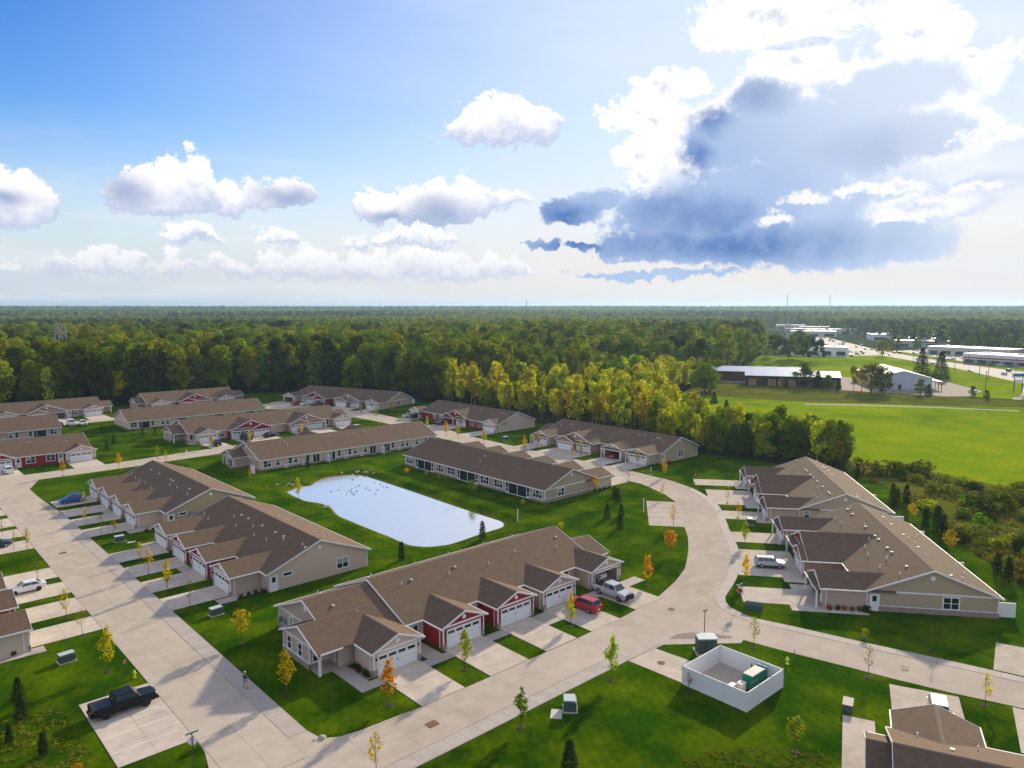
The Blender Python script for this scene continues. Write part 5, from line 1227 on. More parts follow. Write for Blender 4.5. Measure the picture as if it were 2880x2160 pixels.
for a in [
 (115.3, 94.5, 3.0, False, 'dark spruce nearest the porch row gable'), (117.6, 97.3, 2.6, False, 'dark spruce just behind the one nearest the porch row gable'), (104.7, 88.3, 2.8, False, 'left spruce of the lawn group by the small car park'),
 (107.3, 87.0, 2.6, False, 'middle spruce of the lawn group by the small car park'), (101.6, 82.6, 2.6, False, 'nearest spruce of the lawn group by the small car park'), (83.6, 165.8, 3.0, True, 'slim conifer before the patio doors at the head of the pond'),
 (63.3, 95.0, 3.0, True, 'slim conifer behind the corner row roof, left of the pond corner'), (79.3, 94.3, 3.2, True, 'slim conifer at the near shore of the pond'), (60.0, 255.4, 2.6, False, 'farthest small spruce on the left lawn'), (68.1, 242.6, 2.6, False, 'small spruce behind the lawn under the back gable, left'),
 (71.4, 241.8, 2.6, False, 'small spruce behind the lawn under the back gable, right'), (58.0, 234.5, 2.8, False, 'upper of two dark spruces in the middle of the left lawn'), (53.9, 225.6, 2.8, False, 'lower of two dark spruces in the middle of the left lawn'),
 (170.2, 69.7, 4.0, True, 'conifer at the tip of the woods behind the far right-hand row'), (154.2, 56.0, 4.4, True, 'tall dark conifer behind the far right-hand row, left of three'), (153.0, 54.7, 3.8, True, 'dark conifer behind the far right-hand row, middle of three'), (155.1, 53.8, 4.4, True, 'dark conifer behind the far right-hand row, right of three'),
 (141.2, 45.6, 3.8, True, 'left of three conifers behind the near right-hand roof'), (142.0, 43.9, 4.6, True, 'tallest of three conifers behind the near right-hand roof'), (139.8, 42.2, 3.8, True, 'right of three conifers behind the near right-hand roof'),
 (124.0, 30.0, 3.6, True, 'left of two conifers at the right edge by the scrub'), (122.0, 28.1, 3.8, True, 'right of two conifers at the right edge by the scrub'), (43.8, 40.7, 3.0, False, 'spruce cut off at the bottom edge of the front lawn'),
 (10.9, 81.9, 2.8, False, 'dark conifer at the left edge beside orange leaves'), (9.3, 78.2, 1.6, True, 'small round conifer at the left edge'), (11.2, 73.7, 2.2, True, 'slim conifer at the bottom left'), (11.3, 86.3, 2.4, False, 'green conifer at the left edge above the dark one')]:
    conifer(*a)

def shrub_mesh(seed, n=260):
    rg = random.Random(seed); lf = MB(); pts = []; bl = [(rg.uniform(-.45, .45), rg.uniform(-.45, .45), rg.uniform(.3, .75), rg.uniform(.28, .5)) for _ in range(6)]
    while len(pts) < n:
        bx_, by_, bz_, br = rg.choice(bl); d = Vector((rg.gauss(0, 1), rg.gauss(0, 1), rg.gauss(0, 1))).normalized() * br
        p = Vector((bx_, by_, bz_)) + d
        if p.z > .03: pts.append(p)
    leaf_quads(lf, pts, .11, rg, centre=Vector((0, 0, .3))); return lf.mesh('shrub_leaves')
SHR = [shrub_mesh(31 + k) for k in range(4)]
SHC = {}
def shrub(x, y, s, leaf, label, group, sz=None, name='shrub', cat='shrub'):
    k = rnd.randrange(4)
    if (k, leaf) not in SHC:
        me = SHR[k].copy(); me.materials.append(M['leaf_' + leaf]); SHC[(k, leaf)] = me
    o = link(name, SHC[(k, leaf)], None, (x, y, 0), rnd.uniform(0, 6.28), (s, s, (sz or s)))
    return tag(o, label, cat, group)
for x, y in ((39.85, 66.6), (39.85, 67.3), (39.8, 68.0), (39.85, 68.7), (39.9, 69.3)): shrub(x, y, .5, 'dark', 'small dark shrub in the gravel bed beside the corner porch walk', 'gravel bed shrubs')
for x in (38.6, 39.6, 40.6, 41.7): shrub(x, 96.85, .55, 'dark', 'dark shrub along the gable walk of the red-garaged row', 'gable walk shrubs')
for k, lf_ in enumerate(('red', 'dark', 'red', 'red', 'scrub', 'dark')):
    a = -2.1 + .55; d = 12.6 - k * .95
    p = (B4B[0] + math.cos(ROT4)*a - math.sin(ROT4)*(-d), B4B[1] + math.sin(ROT4)*a + math.cos(ROT4)*(-d))
    shrub(p[0], p[1], .55 if k < 5 else .85, lf_, 'shrub under the side windows of the near right-hand row', 'side wall shrubs of the right-hand row')
for k in range(5): shrub(38.4 + k*1.2, 138.0 - .35, .5, 'dark', 'dark shrub under the wall of the far row of the left street', 'wall shrubs of the far left row')
for k in range(4): shrub(118.5 + k*1.5, 103.2, .5, 'dark', 'dark shrub at the foot of the porch row gable', 'gable shrubs of the porch row')
for k in range(2): shrub(153.5 + k*1.6, 110.0, .6, 'red', 'reddish shrub at the gable under the aspens', 'gable shrubs under the aspens')
for k in range(4): shrub(6 + k*2.2, 98.1 - .1, .5, 'dark', 'dark shrub along the wall at the left edge', 'wall shrubs at the left edge')

# ------------------------------------------------------------------ utility boxes, hydrants, signs, lids
def util_box(x, y, rz, w, d, h, label, lid=True, mat='util_green'):
    T = empty('utility_box', (x, y, 0), R(rz)); tag(T, label, 'utility box', 'utility boxes on the lawns')
    MB().box(-w/2 - .12, w/2 + .12, -d/2 - .12, d/2 + .12, 0, .1).obj('pad', 'concrete', T)
    b = MB().box(-w/2, w/2, -d/2, d/2, .1, h*.78); b.hexa([(-w/2 - .02, -d/2 - .02, h*.78), (w/2 + .02, -d/2 - .02, h*.78), (w/2 + .02, d/2 + .02, h*.78), (-w/2 - .02, d/2 + .02, h*.78)] + [(-w/2 + .05, -d/2 + .2, h*.92), (w/2 - .05, -d/2 + .2, h*.92), (w/2 - .05, d/2 - .02, h*.92), (-w/2 + .05, d/2 - .02, h*.92)])
    c = b.obj('cabinet', mat, T)
    MB().box(-w/2 + .0, w/2 - .0, -d/2 + .1, d/2, h*.92 + .002, h).obj('lid', 'util_lid', T)
    MB().box(-w/2 + .15, w/2 - .15, -d/2 - .012, -d/2 - .001, .25, h*.72).obj('door', mat, c)
util_box(16.8, 92.3, 5, 1.55, 1.0, 1.0, 'green utility box with pale lid on the lawn above the parking bay')
util_box(34.0, 93.8, 5, 1.5, 1.0, 1.0, 'green utility box with pale lid behind the round golden tree')
util_box(33.4, 135.0, 0, 1.5, 1.0, 1.0, 'dark utility box on the lawn between the two left-street rows')
util_box(51.1, 47.5, 45, 1.35, 1.25, 1.25, 'square dark green utility box by the front sidewalk')
util_box(145.2, 161.9, 0, 1.5, 1.2, 1.2, 'dark utility box on the sunlit lawn across the upper road')
util_box(121.1, 68.3, 40, 1.5, 1.1, 1.2, 'white-topped utility box on a strip of the right-hand drives')
T = empty('transformer', (71.5, 45.3, 0), R(-40)); tag(T, 'big green transformer cabinet with ribbed doors behind the white enclosure', 'transformer')
MB().box(-1.3, 1.3, -1.0, 1.0, 0, .15).obj('pad', 'concrete', T)
MB().box(-1.05, 1.05, -.75, .75, .15, 1.85).obj('cabinet', 'util_green', T)
MB().box(-1.12, 1.12, -.82, .82, 1.852, 1.98).obj('lid', 'util_lid', T)
for k in range(3): MB().tube((-.62 + k*.62, -.80, .3), (-.62 + k*.62, -.80, 1.7), .17, .17, 10).obj('cooling_rib', 'util_green', T)
T = empty('ventilator_box', (86.7, 47.9, 0), R(-62)); tag(T, 'long rounded green metal housing on the lawn by the stop sign', 'utility box', 'utility boxes on the lawns')
mb = MB().tube((-1.1, 0, .62), (1.1, 0, .62), .5, .5, 16); mb.obj('drum', 'util_green', T)
MB().box(-1.05, 1.05, -.48, .48, 0, .55).obj('base', 'util_green', T)
T = empty('green_ac_slab', (71.5, 29.1, 0), R(20)); T.name = 'cable_cabinet'; tag(T, 'low dark grey cabinet with a pale rim on the bottom right lawn', 'cabinet', 'utility boxes on the lawns')
MB().box(-.85, .85, -.45, .45, 0, .72).obj('cabinet', 'util_grey', T); MB().box(-.88, .88, -.48, .48, .722, .76).obj('lid', 'util_grey', T)
for (x, y, w, d, rz, label, nm, mt) in ((49.5, 47.8, 1.7, 1.1, 40, 'tan oblong access cover in the grass beside the square green box', 'access_cover', 'cabinet'), (34.8, 133.2, 1.3, .8, 0, 'pale access cover in the grass beside the dark utility box', 'access_cover', 'cabinet'),
                                        (39.5, 54.5, 1.1, .9, 0, 'square iron grate in the front street below the first drive', 'street_grate', 'rust'), (24.9, 134.5, 1.0, .6, 0, 'iron grate in the middle of the left street', 'street_grate', 'iron'), (84.3, 28.4, 1.1, .7, 20, 'pale iron grate in the lower right road', 'street_grate', 'iron')):
    o = MB().box(-w/2, w/2, -d/2, d/2, 0, .02).obj(nm, mt, None, loc=(x, y, .05 if nm == 'street_grate' else .01), rz=R(rz)); tag(o, label, 'cover', 'covers and grates')
for (x, y, label, mt) in ((65.6, 47.2, 'rusty round manhole on the drive to the white enclosure', 'rust'), (78.7, 55.2, 'dark round manhole in the middle of the junction', 'iron')):
    o = MB().tube((0, 0, 0), (0, 0, .02), .42, .42, 20).obj('manhole_cover', mt, None, loc=(x, y, .05)); tag(o, label, 'manhole', 'manhole covers')
def hydrant(x, y, label, mat='hydrant'):
    T = empty('fire_hydrant', (x, y, 0)); tag(T, label, 'hydrant')
    MB().tube((0, 0, 0), (0, 0, .08), .17, .17, 14).tube((0, 0, .08), (0, 0, .62), .115, .115, 14).tube((0, 0, .62), (0, 0, .67), .155, .155, 14).obj('barrel', mat, T)
    MB().tube((0, 0, .67), (0, 0, .82), .13, .06, 14).tube((0, 0, .82), (0, 0, .9), .035, .035, 6).obj('bonnet', mat, T)
    for s in (-1, 1): MB().tube((0, s*.10, .5), (0, s*.22, .5), .065, .065, 10).obj('nozzle', mat, T)
    MB().tube((.10, 0, .45), (.23, 0, .45), .08, .08, 10).obj('steamer_nozzle', mat, T)
hydrant(21.3, 83.2, 'yellow-green fire hydrant on the lawn corner above the black pickup')
hydrant(75.7, 37.6, 'yellow-green fire hydrant beside the lower right road')
hydrant(68.6, 206.0, 'pale hydrant on the far lawn by the cross street', 'trim')
def octagon(mb, c, r, nx, ny, th):
    """upright plate facing (nx, ny)"""
    t = Vector((-ny, nx, 0)); n_ = Vector((nx, ny, 0)); u = Vector((0, 0, 1)); C_ = Vector(c); i = len(mb.v)
    for s in (th/2, -th/2):
        for k in range(8):
            a = math.pi/8 + k*math.pi/4; mb.v.append(tuple(C_ + n_*s + t*(r*math.cos(a)) + u*(r*math.sin(a))))
    mb.f += [tuple(range(i, i+8)), tuple(reversed(range(i+8, i+16)))] + [(i+k, i+8+k, i+8+(k+1) % 8, i+(k+1) % 8) for k in range(8)]
def sign_post(x, y, h, label, face=None, blades=False, fmat='sign_red', small=False):
    T = empty('road_sign', (x, y, 0)); tag(T, label, 'sign', 'road signs')
    MB().tube((0, 0, 0), (0, 0, h), .04, .04, 8).obj('post', 'iron', T)
    if face is not None:
        nx, ny = math.cos(face), math.sin(face); zc = h - (.75 if blades else .30); r = .22 if small else .40
        mb = MB(); octagon(mb, (nx*.06, ny*.06, zc), r, nx, ny, .012); p = mb.obj('sign_plate', 'trim', T)
        mb = MB(); octagon(mb, (nx*.072, ny*.072, zc), r*.9, nx, ny, .006); mb.obj('sign_face', fmat, p)
    if blades:
        for k, (a, z) in enumerate(((0, h - .05), (P90, h - .24))):
            t = Vector((math.cos(a), math.sin(a), 0)); n_ = Vector((-t.y, t.x, 0))
            q = [t*-.55 - n_*.015, t*.55 - n_*.015, t*.55 + n_*.015, t*-.55 + n_*.015]
            b = MB().hexa([p + Vector((0, 0, z)) for p in q] + [p + Vector((0, 0, z + .17)) for p in q]).obj('street_name_blade', 'trim', T)
            q = [t*-.52 - n_*.019, t*.52 - n_*.019, t*.52 + n_*.019, t*-.52 + n_*.019]
            MB().hexa([p + Vector((0, 0, z + .02)) for p in q] + [p + Vector((0, 0, z + .15)) for p in q]).obj('blade_face', 'sign_green', b)
sign_post(20.6, 84.1, 2.0, 'small red and white sign on a thin post behind the hydrant', R(-60), small=True)
sign_post(20.1, 62.2, 3.6, 'street-name post with green blades and the back of a stop sign, bottom left', R(60), True, 'metal_grey')
sign_post(85.8, 49.5, 3.1, 'red stop sign with green street-name blades at the road bend', R(-150), True)
sign_post(75.4, 36.7, 2.1, 'small dark red sign on a thin post by the lower right road', R(-60), small=True)
T = empty('lamp_post', (74.7, 47.6, 0)); tag(T, 'dark lamp post on the brick apron at the junction', 'lamp post')
MB().tube((0, 0, 0), (0, 0, .3), .12, .09, 10).tube((0, 0, .3), (0, 0, 3.3), .055, .045, 10).obj('pole', 'iron', T)
MB().box(-.3, .35, -.12, .12, 3.3, 3.42).obj('lamp_head', 'iron', T); MB().box(-.22, .27, -.08, .08, 3.275, 3.299).obj('lens', 'lamp_clear', T)
for (x, y, h, label, strip) in ((91.0, 98.1, 2.3, 'white marker post between pond and porch row', False), (113.3, 86.4, 2.6, 'tall white post at the corner of the small car park', False), (139.8, 104.7, 1.9, 'black and white banded post at the roadside under the aspens', True)):
    T = empty('marker_post', (x, y, 0)); tag(T, label, 'post')
    MB().tube((0, 0, 0), (0, 0, h), .09, .09, 10).obj('pole', 'trim', T)
    MB().tube((0, 0, h), (0, 0, h + .06), .11, .06, 10).obj('cap', 'trim', T)
    if strip: MB().tube((0, 0, .5), (0, 0, .95), .097, .097, 10).tube((0, 0, 1.3), (0, 0, 1.5), .097, .097, 10).obj('band', 'dark', T)
# white vinyl enclosure with generator
EX0, EX1, EY0, EY1, FH = 63.5, 70.6, 35.5, 42.9, 1.95
T = empty('vinyl_fence', ((EX0+EX1)/2, (EY0+EY1)/2, 0)); tag(T, 'square enclosure of white vinyl fence on the front lawn', 'fence')
hx, hy = (EX1-EX0)/2, (EY1-EY0)/2
def fence_run(p, q, n):
    p, q = Vector(p), Vector(q); d = (q - p) / n; t = d.normalized(); nn = Vector((-t.y, t.x, 0))
    for k in range(n):
        a, b = p + d*k + t*.065, p + d*(k+1) - t*.065
        Q = lambda w: [a - nn*w, b - nn*w, b + nn*w, a + nn*w]
        pn = MB().hexa([v + Vector((0, 0, .05)) for v in Q(.02)] + [v + Vector((0, 0, FH - .06)) for v in Q(.02)]).obj('fence_panel', 'trim', T)
        MB().hexa([v + Vector((0, 0, FH - .06)) for v in Q(.045)] + [v + Vector((0, 0, FH + .03)) for v in Q(.045)]).obj('top_rail', 'trim', pn)
        MB().hexa([v + Vector((0, 0, .0)) for v in Q(.04)] + [v + Vector((0, 0, .12)) for v in Q(.04)]).obj('bottom_rail', 'trim', pn)
    for k in range(n):
        c = p + d*k
        po = MB().box(c.x - .065, c.x + .065, c.y - .065, c.y + .065, 0, FH + .06).obj('fence_post', 'trim', T)
        MB().hexa([(c.x - .085, c.y - .085, FH + .061), (c.x + .085, c.y - .085, FH + .061), (c.x + .085, c.y + .085, FH + .061), (c.x - .085, c.y + .085, FH + .061)] + [(c.x - .01, c.y - .01, FH + .13), (c.x + .01, c.y - .01, FH + .13), (c.x + .01, c.y + .01, FH + .13), (c.x - .01, c.y + .01, FH + .13)]).obj('post_cap', 'trim', po)
fence_run((-hx, -hy, 0), (hx, -hy, 0), 3); fence_run((hx, -hy, 0), (hx, hy, 0), 3); fence_run((hx, hy, 0), (-hx, hy, 0), 3); fence_run((-hx, hy, 0), (-hx, -hy, 0), 3)
sheet('enclosure_gravel', [(EX0 + .03, EY0 + .03), (EX1 - .03, EY0 + .03), (EX1 - .03, EY1 - .03), (EX0 + .03, EY1 - .03)], .03, 'gravel_pale')
T = empty('generator', (68.5, 37.5, .03)); tag(T, 'green generator with a pale roof inside the white enclosure', 'generator')
MB().box(-1.5, 1.5, -.65, .65, 0, .2).obj('base', 'dark', T); MB().box(-1.4, 1.4, -.6, .6, .2, 1.75).obj('housing', 'gen_green', T)
MB().box(-1.4, .95, -.55, .55, 1.752, 1.80).obj('roof_panel', 'cabinet', T); MB().box(1.401, 1.52, -.6, .6, .2, 1.85).obj('intake_hood', 'gen_teal', T)
for k in range(2): MB().box(-1.0 + k*1.1, -.2 + k*1.1, -.612, -.601, .4, 1.5).obj('access_door', 'gen_green', T)
for k, (x, y, w, d, h, label) in enumerate(((66.1, 37.6, .7, .6, 1.25, 'pale cabinet nearest the green generator'), (65.2, 38.2, 1.0, .5, 1.1, 'middle pale cabinet in the white enclosure'), (64.6, 39.6, .35, .35, .95, 'small pale pedestal in the white enclosure'))):
    T = empty('control_cabinet', (x, y, .03)); tag(T, label, 'cabinet', 'cabinets in the enclosure')
    MB().box(-w/2, w/2, -d/2, d/2, .1, h).obj('housing', 'cabinet', T); MB().box(-w/2 - .03, w/2 + .03, -d/2 - .03, d/2 + .03, h + .001, h + .05).obj('lid', 'trim', T)
    for s in (-1, 1): MB().box(s*w*.4 - .04, s*w*.4 + .04, -d/2, d/2, 0, .099).obj('foot', 'iron', T)
T = empty('meter_frame', (66.7, 37.0, .03)); tag(T, 'dark pipe frame between the cabinets and the generator', 'pipe frame')
for s in (-1, 1): MB().tube((s*.7, -.4, 0), (s*.7, -.4, 1.5), .05, .05, 8).obj('leg', 'iron', T)
MB().tube((-.72, -.4, 1.5), (.72, -.4, 1.5), .045, .045, 8).obj('crossbar', 'iron', T)
T = empty('standpipe_pair', (70.1, 38.6, .03)); tag(T, 'two black standpipes in the right corner of the enclosure', 'pipes')
for s in (-1, 1): MB().tube((0, s*.18, 0), (0, s*.18, 1.3 + .2*s), .06, .06, 8).obj('pipe', 'iron', T)

# ------------------------------------------------------------------ rocks and geese at the pond, the walker
def rock_mesh(seed):
    rg = random.Random(seed); return MB().ball((0, 0, .18), .5, .4, .3, 8, 6, .22, rg).mesh('rock')
ROCKS = [rock_mesh(50 + k) for k in range(4)]
for r_ in ROCKS: r_.materials.append(M['rock'])
for (cx_, cy_, n_, sp, label) in ((92.8, 154.0, 12, 1.5, 'pale boulder in the rock pile at the head of the pond'), (72.6, 154.6, 10, 1.6, 'tan boulder in the rock pile at the far left of the pond'), (70.6, 132.0, 7, .9, 'small stone in the cluster on the left shore of the pond'), (30.6, 59.4, 3, .5, 'stone at the corner of the street lawn')):
    for k in range(n_):
        s = rnd.uniform(.4, 1.0) * (.9 if n_ > 8 else .6)
        zz = -.25 if 60 < cx_ < 100 else 0
        tag(link('boulder', ROCKS[k % 4], None, (cx_ + rnd.gauss(0, sp), cy_ + rnd.gauss(0, sp * .7), zz), rnd.uniform(0, 6.28), (s, s, s)), label, 'rock', label.split(' in ')[-1] if ' in ' in label else label)
gb = MB().ball((0, 0, .12), .34, .17, .16, 10, 7).ball((-.36, 0, .2), .12, .07, .05, 8, 5).mesh('goose_body', True); gb.materials.append(M['goose'])
gn = MB().tube((.26, 0, .18), (.36, 0, .46), .05, .04, 8).ball((.40, 0, .5), .085, .05, .05, 8, 6).tube((.46, 0, .49), (.55, 0, .475), .025, .012, 6).mesh('goose_neck', True); gn.materials.append(M['goose_neck'])
kz = (CAM_H - WZ) / CAM_H
for k, (x, y) in enumerate([(76.7, 141.6), (78.3, 141.5), (79.7, 139.2), (80.3, 139.4), (79.5, 137.8), (77.9, 137.1), (79.1, 136.3), (80.9, 138.1), (81.3, 140.8), (83.9, 142.1), (82.7, 141.4), (83.8, 139.2), (83.3, 137.0), (82.5, 133.2), (84.8, 136.0), (87.9, 142.0), (88.1, 140.2), (87.3, 137.7), (87.6, 136.6)]):
    T = empty('goose', (x * kz, y * kz, WZ - .06), rnd.uniform(0, 6.28)); tag(T, 'dark goose swimming with the flock on the pond', 'goose', 'geese on the pond')
    link('body', gb, T, scale=(.55,) * 3); link('neck_and_head', gn, T, scale=(.55,) * 3)

def person():
    T = empty('person', (29.15, 73.0, .056), R(90)); tag(T, 'person in a dark shirt, grey shorts and pale cap walking up the sidewalk', 'person')
    # facing +x locally; mid-stride
    J = {'pel': (0, 0, .94), 'wst': (0.01, 0, 1.08), 'chs': (.03, 0, 1.30), 'nck': (.03, 0, 1.47), 'hd0': (.045, 0, 1.55), 'hd1': (.05, 0, 1.70),
         'hl': (0, .10, .90), 'kl': (.18, .10, .50), 'al': (.10, .10, .10), 'tl': (.26, .11, .03), 'hr': (0, -.10, .90), 'kr': (-.06, -.10, .50), 'ar': (-.30, -.10, .14), 'tr': (-.20, -.11, .03),
         'sl': (.02, .19, 1.40), 'el': (-.10, .25, 1.13), 'wl': (.06, .23, .93), 'fl': (.10, .22, .86), 'sr': (.02, -.19, 1.40), 'er': (.02, -.26, 1.12), 'wr': (.20, -.22, 1.00), 'fr': (.25, -.21, .96)}
    rad = {'pel': .135, 'wst': .125, 'chs': .145, 'nck': .06, 'hd0': .075, 'hd1': .088, 'hl': .095, 'kl': .06, 'al': .045, 'tl': .04, 'hr': .095, 'kr': .06, 'ar': .045, 'tr': .04, 'sl': .06, 'el': .045, 'wl': .033, 'fl': .035, 'sr': .06, 'er': .045, 'wr': .033, 'fr': .035}
    E_ = [('pel', 'wst'), ('wst', 'chs'), ('chs', 'nck'), ('nck', 'hd0'), ('hd0', 'hd1'), ('pel', 'hl'), ('hl', 'kl'), ('kl', 'al'), ('al', 'tl'), ('pel', 'hr'), ('hr', 'kr'), ('kr', 'ar'), ('ar', 'tr'), ('chs', 'sl'), ('sl', 'el'), ('el', 'wl'), ('wl', 'fl'), ('chs', 'sr'), ('sr', 'er'), ('er', 'wr'), ('wr', 'fr')]
    ks = list(J)
    def skin(name, keys, mat, grow, parent, root, trim=None):
        pos_ = {k: Vector(J[k]) for k in keys}
        if trim: pos_.update({k: Vector(v) for k, v in trim.items()})
        idx = {k: i for i, k in enumerate(pos_)}
        me = bpy.data.meshes.new(name); me.from_pydata([tuple(v) for v in pos_.values()], [(idx[a], idx[b]) for a, b in E_ if a in idx and b in idx], []); me.update(); me.materials.append(M[mat])
        o = link(name, me, parent); mo = o.modifiers.new('skin', 'SKIN'); mo.use_smooth_shade = True
        sv = me.skin_vertices[0].data
        for k, i in idx.items():
            r_ = rad[k] * grow; sv[i].radius = (r_, r_); sv[i].use_root = (k == root)
        o.modifiers.new('sub', 'SUBSURF').levels = 1; o.modifiers['sub'].render_levels = 2
        return o
    b = skin('body', ks, 'skin', 1.0, T, 'pel')
    skin('shirt', ['pel', 'wst', 'chs', 'sl', 'el', 'sr', 'er'], 'navy', 1.22, T, 'chs', {'el': (-.05, .23, 1.22), 'er': (.02, -.235, 1.22), 'pel': (0, 0, 1.0)})
    skin('shorts', ['pel', 'hl', 'kl', 'hr', 'kr'], 'shorts', 1.28, T, 'pel', {'kl': (.12, .10, .62), 'kr': (-.04, -.10, .62), 'pel': (0, 0, .93)})
    MB().ball((.05, 0, 1.735), .105, .095, .075, 12, 7).box(.10, .22, -.06, .06, 1.715, 1.735).obj('cap', 'cap_white', T, smooth=False)
    for k, s in (('al', 1), ('ar', -1)):
        a = J[k]; t = J['tl' if s > 0 else 'tr']; MB().ball(((a[0]+t[0])/2, a[1], .05), .14, .05, .05, 10, 6).obj('shoe', 'dark', T)
    MB().box(-.165, -.150, -.10, .10, 1.30, 1.335).obj('shirt_lettering', 'cap_white', T)
person()

# ------------------------------------------------------------------ woods
def crown_mesh(seed, h, rad, z0, n, size, form='round', nb=22):
    """leaf clumps spread over many lobes inside the crown's outline"""
    rg = random.Random(seed); lf = MB(); lobes = []
    for k in range(nb):
        t = rg.random()**.8; z = z0 + (h - z0) * t * .92
        e = rad * (math.sin(math.pi * min(1, (.12 + t*.83)))**.7 if form == 'round' else (1 - t)**.55 * .95 + .1)
        a = rg.uniform(0, 6.28); r = e * math.sqrt(rg.random()) * .85
        lobes.append((Vector((r*math.cos(a), r*math.sin(a), z)), rad * rg.uniform(.26, .46) * (1 if form == 'round' else .8)))
    ctr = Vector((0, 0, (z0 + h) / 2)); cnt = 0
    while cnt < n:
        c, r = rg.choice(lobes)
        d = Vector((rg.gauss(0, 1), rg.gauss(0, 1), rg.gauss(0, 1) + .25)).normalized()
        p = c + d * r * rg.uniform(.72, 1.06)
        nrm = (d * 1.1 + Vector((rg.gauss(0, .3), rg.gauss(0, .3), rg.gauss(0, .3) + .5))).normalized()
        a = nrm.orthogonal().normalized(); a.rotate(Matrix.Rotation(rg.uniform(0, 6.28), 3, nrm)); b = nrm.cross(a); s = size * rg.uniform(.55, 1.35)
        lf.face([p - a*s, p - b*s*.8 + a*s*.3, p + a*s*.9 + b*s*.2, p + b*s*.7]); cnt += 1
    return lf.mesh('leaf_clumps')
def trunk_mesh(seed, h, r, bark):
    rg = random.Random(seed); mb = MB(); p = Vector((0, 0, 0)); n = 5
    for k in range(n):
        q = p + Vector((rg.uniform(-.2, .2), rg.uniform(-.2, .2), h*.8/n)); mb.tube(p, q, r*(1 - k/n*.8), r*(1 - (k+1)/n*.8), 7)
        if k >= 1:
            for j in range(2):
                a = rg.uniform(0, 6.28); mb.tube(q, q + Vector((math.cos(a), math.sin(a), .9)) * h * .12, r*.4*(1 - k/n), r*.1, 5)
        p = q
    me = mb.mesh('tree_trunk'); me.materials.append(M[bark]); return me
def spruce_mesh(seed):
    """tiers of drooping boughs, 15 m tall"""
    rg = random.Random(seed); lf = MB()
    for _ in range(2400):
        z = .5 + 14.4 * rg.random()**1.35; tier = .86 + .14 * math.sin(z * 5.2); r = 3.5 * (1 - z / 15.2)**.85 * tier * math.sqrt(rg.uniform(.25, 1.05)); a = rg.uniform(0, 6.28)
        o = Vector((math.cos(a), math.sin(a), 0)); p = o * r + Vector((0, 0, z)); d = (o + Vector((0, 0, rg.uniform(-.55, .1)))).normalized(); sd = d.cross(Vector((0, 0, 1))).normalized(); s = rg.uniform(.3, .62)
        lf.face([p - sd*s*.55, p + sd*s*.55, p + d*s*1.3 + sd*s*.2, p + d*s*1.3 - sd*s*.2])
    return lf.mesh('spruce_boughs')
KINDS = {  # crown meshes, trunk, leaf material, nominal height
    'oak': ([crown_mesh(60 + k, 20, 5.6, 3.0, 2300, .50, nb=30) for k in range(3)], trunk_mesh(70, 20, .34, 'bark'), 'leaf_oak', 20),
    'maple': ([crown_mesh(63 + k, 19, 4.8, 2.5, 2200, .46, nb=30) for k in range(3)], trunk_mesh(71, 19, .30, 'bark'), 'leaf_green', 19),
    'aspen': ([crown_mesh(66 + k, 14, 2.7, 3.6, 1200, .34, nb=26) for k in range(3)], trunk_mesh(72, 14, .15, 'bark_pale'), 'leaf_aspen', 14),
    'gold': ([crown_mesh(69 + k, 14, 2.8, 3.5, 900, .34) for k in range(2)], trunk_mesh(73, 14, .18, 'bark'), 'leaf_yellow', 14),
    'dark': ([crown_mesh(72 + k, 20, 4.6, 2.0, 2000, .46, nb=28) for k in range(2)], trunk_mesh(74, 20, .32, 'bark'), 'leaf_dark', 20),
    'ember': ([crown_mesh(75, 12, 2.6, 2.5, 800, .32)], trunk_mesh(75, 12, .16, 'bark'), 'leaf_orange', 12),
    'spruce': ([spruce_mesh(76 + k) for k in range(2)], trunk_mesh(76, 15, .22, 'bark'), 'leaf_pine', 15)}
for k_, (cm, tm, lm, hh) in KINDS.items():
    for c in cm: c.materials.append(M[lm])
def in_poly(x, y, P):
    c = False; j = len(P) - 1
    for i in range(len(P)):
        if (P[i][1] > y) != (P[j][1] > y) and x < (P[j][0]-P[i][0]) * (y-P[i][1]) / (P[j][1]-P[i][1]) + P[i][0]: c = not c
        j = i
    return c
def pick_kind(x, y, rg):
    """species by place: aspens on the strip at the estate's edge, taller mixed wood behind and to the left, darkened there for cloud shadow"""
    edge = x - 172 if 80 < y < 235 else 999
    if y < 262 and x < 330 and y < 120 + (x - 172) * 1.15 + 110:
        w = [('aspen', .72), ('gold', .08), ('maple', .15), ('oak', .035), ('ember', .015)]
        if y < 125 and x < 205: w = [('aspen', .38), ('maple', .48), ('gold', .06), ('oak', .08)]
    elif y > 300 and x < 190 and rg.random() < .55: w = [('dark', .35), ('maple', .35), ('oak', .28), ('ember', .02)]  # dark leaf colour on the left woods stands in for cloud shadow
    else: w = [('oak', .40), ('maple', .36), ('dark', .12), ('aspen', .10), ('gold', .02)]
    t = rg.random()
    for k, p in w:
        t -= p
        if t <= 0: return k
    return w[0][0]
fwd = (math.cos(R(HEAD)), math.sin(R(HEAD)))
def in_view(x, y, pad=3.0):
    a = math.degrees(math.atan2(-x*fwd[1] + y*fwd[0], x*fwd[0] + y*fwd[1])); return abs(a) < 35.5 + pad
rg = random.Random(5)
cand = []
step = 6.2
for i in range(int(420 / step)):
    for j in range(int(520 / step)):
        x = -40 + i*step + rg.uniform(-2.4, 2.4); y = 60 + j*step + rg.uniform(-2.4, 2.4)
        if in_poly(x, y, FOREST) and in_view(x, y):
            k = pick_kind(x, y, rg)
            if k in ('oak', 'maple', 'dark') and rg.random() < .36: continue
            cand.append((x, y, k))
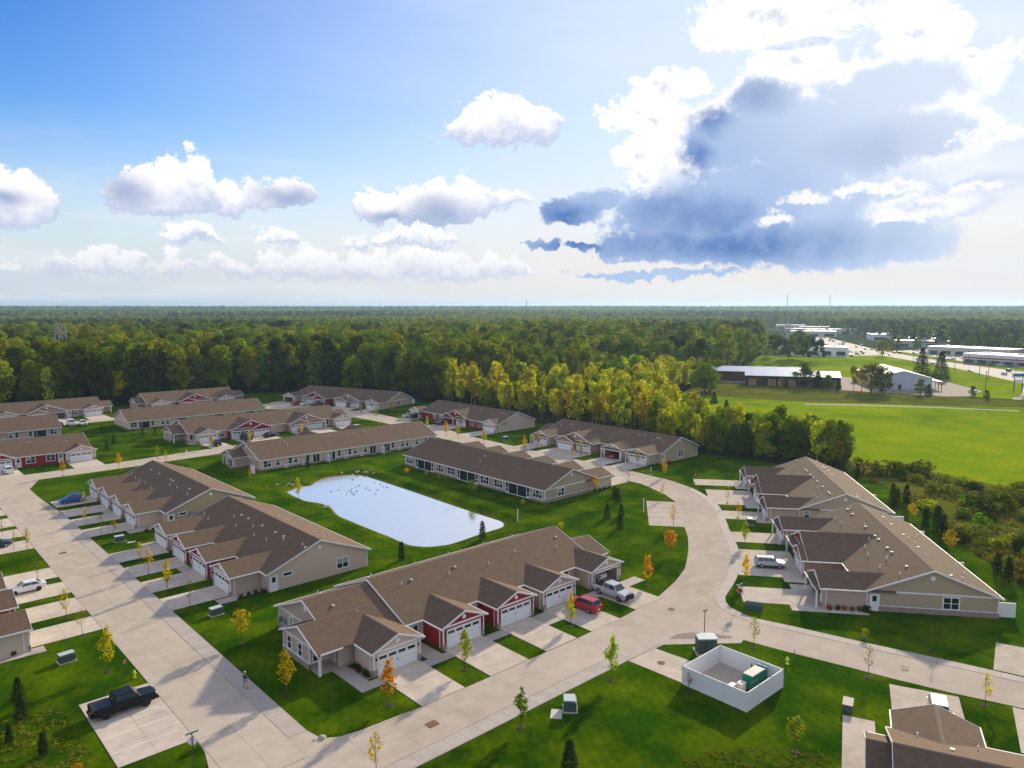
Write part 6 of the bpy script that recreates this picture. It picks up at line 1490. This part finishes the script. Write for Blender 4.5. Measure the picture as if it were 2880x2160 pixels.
for _ in range(60):      # the narrow tongue of wood beside the right-hand rows is thick with smaller trees
    x = rg.uniform(172, 193); y = rg.uniform(77, 128)
    if in_poly(x, y, FOREST): cand.append((x, y, rg.choice(('maple', 'maple', 'aspen', 'oak'))))
# keep the trees clear of walls and lawns: a margin from the lawn outline
def lawn_dist(x, y):
    m = 1e9; P = LAWN
    for i in range(len(P)):
        ax, ay = P[i-1]; bx_, by_ = P[i]; vx, vy = bx_-ax, by_-ay; t = max(0, min(1, ((x-ax)*vx + (y-ay)*vy) / (vx*vx + vy*vy + 1e-9)))
        m = min(m, math.hypot(x - ax - vx*t, y - ay - vy*t))
    return m
cand = [(lawn_dist(x, y), x, y, k) for x, y, k in cand]
cand = sorted(c for c in cand if c[0] > 1.2)
LOOK = {'aspen': 'slender yellow-green aspen', 'gold': 'golden yellow tree', 'maple': 'mid green broad tree', 'oak': 'olive green broad tree', 'dark': 'very dark tree', 'ember': 'orange-brown low tree'}
def wood_label(d, x, y, k):
    """kind, rank from the edge and the row of houses it stands behind"""
    if y < 100: place = 'at the woods tip'
    elif y < 160: place = 'behind the nearest aspen-backed row'
    elif y < 215: place = 'behind the row with red front walls'
    elif x > 150: place = 'behind the angled row'
    elif x > 82: place = 'behind the far middle row'
    else: place = 'behind the far left row'
    rank = 'in the front rank' if d < 5 else ('in the second rank' if d < 11 else 'deep in the wood')
    return LOOK[k] + ' ' + rank + ' ' + place
def tree(x, y, kind, s, label, group, sz=None, name=None, leaf=None):
    cm, tm, lm, hh = KINDS[kind]
    T = empty(name or ('spruce_tree' if kind == 'spruce' else 'aspen_tree' if kind == 'aspen' else 'broadleaf_tree'), (x, y, 0), rnd.uniform(0, 6.28)); tag(T, label, 'tree', group)
    sz = sz or s
    link('trunk', tm, T, scale=(s, s, sz)); me = rnd.choice(cm)
    if leaf:
        key = (me.name, leaf)
        if key not in CROWN: m2 = me.copy(); m2.materials.clear(); m2.materials.append(M[leaf]); CROWN[key] = m2
        me = CROWN[key]
    link('crown', me, T, scale=(s, s, sz))
    return T
N_SOLO = 296
def tree_size(x, y, k, rg):
    s = rg.uniform(.78, 1.16)
    if k in ('oak', 'maple', 'dark') and y > 250: s *= 1.12
    if k in ('maple', 'oak') and y < 235 and x < 240: s *= .66
    if y < 128 and x < 215: s *= .80
    return s
rest = []
for n_, (d, x, y, k) in enumerate(cand):
    s = tree_size(x, y, k, rg)
    if n_ < N_SOLO: tree(x, y, k, s, wood_label(d, x, y, k), wood_label(d, x, y, k), sz=s * rg.uniform(.9, 1.12))
    else: rest.append((x, y, k, s))
# the rest of the wood, to the horizon: one mass
protos = bpy.data.collections.new('woods_protos')
PIDX = {}
def add_proto(key, mesh):
    o = bpy.data.objects.new('woods_proto_%02d' % len(PIDX), mesh); protos.objects.link(o); PIDX.setdefault(key, []).append(len(protos.objects) - 1)
for k_ in ('oak', 'maple', 'aspen', 'gold', 'dark', 'ember'):
    for c in KINDS[k_][0]: add_proto(k_, c)
lowm = {}
for k_, (rad_, lm) in {'low_oak': (5.4, 'leaf_oak'), 'low_maple': (4.8, 'leaf_green'), 'low_dark': (5.0, 'leaf_dark'), 'low_lit': (5.2, 'leaf_lime')}.items():  # dark and lit leaf colours for painted cloud-shadow bands
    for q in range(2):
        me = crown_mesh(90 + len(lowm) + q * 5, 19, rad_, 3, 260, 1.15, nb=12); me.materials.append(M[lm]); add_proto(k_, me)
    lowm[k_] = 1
def far_ok(x, y):
    # leave the fields, yards and the highway corridor open
    if in_poly(x, y, FOREST): return True
    return False
pts_, idx_, scl_, rot_ = [], [], [], []
def put(x, y, key, s, z=0.0):
    pts_.append((x, y, z)); idx_.append(rg.choice(PIDX[key])); scl_.append(s); rot_.append(rg.uniform(0, 6.28))
for x, y, k, s in rest: put(x, y, k, s)
CORR = [(430, 85), (520, 175), (560, 312), (640, 352), (900, 500), (1250, 720), (1350, 660), (1000, 420), (770, 255), (720, 190), (640, 110), (520, 60)]
def scatter(r0, r1, sp, keys, p_keep, smin, smax, skip_corr=True, zf=None):
    a0, a1 = R(HEAD - 38), R(HEAD + 38); r = r0
    while r < r1:
        na = int((a1 - a0) * r / sp)
        for i in range(na):
            a = a0 + (a1 - a0) * (i + rg.random()) / na; rr = r + rg.uniform(-.5, .5) * sp; x, y = rr * math.cos(a), rr * math.sin(a)
            if rr < 560 and not in_poly(x, y, FOREST): continue
            if x < 380 and y < 580 and x > -40 and rr < 700 and in_poly(x, y, FOREST) and (x < 380 - 1 and y < 60 + 520 and x > -40): continue
            if in_poly(x, y, CORR): continue
            kk = keys(x, y)
            if kk is None or rg.random() > p_keep(x, y): continue
            put(x, y, kk, rg.uniform(smin, smax), zf(x, y) if zf else 0)
        r += sp
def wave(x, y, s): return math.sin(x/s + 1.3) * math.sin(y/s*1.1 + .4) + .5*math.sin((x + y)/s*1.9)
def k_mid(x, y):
    w = wave(x, y, 90); t = rg.random()  # patches of lighter and darker crowns imitate sun and cloud shadow
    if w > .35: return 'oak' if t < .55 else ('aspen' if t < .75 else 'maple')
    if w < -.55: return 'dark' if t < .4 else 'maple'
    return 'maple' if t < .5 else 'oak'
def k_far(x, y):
    w = wave(x, y, 260); t = rg.random()  # cloud-shadow bands painted as dark and sunlit crown colours
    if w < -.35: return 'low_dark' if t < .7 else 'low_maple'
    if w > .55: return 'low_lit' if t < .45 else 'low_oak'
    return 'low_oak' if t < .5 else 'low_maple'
right = lambda x, y: y < x * .40 + 40
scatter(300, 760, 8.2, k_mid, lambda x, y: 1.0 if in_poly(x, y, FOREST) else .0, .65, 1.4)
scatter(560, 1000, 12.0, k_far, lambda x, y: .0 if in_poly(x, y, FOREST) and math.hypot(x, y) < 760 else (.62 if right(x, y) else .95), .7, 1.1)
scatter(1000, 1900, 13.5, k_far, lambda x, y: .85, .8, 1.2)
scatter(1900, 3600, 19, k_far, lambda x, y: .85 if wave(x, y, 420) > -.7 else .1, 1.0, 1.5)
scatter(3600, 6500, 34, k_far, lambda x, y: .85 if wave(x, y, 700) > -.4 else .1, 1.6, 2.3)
me = bpy.data.meshes.new('woods'); me.from_pydata(pts_, [], []); me.update()
for nm, typ, dat in (('pidx', 'INT', idx_), ('pscl', 'FLOAT', scl_), ('prot', 'FLOAT', rot_)):
    at = me.attributes.new(nm, typ, 'POINT'); at.data.foreach_set('value', dat)
woods = link('woods', me); tag(woods, 'mass of woodland running back to the horizon', 'woods', kind='stuff')
gn_ = bpy.data.node_groups.new('woods_scatter', 'GeometryNodeTree')
gn_.interface.new_socket('Geometry', in_out='INPUT', socket_type='NodeSocketGeometry'); gn_.interface.new_socket('Geometry', in_out='OUTPUT', socket_type='NodeSocketGeometry')
gi = gn_.nodes.new('NodeGroupInput'); go = gn_.nodes.new('NodeGroupOutput'); ip = gn_.nodes.new('GeometryNodeInstanceOnPoints')
ci = gn_.nodes.new('GeometryNodeCollectionInfo'); ci.inputs['Collection'].default_value = protos; ci.inputs['Separate Children'].default_value = True; ci.inputs['Reset Children'].default_value = True
def attr(nm, typ):
    a = gn_.nodes.new('GeometryNodeInputNamedAttribute'); a.data_type = typ; a.inputs['Name'].default_value = nm
    return [o for o in a.outputs if o.enabled and o.name == 'Attribute'][0]
gl = gn_.links.new
gl(gi.outputs[0], ip.inputs['Points']); gl(ci.outputs[0], ip.inputs['Instance']); ip.inputs['Pick Instance'].default_value = True
gl(attr('pidx', 'INT'), ip.inputs['Instance Index'])
cx_ = gn_.nodes.new('ShaderNodeCombineXYZ'); gl(attr('prot', 'FLOAT'), cx_.inputs[2])
er = gn_.nodes.new('FunctionNodeEulerToRotation'); gl(cx_.outputs[0], er.inputs[0]); gl(er.outputs[0], ip.inputs['Rotation'])
cs = gn_.nodes.new('ShaderNodeCombineXYZ'); sc_ = attr('pscl', 'FLOAT')
for q in range(3): gl(sc_, cs.inputs[q])
gl(cs.outputs[0], ip.inputs['Scale']); gl(ip.outputs[0], go.inputs[0])
woods.modifiers.new('scatter', 'NODES').node_group = gn_

# ------------------------------------------------------------------ scrub between lawn and meadow, single trees and bushes
for k in range(60):
    for _ in range(50):
        x = rnd.uniform(112, 196); y = rnd.uniform(-10, 82)
        if in_poly(x, y, SCRUB) and in_view(x, y, 1): break
    s = rnd.choice((1.2, 1.6, 2.0, 2.6, 3.2)) * rnd.uniform(.8, 1.2)
    lf_ = rnd.choice(('scrub', 'scrub', 'green', 'lime', 'dark', 'oak'))
    shrub(x, y, s, lf_, {'scrub': 'brownish bush in the scrub between lawn and meadow', 'green': 'green bush in the scrub between lawn and meadow', 'lime': 'pale yellow-green bush in the scrub between lawn and meadow', 'dark': 'dark bush in the scrub between lawn and meadow', 'oak': 'olive bush in the scrub between lawn and meadow'}[lf_], lf_ + ' bushes of the scrub', sz=s * rnd.uniform(.55, .9), name='bush', cat='bush')
shrub(166, 33, 2.6, 'dark', 'round dark bush standing alone at the meadow edge', 'meadow edge bush', name='bush', cat='bush')
# low weeds: one mass
rg = random.Random(9)
wb_ = MB()
def weeds(poly, n, x0, x1, y0, y1, size):
    c = 0
    for _ in range(n * 6):
        if c >= n: break
        x = rg.uniform(x0, x1); y = rg.uniform(y0, y1)
        if not in_poly(x, y, poly): continue
        if wave(x, y, 5.0) < -.2: continue
        c += 1
        for q in range(3):
            a = rg.uniform(0, 6.28); s = size * rg.uniform(.5, 1.5); d = Vector((math.cos(a), math.sin(a), 0)); b = Vector((x + rg.gauss(0, .2), y + rg.gauss(0, .2), 0))
            t = Vector((rg.gauss(0, .25), rg.gauss(0, .25), s * rg.uniform(.6, 1.2)))
            wb_.face([b - d*s*.4, b + d*s*.4, b + d*s*.35 + t, b - d*s*.3 + t])
weeds(SCRUB, 5200, 98, 197, -40, 82, .42)
weeds([(0, 60), (12, 60), (14.5, 68), (14.5, 78), (13, 88), (4, 94), (-4, 94)], 900, -4, 15, 60, 94, .16)
weeds([(40, 39), (54, 35), (60, 31), (62, 27), (56, 21), (40, 22)], 700, 40, 62, 21, 40, .12)
tag(wb_.obj('weeds', 'leaf_scrub'), 'low weeds and tall grass in the scrub and rough corners', 'weeds', kind='stuff')
for (x, y, k, s, label) in ((352, 172, 'maple', .62, 'green tree before the middle of the open lumber shed'), (354, 166, 'spruce', .55, 'pointed dark tree beside the green one at the lumber shed'), (349, 181, 'maple', .30, 'low lime bush tree at the left end of the lumber shed'), (352, 160, 'maple', .34, 'round lime tree right of the pointed one'),
                            (352, 148, 'aspen', .92, 'thin-stemmed yellow tree between shed and white warehouse, left'), (354, 145, 'gold', .80, 'thin-stemmed yellow tree between shed and white warehouse, right'), (350, 139, 'oak', .66, 'broad olive tree at the corner of the white warehouse'), (350, 134, 'maple', .62, 'second broad tree before the white warehouse'),
                            (359, 121, 'maple', .36, 'round green tree before the warehouse wall'), (360, 118, 'spruce', .32, 'small dark conifer before the warehouse wall'), (345, 152, 'dark', .24, 'dark round bush on the yard edge'), (341, 176, 'dark', .24, 'dark round bush at the left of the yard'), (372, 104, 'dark', .22, 'dark bush by the yard entrance'), (362, 96, 'dark', .20, 'dark bush at the roadside field corner'),
                            (454, 153, 'spruce', 1.02, 'left of two big dark spruces behind the warehouse'), (450, 142, 'spruce', .96, 'right of two big dark spruces behind the warehouse'), (600, 300, 'dark', .5, 'dark round tree at the white store corner'), (640, 318, 'dark', .95, 'tall dark tree behind the white store'),
                            (300, 192, 'maple', .85, 'big round green tree where wood and meadow meet'), (290, 188, 'oak', .7, 'olive tree where wood and meadow meet'), (266, 168, 'spruce', .32, 'small dark conifer at the meadow corner, left'), (246, 150, 'spruce', .30, 'small dark conifer at the meadow corner, middle'), (232, 136, 'spruce', .28, 'small dark conifer at the meadow corner, right'),
                            (187, 81, 'maple', .50, 'ragged green tree at the tip of the woods beside the far right-hand roof'), (183, 79.5, 'maple', .52, 'green tree at the tip of the woods, second from the end'), (180.5, 79, 'gold', .55, 'yellow tree at the tip of the woods')):
    tree(x, y, k, s * (1.0 if k == 'aspen' else 1.25 if k == 'gold' or x < 200 else 1.7), label, 'single trees beyond the estate', sz=s * rnd.uniform(.95, 1.1))
for k in range(80):
    x = rnd.uniform(600, 1000); y = x * .30 + rnd.uniform(-70, 60)
    if in_poly(x, y, [(430, 85), (528, 156), (628, 242), (698, 305), (870, 420), (1150, 600), (1190, 585), (900, 400), (700, 262), (595, 178), (548, 135), (520, 100)]): continue
    if in_poly(x, y, [(562, 126), (576, 146), (611, 184), (700, 258), (760, 250), (700, 180), (640, 120), (600, 100)]): continue
    sz_ = rnd.uniform(.4, .7); kk_ = rnd.choice(('oak', 'maple', 'dark')); lb_ = LOOK[kk_] + ' among the ' + ('nearest' if x < 700 else 'middle' if x < 850 else 'farthest') + ' shops beyond the highway'; tree(x, y, kk_, sz_ * 1.45, lb_, lb_, sz=sz_)

# ------------------------------------------------------------------ lumber yard, warehouse, shops, highway
def shed(label, org, rot, L, Wd, eave, slope, wallmat, open_front=False, porch=0.0, name='shed', cat='shed', win=0):
    T = empty(name, (org[0], org[1], 0), rot); tag(T, label, cat)
    rise = Wd/2 * slope; e = eave
    for s in (-1, 1):
        mb = MB(); a = s * (Wd/2 + .4)
        q = [(-L/2 - .4, a, e - .4*slope), (L/2 + .4, a, e - .4*slope), (L/2 + .4, 0, e + rise), (-L/2 - .4, 0, e + rise)]
        mb.hexa([(p[0], p[1], p[2]) for p in q] + [(p[0], p[1], p[2] + .15) for p in q]); rf = mb.obj('roof_slope', 'metal_roof', T)
        for k in range(int(L / 6)): x = -L/2 + 3 + k*6; MB().hexa([(x - .03, a, e - .4*slope + .151), (x + .03, a, e - .4*slope + .151), (x + .03, 0, e + rise + .151), (x - .03, 0, e + rise + .151), (x - .03, a, e - .4*slope + .2), (x + .03, a, e - .4*slope + .2), (x + .03, 0, e + rise + .2), (x - .03, 0, e + rise + .2)]).obj('roof_seam', 'metal_roof', rf)
    for s in (-1, 1):
        x = s * L/2; mb = MB()
        i = len(mb.v); mb.v += [(x + d, y, z) for d in (0, -s*.2) for y, z in ((-Wd/2, 0), (Wd/2, 0), (Wd/2, e), (0, e + rise), (-Wd/2, e))]
        mb.f += [tuple(range(i, i+5)), tuple(range(i+9, i+4, -1))] + [(i+k, i+5+k, i+5+(k+1) % 5, i+(k+1) % 5) for k in range(5)]
        mb.obj('gable_wall', wallmat, T)
    MB().box(-L/2, L/2, Wd/2 - .2, Wd/2, 0, e).obj('back_wall', wallmat, T)
    if open_front:
        n = int(L / 6)
        for k in range(n + 1): MB().box(-L/2 + k*L/n - .15, -L/2 + k*L/n + .15, -Wd/2, -Wd/2 + .3, 0, e).obj('post', 'rust', T)
        MB().box(-L/2 + .3, L/2 - .3, -Wd/2 + 6.0, -Wd/2 + 6.2, 0, e).obj('inner_wall', 'rust', T)
    else:
        MB().box(-L/2, L/2, -Wd/2, -Wd/2 + .2, 0, e).obj('front_wall', wallmat, T)
        for k in range(win): x = -L/2 + L*(k+.5)/win; MB().box(x - 1.0, x + 1.0, -Wd/2 - .04, -Wd/2 - .001, .9, 2.4).obj('window', 'glass', T)
    return T
ang = math.atan2(154.3 - 181.4, 344.4 - 321.5)
# open lumber shed facing the estate; its long eave runs from (344,193) to (361,160)
shed('open-fronted lumber shed with a pale metal roof', (354.5, 180.0), math.atan2(-34.5, 20.5), 44, 15, 5.2, .30, 'metal_wall', True)
shed('second pale-roofed shed behind the lumber shed, running off to the left', (363.0, 205.0), math.atan2(-34.5, 20.5), 46, 14, 5.4, .30, 'metal_wall', True)
for k in range(9):
    t = (k + .5) / 9; dv = np.array([20.5, -34.5]) / 40.13; c = np.array([354.5, 180.0]) + dv * (t - .5) * 42 + np.array([-34.5, -20.5]) / 40.13 * 4.6
    if k in (1, 5): continue
    o = MB()
    for r_ in range(3): o.box(-1.9, 1.9, -1.3, 1.3, .15 + r_*1.15, 1.2 + r_*1.15)
    tag(o.obj('lumber_stack', 'lumber', None, loc=(c[0], c[1], 0), rz=math.atan2(-34.5, 20.5)), 'stack of yellow timber under the lumber shed roof', 'timber', 'timber stacks in the shed')
w = shed('white metal warehouse with a low gable and a side porch', (395, 147), math.atan2(24.0, 36.0) , 44, 25, 5.6, .26, 'metal_wall', False, win=3, name='warehouse', cat='warehouse')
MB().hexa([(-22, -12.4, 4.6), (-6, -12.4, 4.6), (-6, -17, 3.9), (-22, -17, 3.9), (-22, -12.4, 4.75), (-6, -12.4, 4.75), (-6, -17, 4.05), (-22, -17, 4.05)]).obj('porch_roof', 'metal_roof', w)
for k in range(4): MB().box(-21.6 + k*5, -21.3 + k*5, -16.8, -16.5, 0, 3.9).obj('porch_post', 'rust', w)
MB().box(-22.2, -22.0, 1.0, 2.2, .0, 2.3).obj('side_door', 'glass', w)
def store(label, x, y, rz, L, Wd, H_, wallmat, band=None, win=0, name='shop', bands=None):
    T = empty(name, (x, y, 0), R(rz)); tag(T, label, 'shop', 'shops along the highway')
    MB().box(-L/2, L/2, -Wd/2, Wd/2, 0, H_).obj('wall', wallmat, T); MB().box(-L/2 - .2, L/2 + .2, -Wd/2 - .2, Wd/2 + .2, H_ + .001, H_ + .4).obj('parapet', 'trim', T)
    for k in range(win): xx = -L/2 + L*(k + .5)/win; MB().box(xx - L/win*.32, xx + L/win*.32, -Wd/2 - .06, -Wd/2 - .001, .6, H_*.55).obj('window', 'glass', T)
    for (z0, z1, m_a) in (bands or ()): MB().box(-L/2 - .1, L/2 + .1, -Wd/2 - .3, -Wd/2 - .07, z0, z1).obj('fascia', m_a, T)
    for k in range(3): MB().box(-L/3 + k*L/3 - 1, -L/3 + k*L/3 + 1, -1, 1, H_ + .401, H_ + 1.3).obj('roof_unit', 'metal_grey', T)
    return T
store('plain white store across the sunlit field', 592, 284, -60, 52, 26, 7.0, 'trim', win=5)
store('long shop with red and white stripes across the highway', 590, 138, -106, 62, 26, 6.5, 'metal_grey', win=7, bands=((4.6, 6.4, 'trim'), (3.7, 4.5, 'sign_red'), (2.9, 3.6, 'trim')))
store('grey shop with blue panels beyond the highway car park', 676, 190, -100, 62, 24, 6.5, 'cabinet', win=6)
store('far low shop with a red roof edge up the highway', 790, 268, -60, 46, 22, 6, 'cabinet', win=4, bands=((5, 5.9, 'sign_red'),))
store('far pale shop at the end of the highway strip', 930, 338, -60, 70, 40, 7, 'trim', win=4)
store('low white building with a bright roof in the far trees', 860, 290, -60, 40, 30, 6, 'trim', win=3)
for k, (x, y) in enumerate(((1000, 470), (1080, 470), (1180, 560), (1060, 520), (960, 460), (1250, 640))):
    store('far building at the head of the highway', x, y, -60, rnd.uniform(30, 60), 25, 7, rnd.choice(('trim', 'cabinet', 'metal_grey')), win=3)
T = empty('yard_sign', (401.3, 94.0, 0), math.atan2(-2.1, 2.3)); tag(T, 'tall white yard sign with a blue band on two posts at the right edge', 'sign')
for s in (-1, 1): MB().box(s*1.9 - .15, s*1.9 + .15, -.15, .15, 0, 8.6).obj('post', 'iron', T)
p_ = MB().box(-3.0, 3.0, -.25, .25, 7.0, 9.2).obj('sign_board', 'trim', T); MB().box(-2.7, 2.7, -.30, -.251, 7.6, 8.6).obj('sign_band', 'car_blue', p_)
MB().box(-1.7, 1.7, -.2, .2, 4.4, 6.2).obj('lower_board', 'trim', T)
for k, (x, y) in enumerate(((499.8, 150.3), (486.9, 133.5), (464.5, 122.9), (573.6, 164.5), (551.9, 192.1), (387.4, 103.3), (493.1, 117.1), (640, 220), (720, 285), (800, 335))):
    T = empty('utility_pole', (x, y, 0), R(30)); tag(T, 'wooden utility pole along the highway', 'pole', 'poles along the highway')
    MB().tube((0, 0, 0), (0, 0, 10.5), .17, .11, 8).obj('pole', 'bark', T); MB().box(-1.2, 1.2, -.08, .08, 9.6, 9.8).obj('crossarm', 'bark', T)
# traffic and parked cars, small in the picture
far_cols = ['white', 'silver', 'charcoal', 'redcar', 'pale', 'black', 'white', 'blue']
HW = [(511.9, 145.3), (499.8, 124.5), (526.7, 128.8), (558.8, 181.9), (669.6, 232.4), (664.7, 242.7), (655.9, 250.7), (569.8, 138.4), (700, 285), (740, 310), (760, 332), (800, 350), (830, 372), (880, 400), (910, 425)] + [(560 + 24*i + (i % 3)*7, 176 + 17.5*i + (i % 2)*9) for i in range(16)]
LOT = [(627.3, 202.1), (622.7, 196.6), (611.9, 187.9), (617.8, 187.2), (631.1, 184.2), (616.1, 175.2), (582.1, 156.8), (572.5, 150.4), (575.0, 146.2), (664.2, 209.4), (667.3, 206.6), (620.2, 273.1), (600.2, 258.3), (595.5, 253.1), (622.9, 259.4), (634.5, 260.1), (661.7, 283.6), (664.1, 294.3), (635.2, 322.7), (640, 268), (648, 276), (655, 270), (672, 300), (690, 312), (610, 262), (628, 280)]
for i, (x, y) in enumerate(HW): car('%s car driving on the highway' % {'redcar': 'red', 'pale': 'light grey', 'charcoal': 'dark grey'}.get(far_cols[i % 8], far_cols[i % 8]), x, y, 38 if i % 2 else 218, far_cols[i % 8], 'suv' if i % 3 else 'sedan', group='highway traffic, ' + far_cols[i % 8])
for i, (x, y) in enumerate(LOT): car('%s car parked outside the highway shops' % {'redcar': 'red', 'pale': 'light grey', 'charcoal': 'dark grey'}.get(far_cols[(i*3) % 8], far_cols[(i*3) % 8]), x, y, -60 + 90 * (i % 2), far_cols[(i*3) % 8], 'suv' if i % 2 else 'sedan', group='cars parked at the shops, ' + far_cols[(i*3) % 8])

# ------------------------------------------------------------------ masts and pylons
def lattice(label, x, y, h, w0, w1, n, arms=(), r=.12, name='lattice_tower'):
    T = empty(name, (x, y, 0), R(20)); tag(T, label, 'tower')
    f = lambda z: w0 + (w1 - w0) * z / h
    for sx_ in (-1, 1):
        for sy_ in (-1, 1): MB().tube((sx_*w0/2, sy_*w0/2, 0), (sx_*w1/2, sy_*w1/2, h), r, r*.7, 5).obj('leg', 'metal_grey', T)
    br = MB()
    for k in range(n):
        z0, z1 = h*k/n, h*(k+1)/n; a, b = f(z0)/2, f(z1)/2
        for s in (-1, 1):
            br.tube((-a, s*a, z0), (b, s*b, z1), r*.5, r*.5, 4).tube((a, s*a, z0), (-b, s*b, z1), r*.5, r*.5, 4).tube((s*a, -a, z0), (s*b, b, z1), r*.5, r*.5, 4).tube((-b, s*b, z1), (b, s*b, z1), r*.5, r*.5, 4).tube((s*b, -b, z1), (s*b, b, z1), r*.5, r*.5, 4)
    br.obj('bracing', 'metal_grey', T)
    for z, l in arms: MB().hexa([(-l, -.3, z), (l, -.3, z), (l, .3, z), (-l, .3, z), (-l*.15, -.3, z + 1.2), (l*.15, -.3, z + 1.2), (l*.15, .3, z + 1.2), (-l*.15, .3, z + 1.2)]).obj('crossarm', 'metal_grey', T)
lattice('grey lattice tower standing in the woods at the left', 86.4, 438.6, 31, 5.2, 3.4, 9, r=.2)
lattice('power pylon above the trees by the white store', 640, 330, 33, 6, 1.4, 10, arms=((24, 5), (28.5, 4)), r=.2)
for (x, y, h, label) in ((1490, 1570, 58, 'thin mast on the horizon above the middle woods'), (1150, 1750, 40, 'white mast in the far woods left of centre'), (2800, 1450, 88, 'left of two thin masts on the right horizon'), (2800, 1280, 84, 'right of two thin masts on the right horizon')):
    lattice(label, x, y, h, h*.03, h*.02, 8, r=h*.006, name='radio_mast')

# ------------------------------------------------------------------ far ridge and the air
mb = MB(); n = 120
def ridge(r, k): return 34 + 10*math.sin(k*.31 + r) + 6*math.sin(k*.83 + r*2) + (8 if k % 7 < 3 else 0)
for (r0, r1, zz, mt, nm) in ((7200, 9000, .55, 'farland', 'near_hills'), (11000, 14500, 1.15, 'farland', 'far_hills')):
    mb = MB(); rings = ((r0, 0), (r0 + (r1-r0)*.45, zz), (r1, zz*.8))
    P_ = [[(r*math.cos(2*math.pi*k/n), r*math.sin(2*math.pi*k/n), -1 + z*ridge(r0/1000, k % n)) for k in range(n + 1)] for r, z in rings]
    for a, b in zip(P_, P_[1:]):
        for k in range(n): mb.face([a[k], a[k+1], b[k+1], b[k]][::-1])
    tag(mb.obj(nm, mt), kind='structure')
hz = MB().box(-16200, 16200, -16200, 16200, -3, 95).obj('haze', 'trim'); hz.data.materials.clear()
hm = bpy.data.materials.new('haze'); hm.use_nodes = True; ht_ = hm.node_tree; ht_.nodes.remove(ht_.nodes['Principled BSDF'])
pv = ht_.nodes.new('ShaderNodeVolumePrincipled'); pv.inputs['Color'].default_value = (0.52, 0.76, 1.0, 1); pv.inputs['Density'].default_value = 0.0001; pv.inputs['Anisotropy'].default_value = 0.35
ht_.links.new(pv.outputs[0], ht_.nodes['Material Output'].inputs['Volume'])
hz.data.materials.append(hm); tag(hz, 'pale haze over the far country', 'haze', kind='stuff')
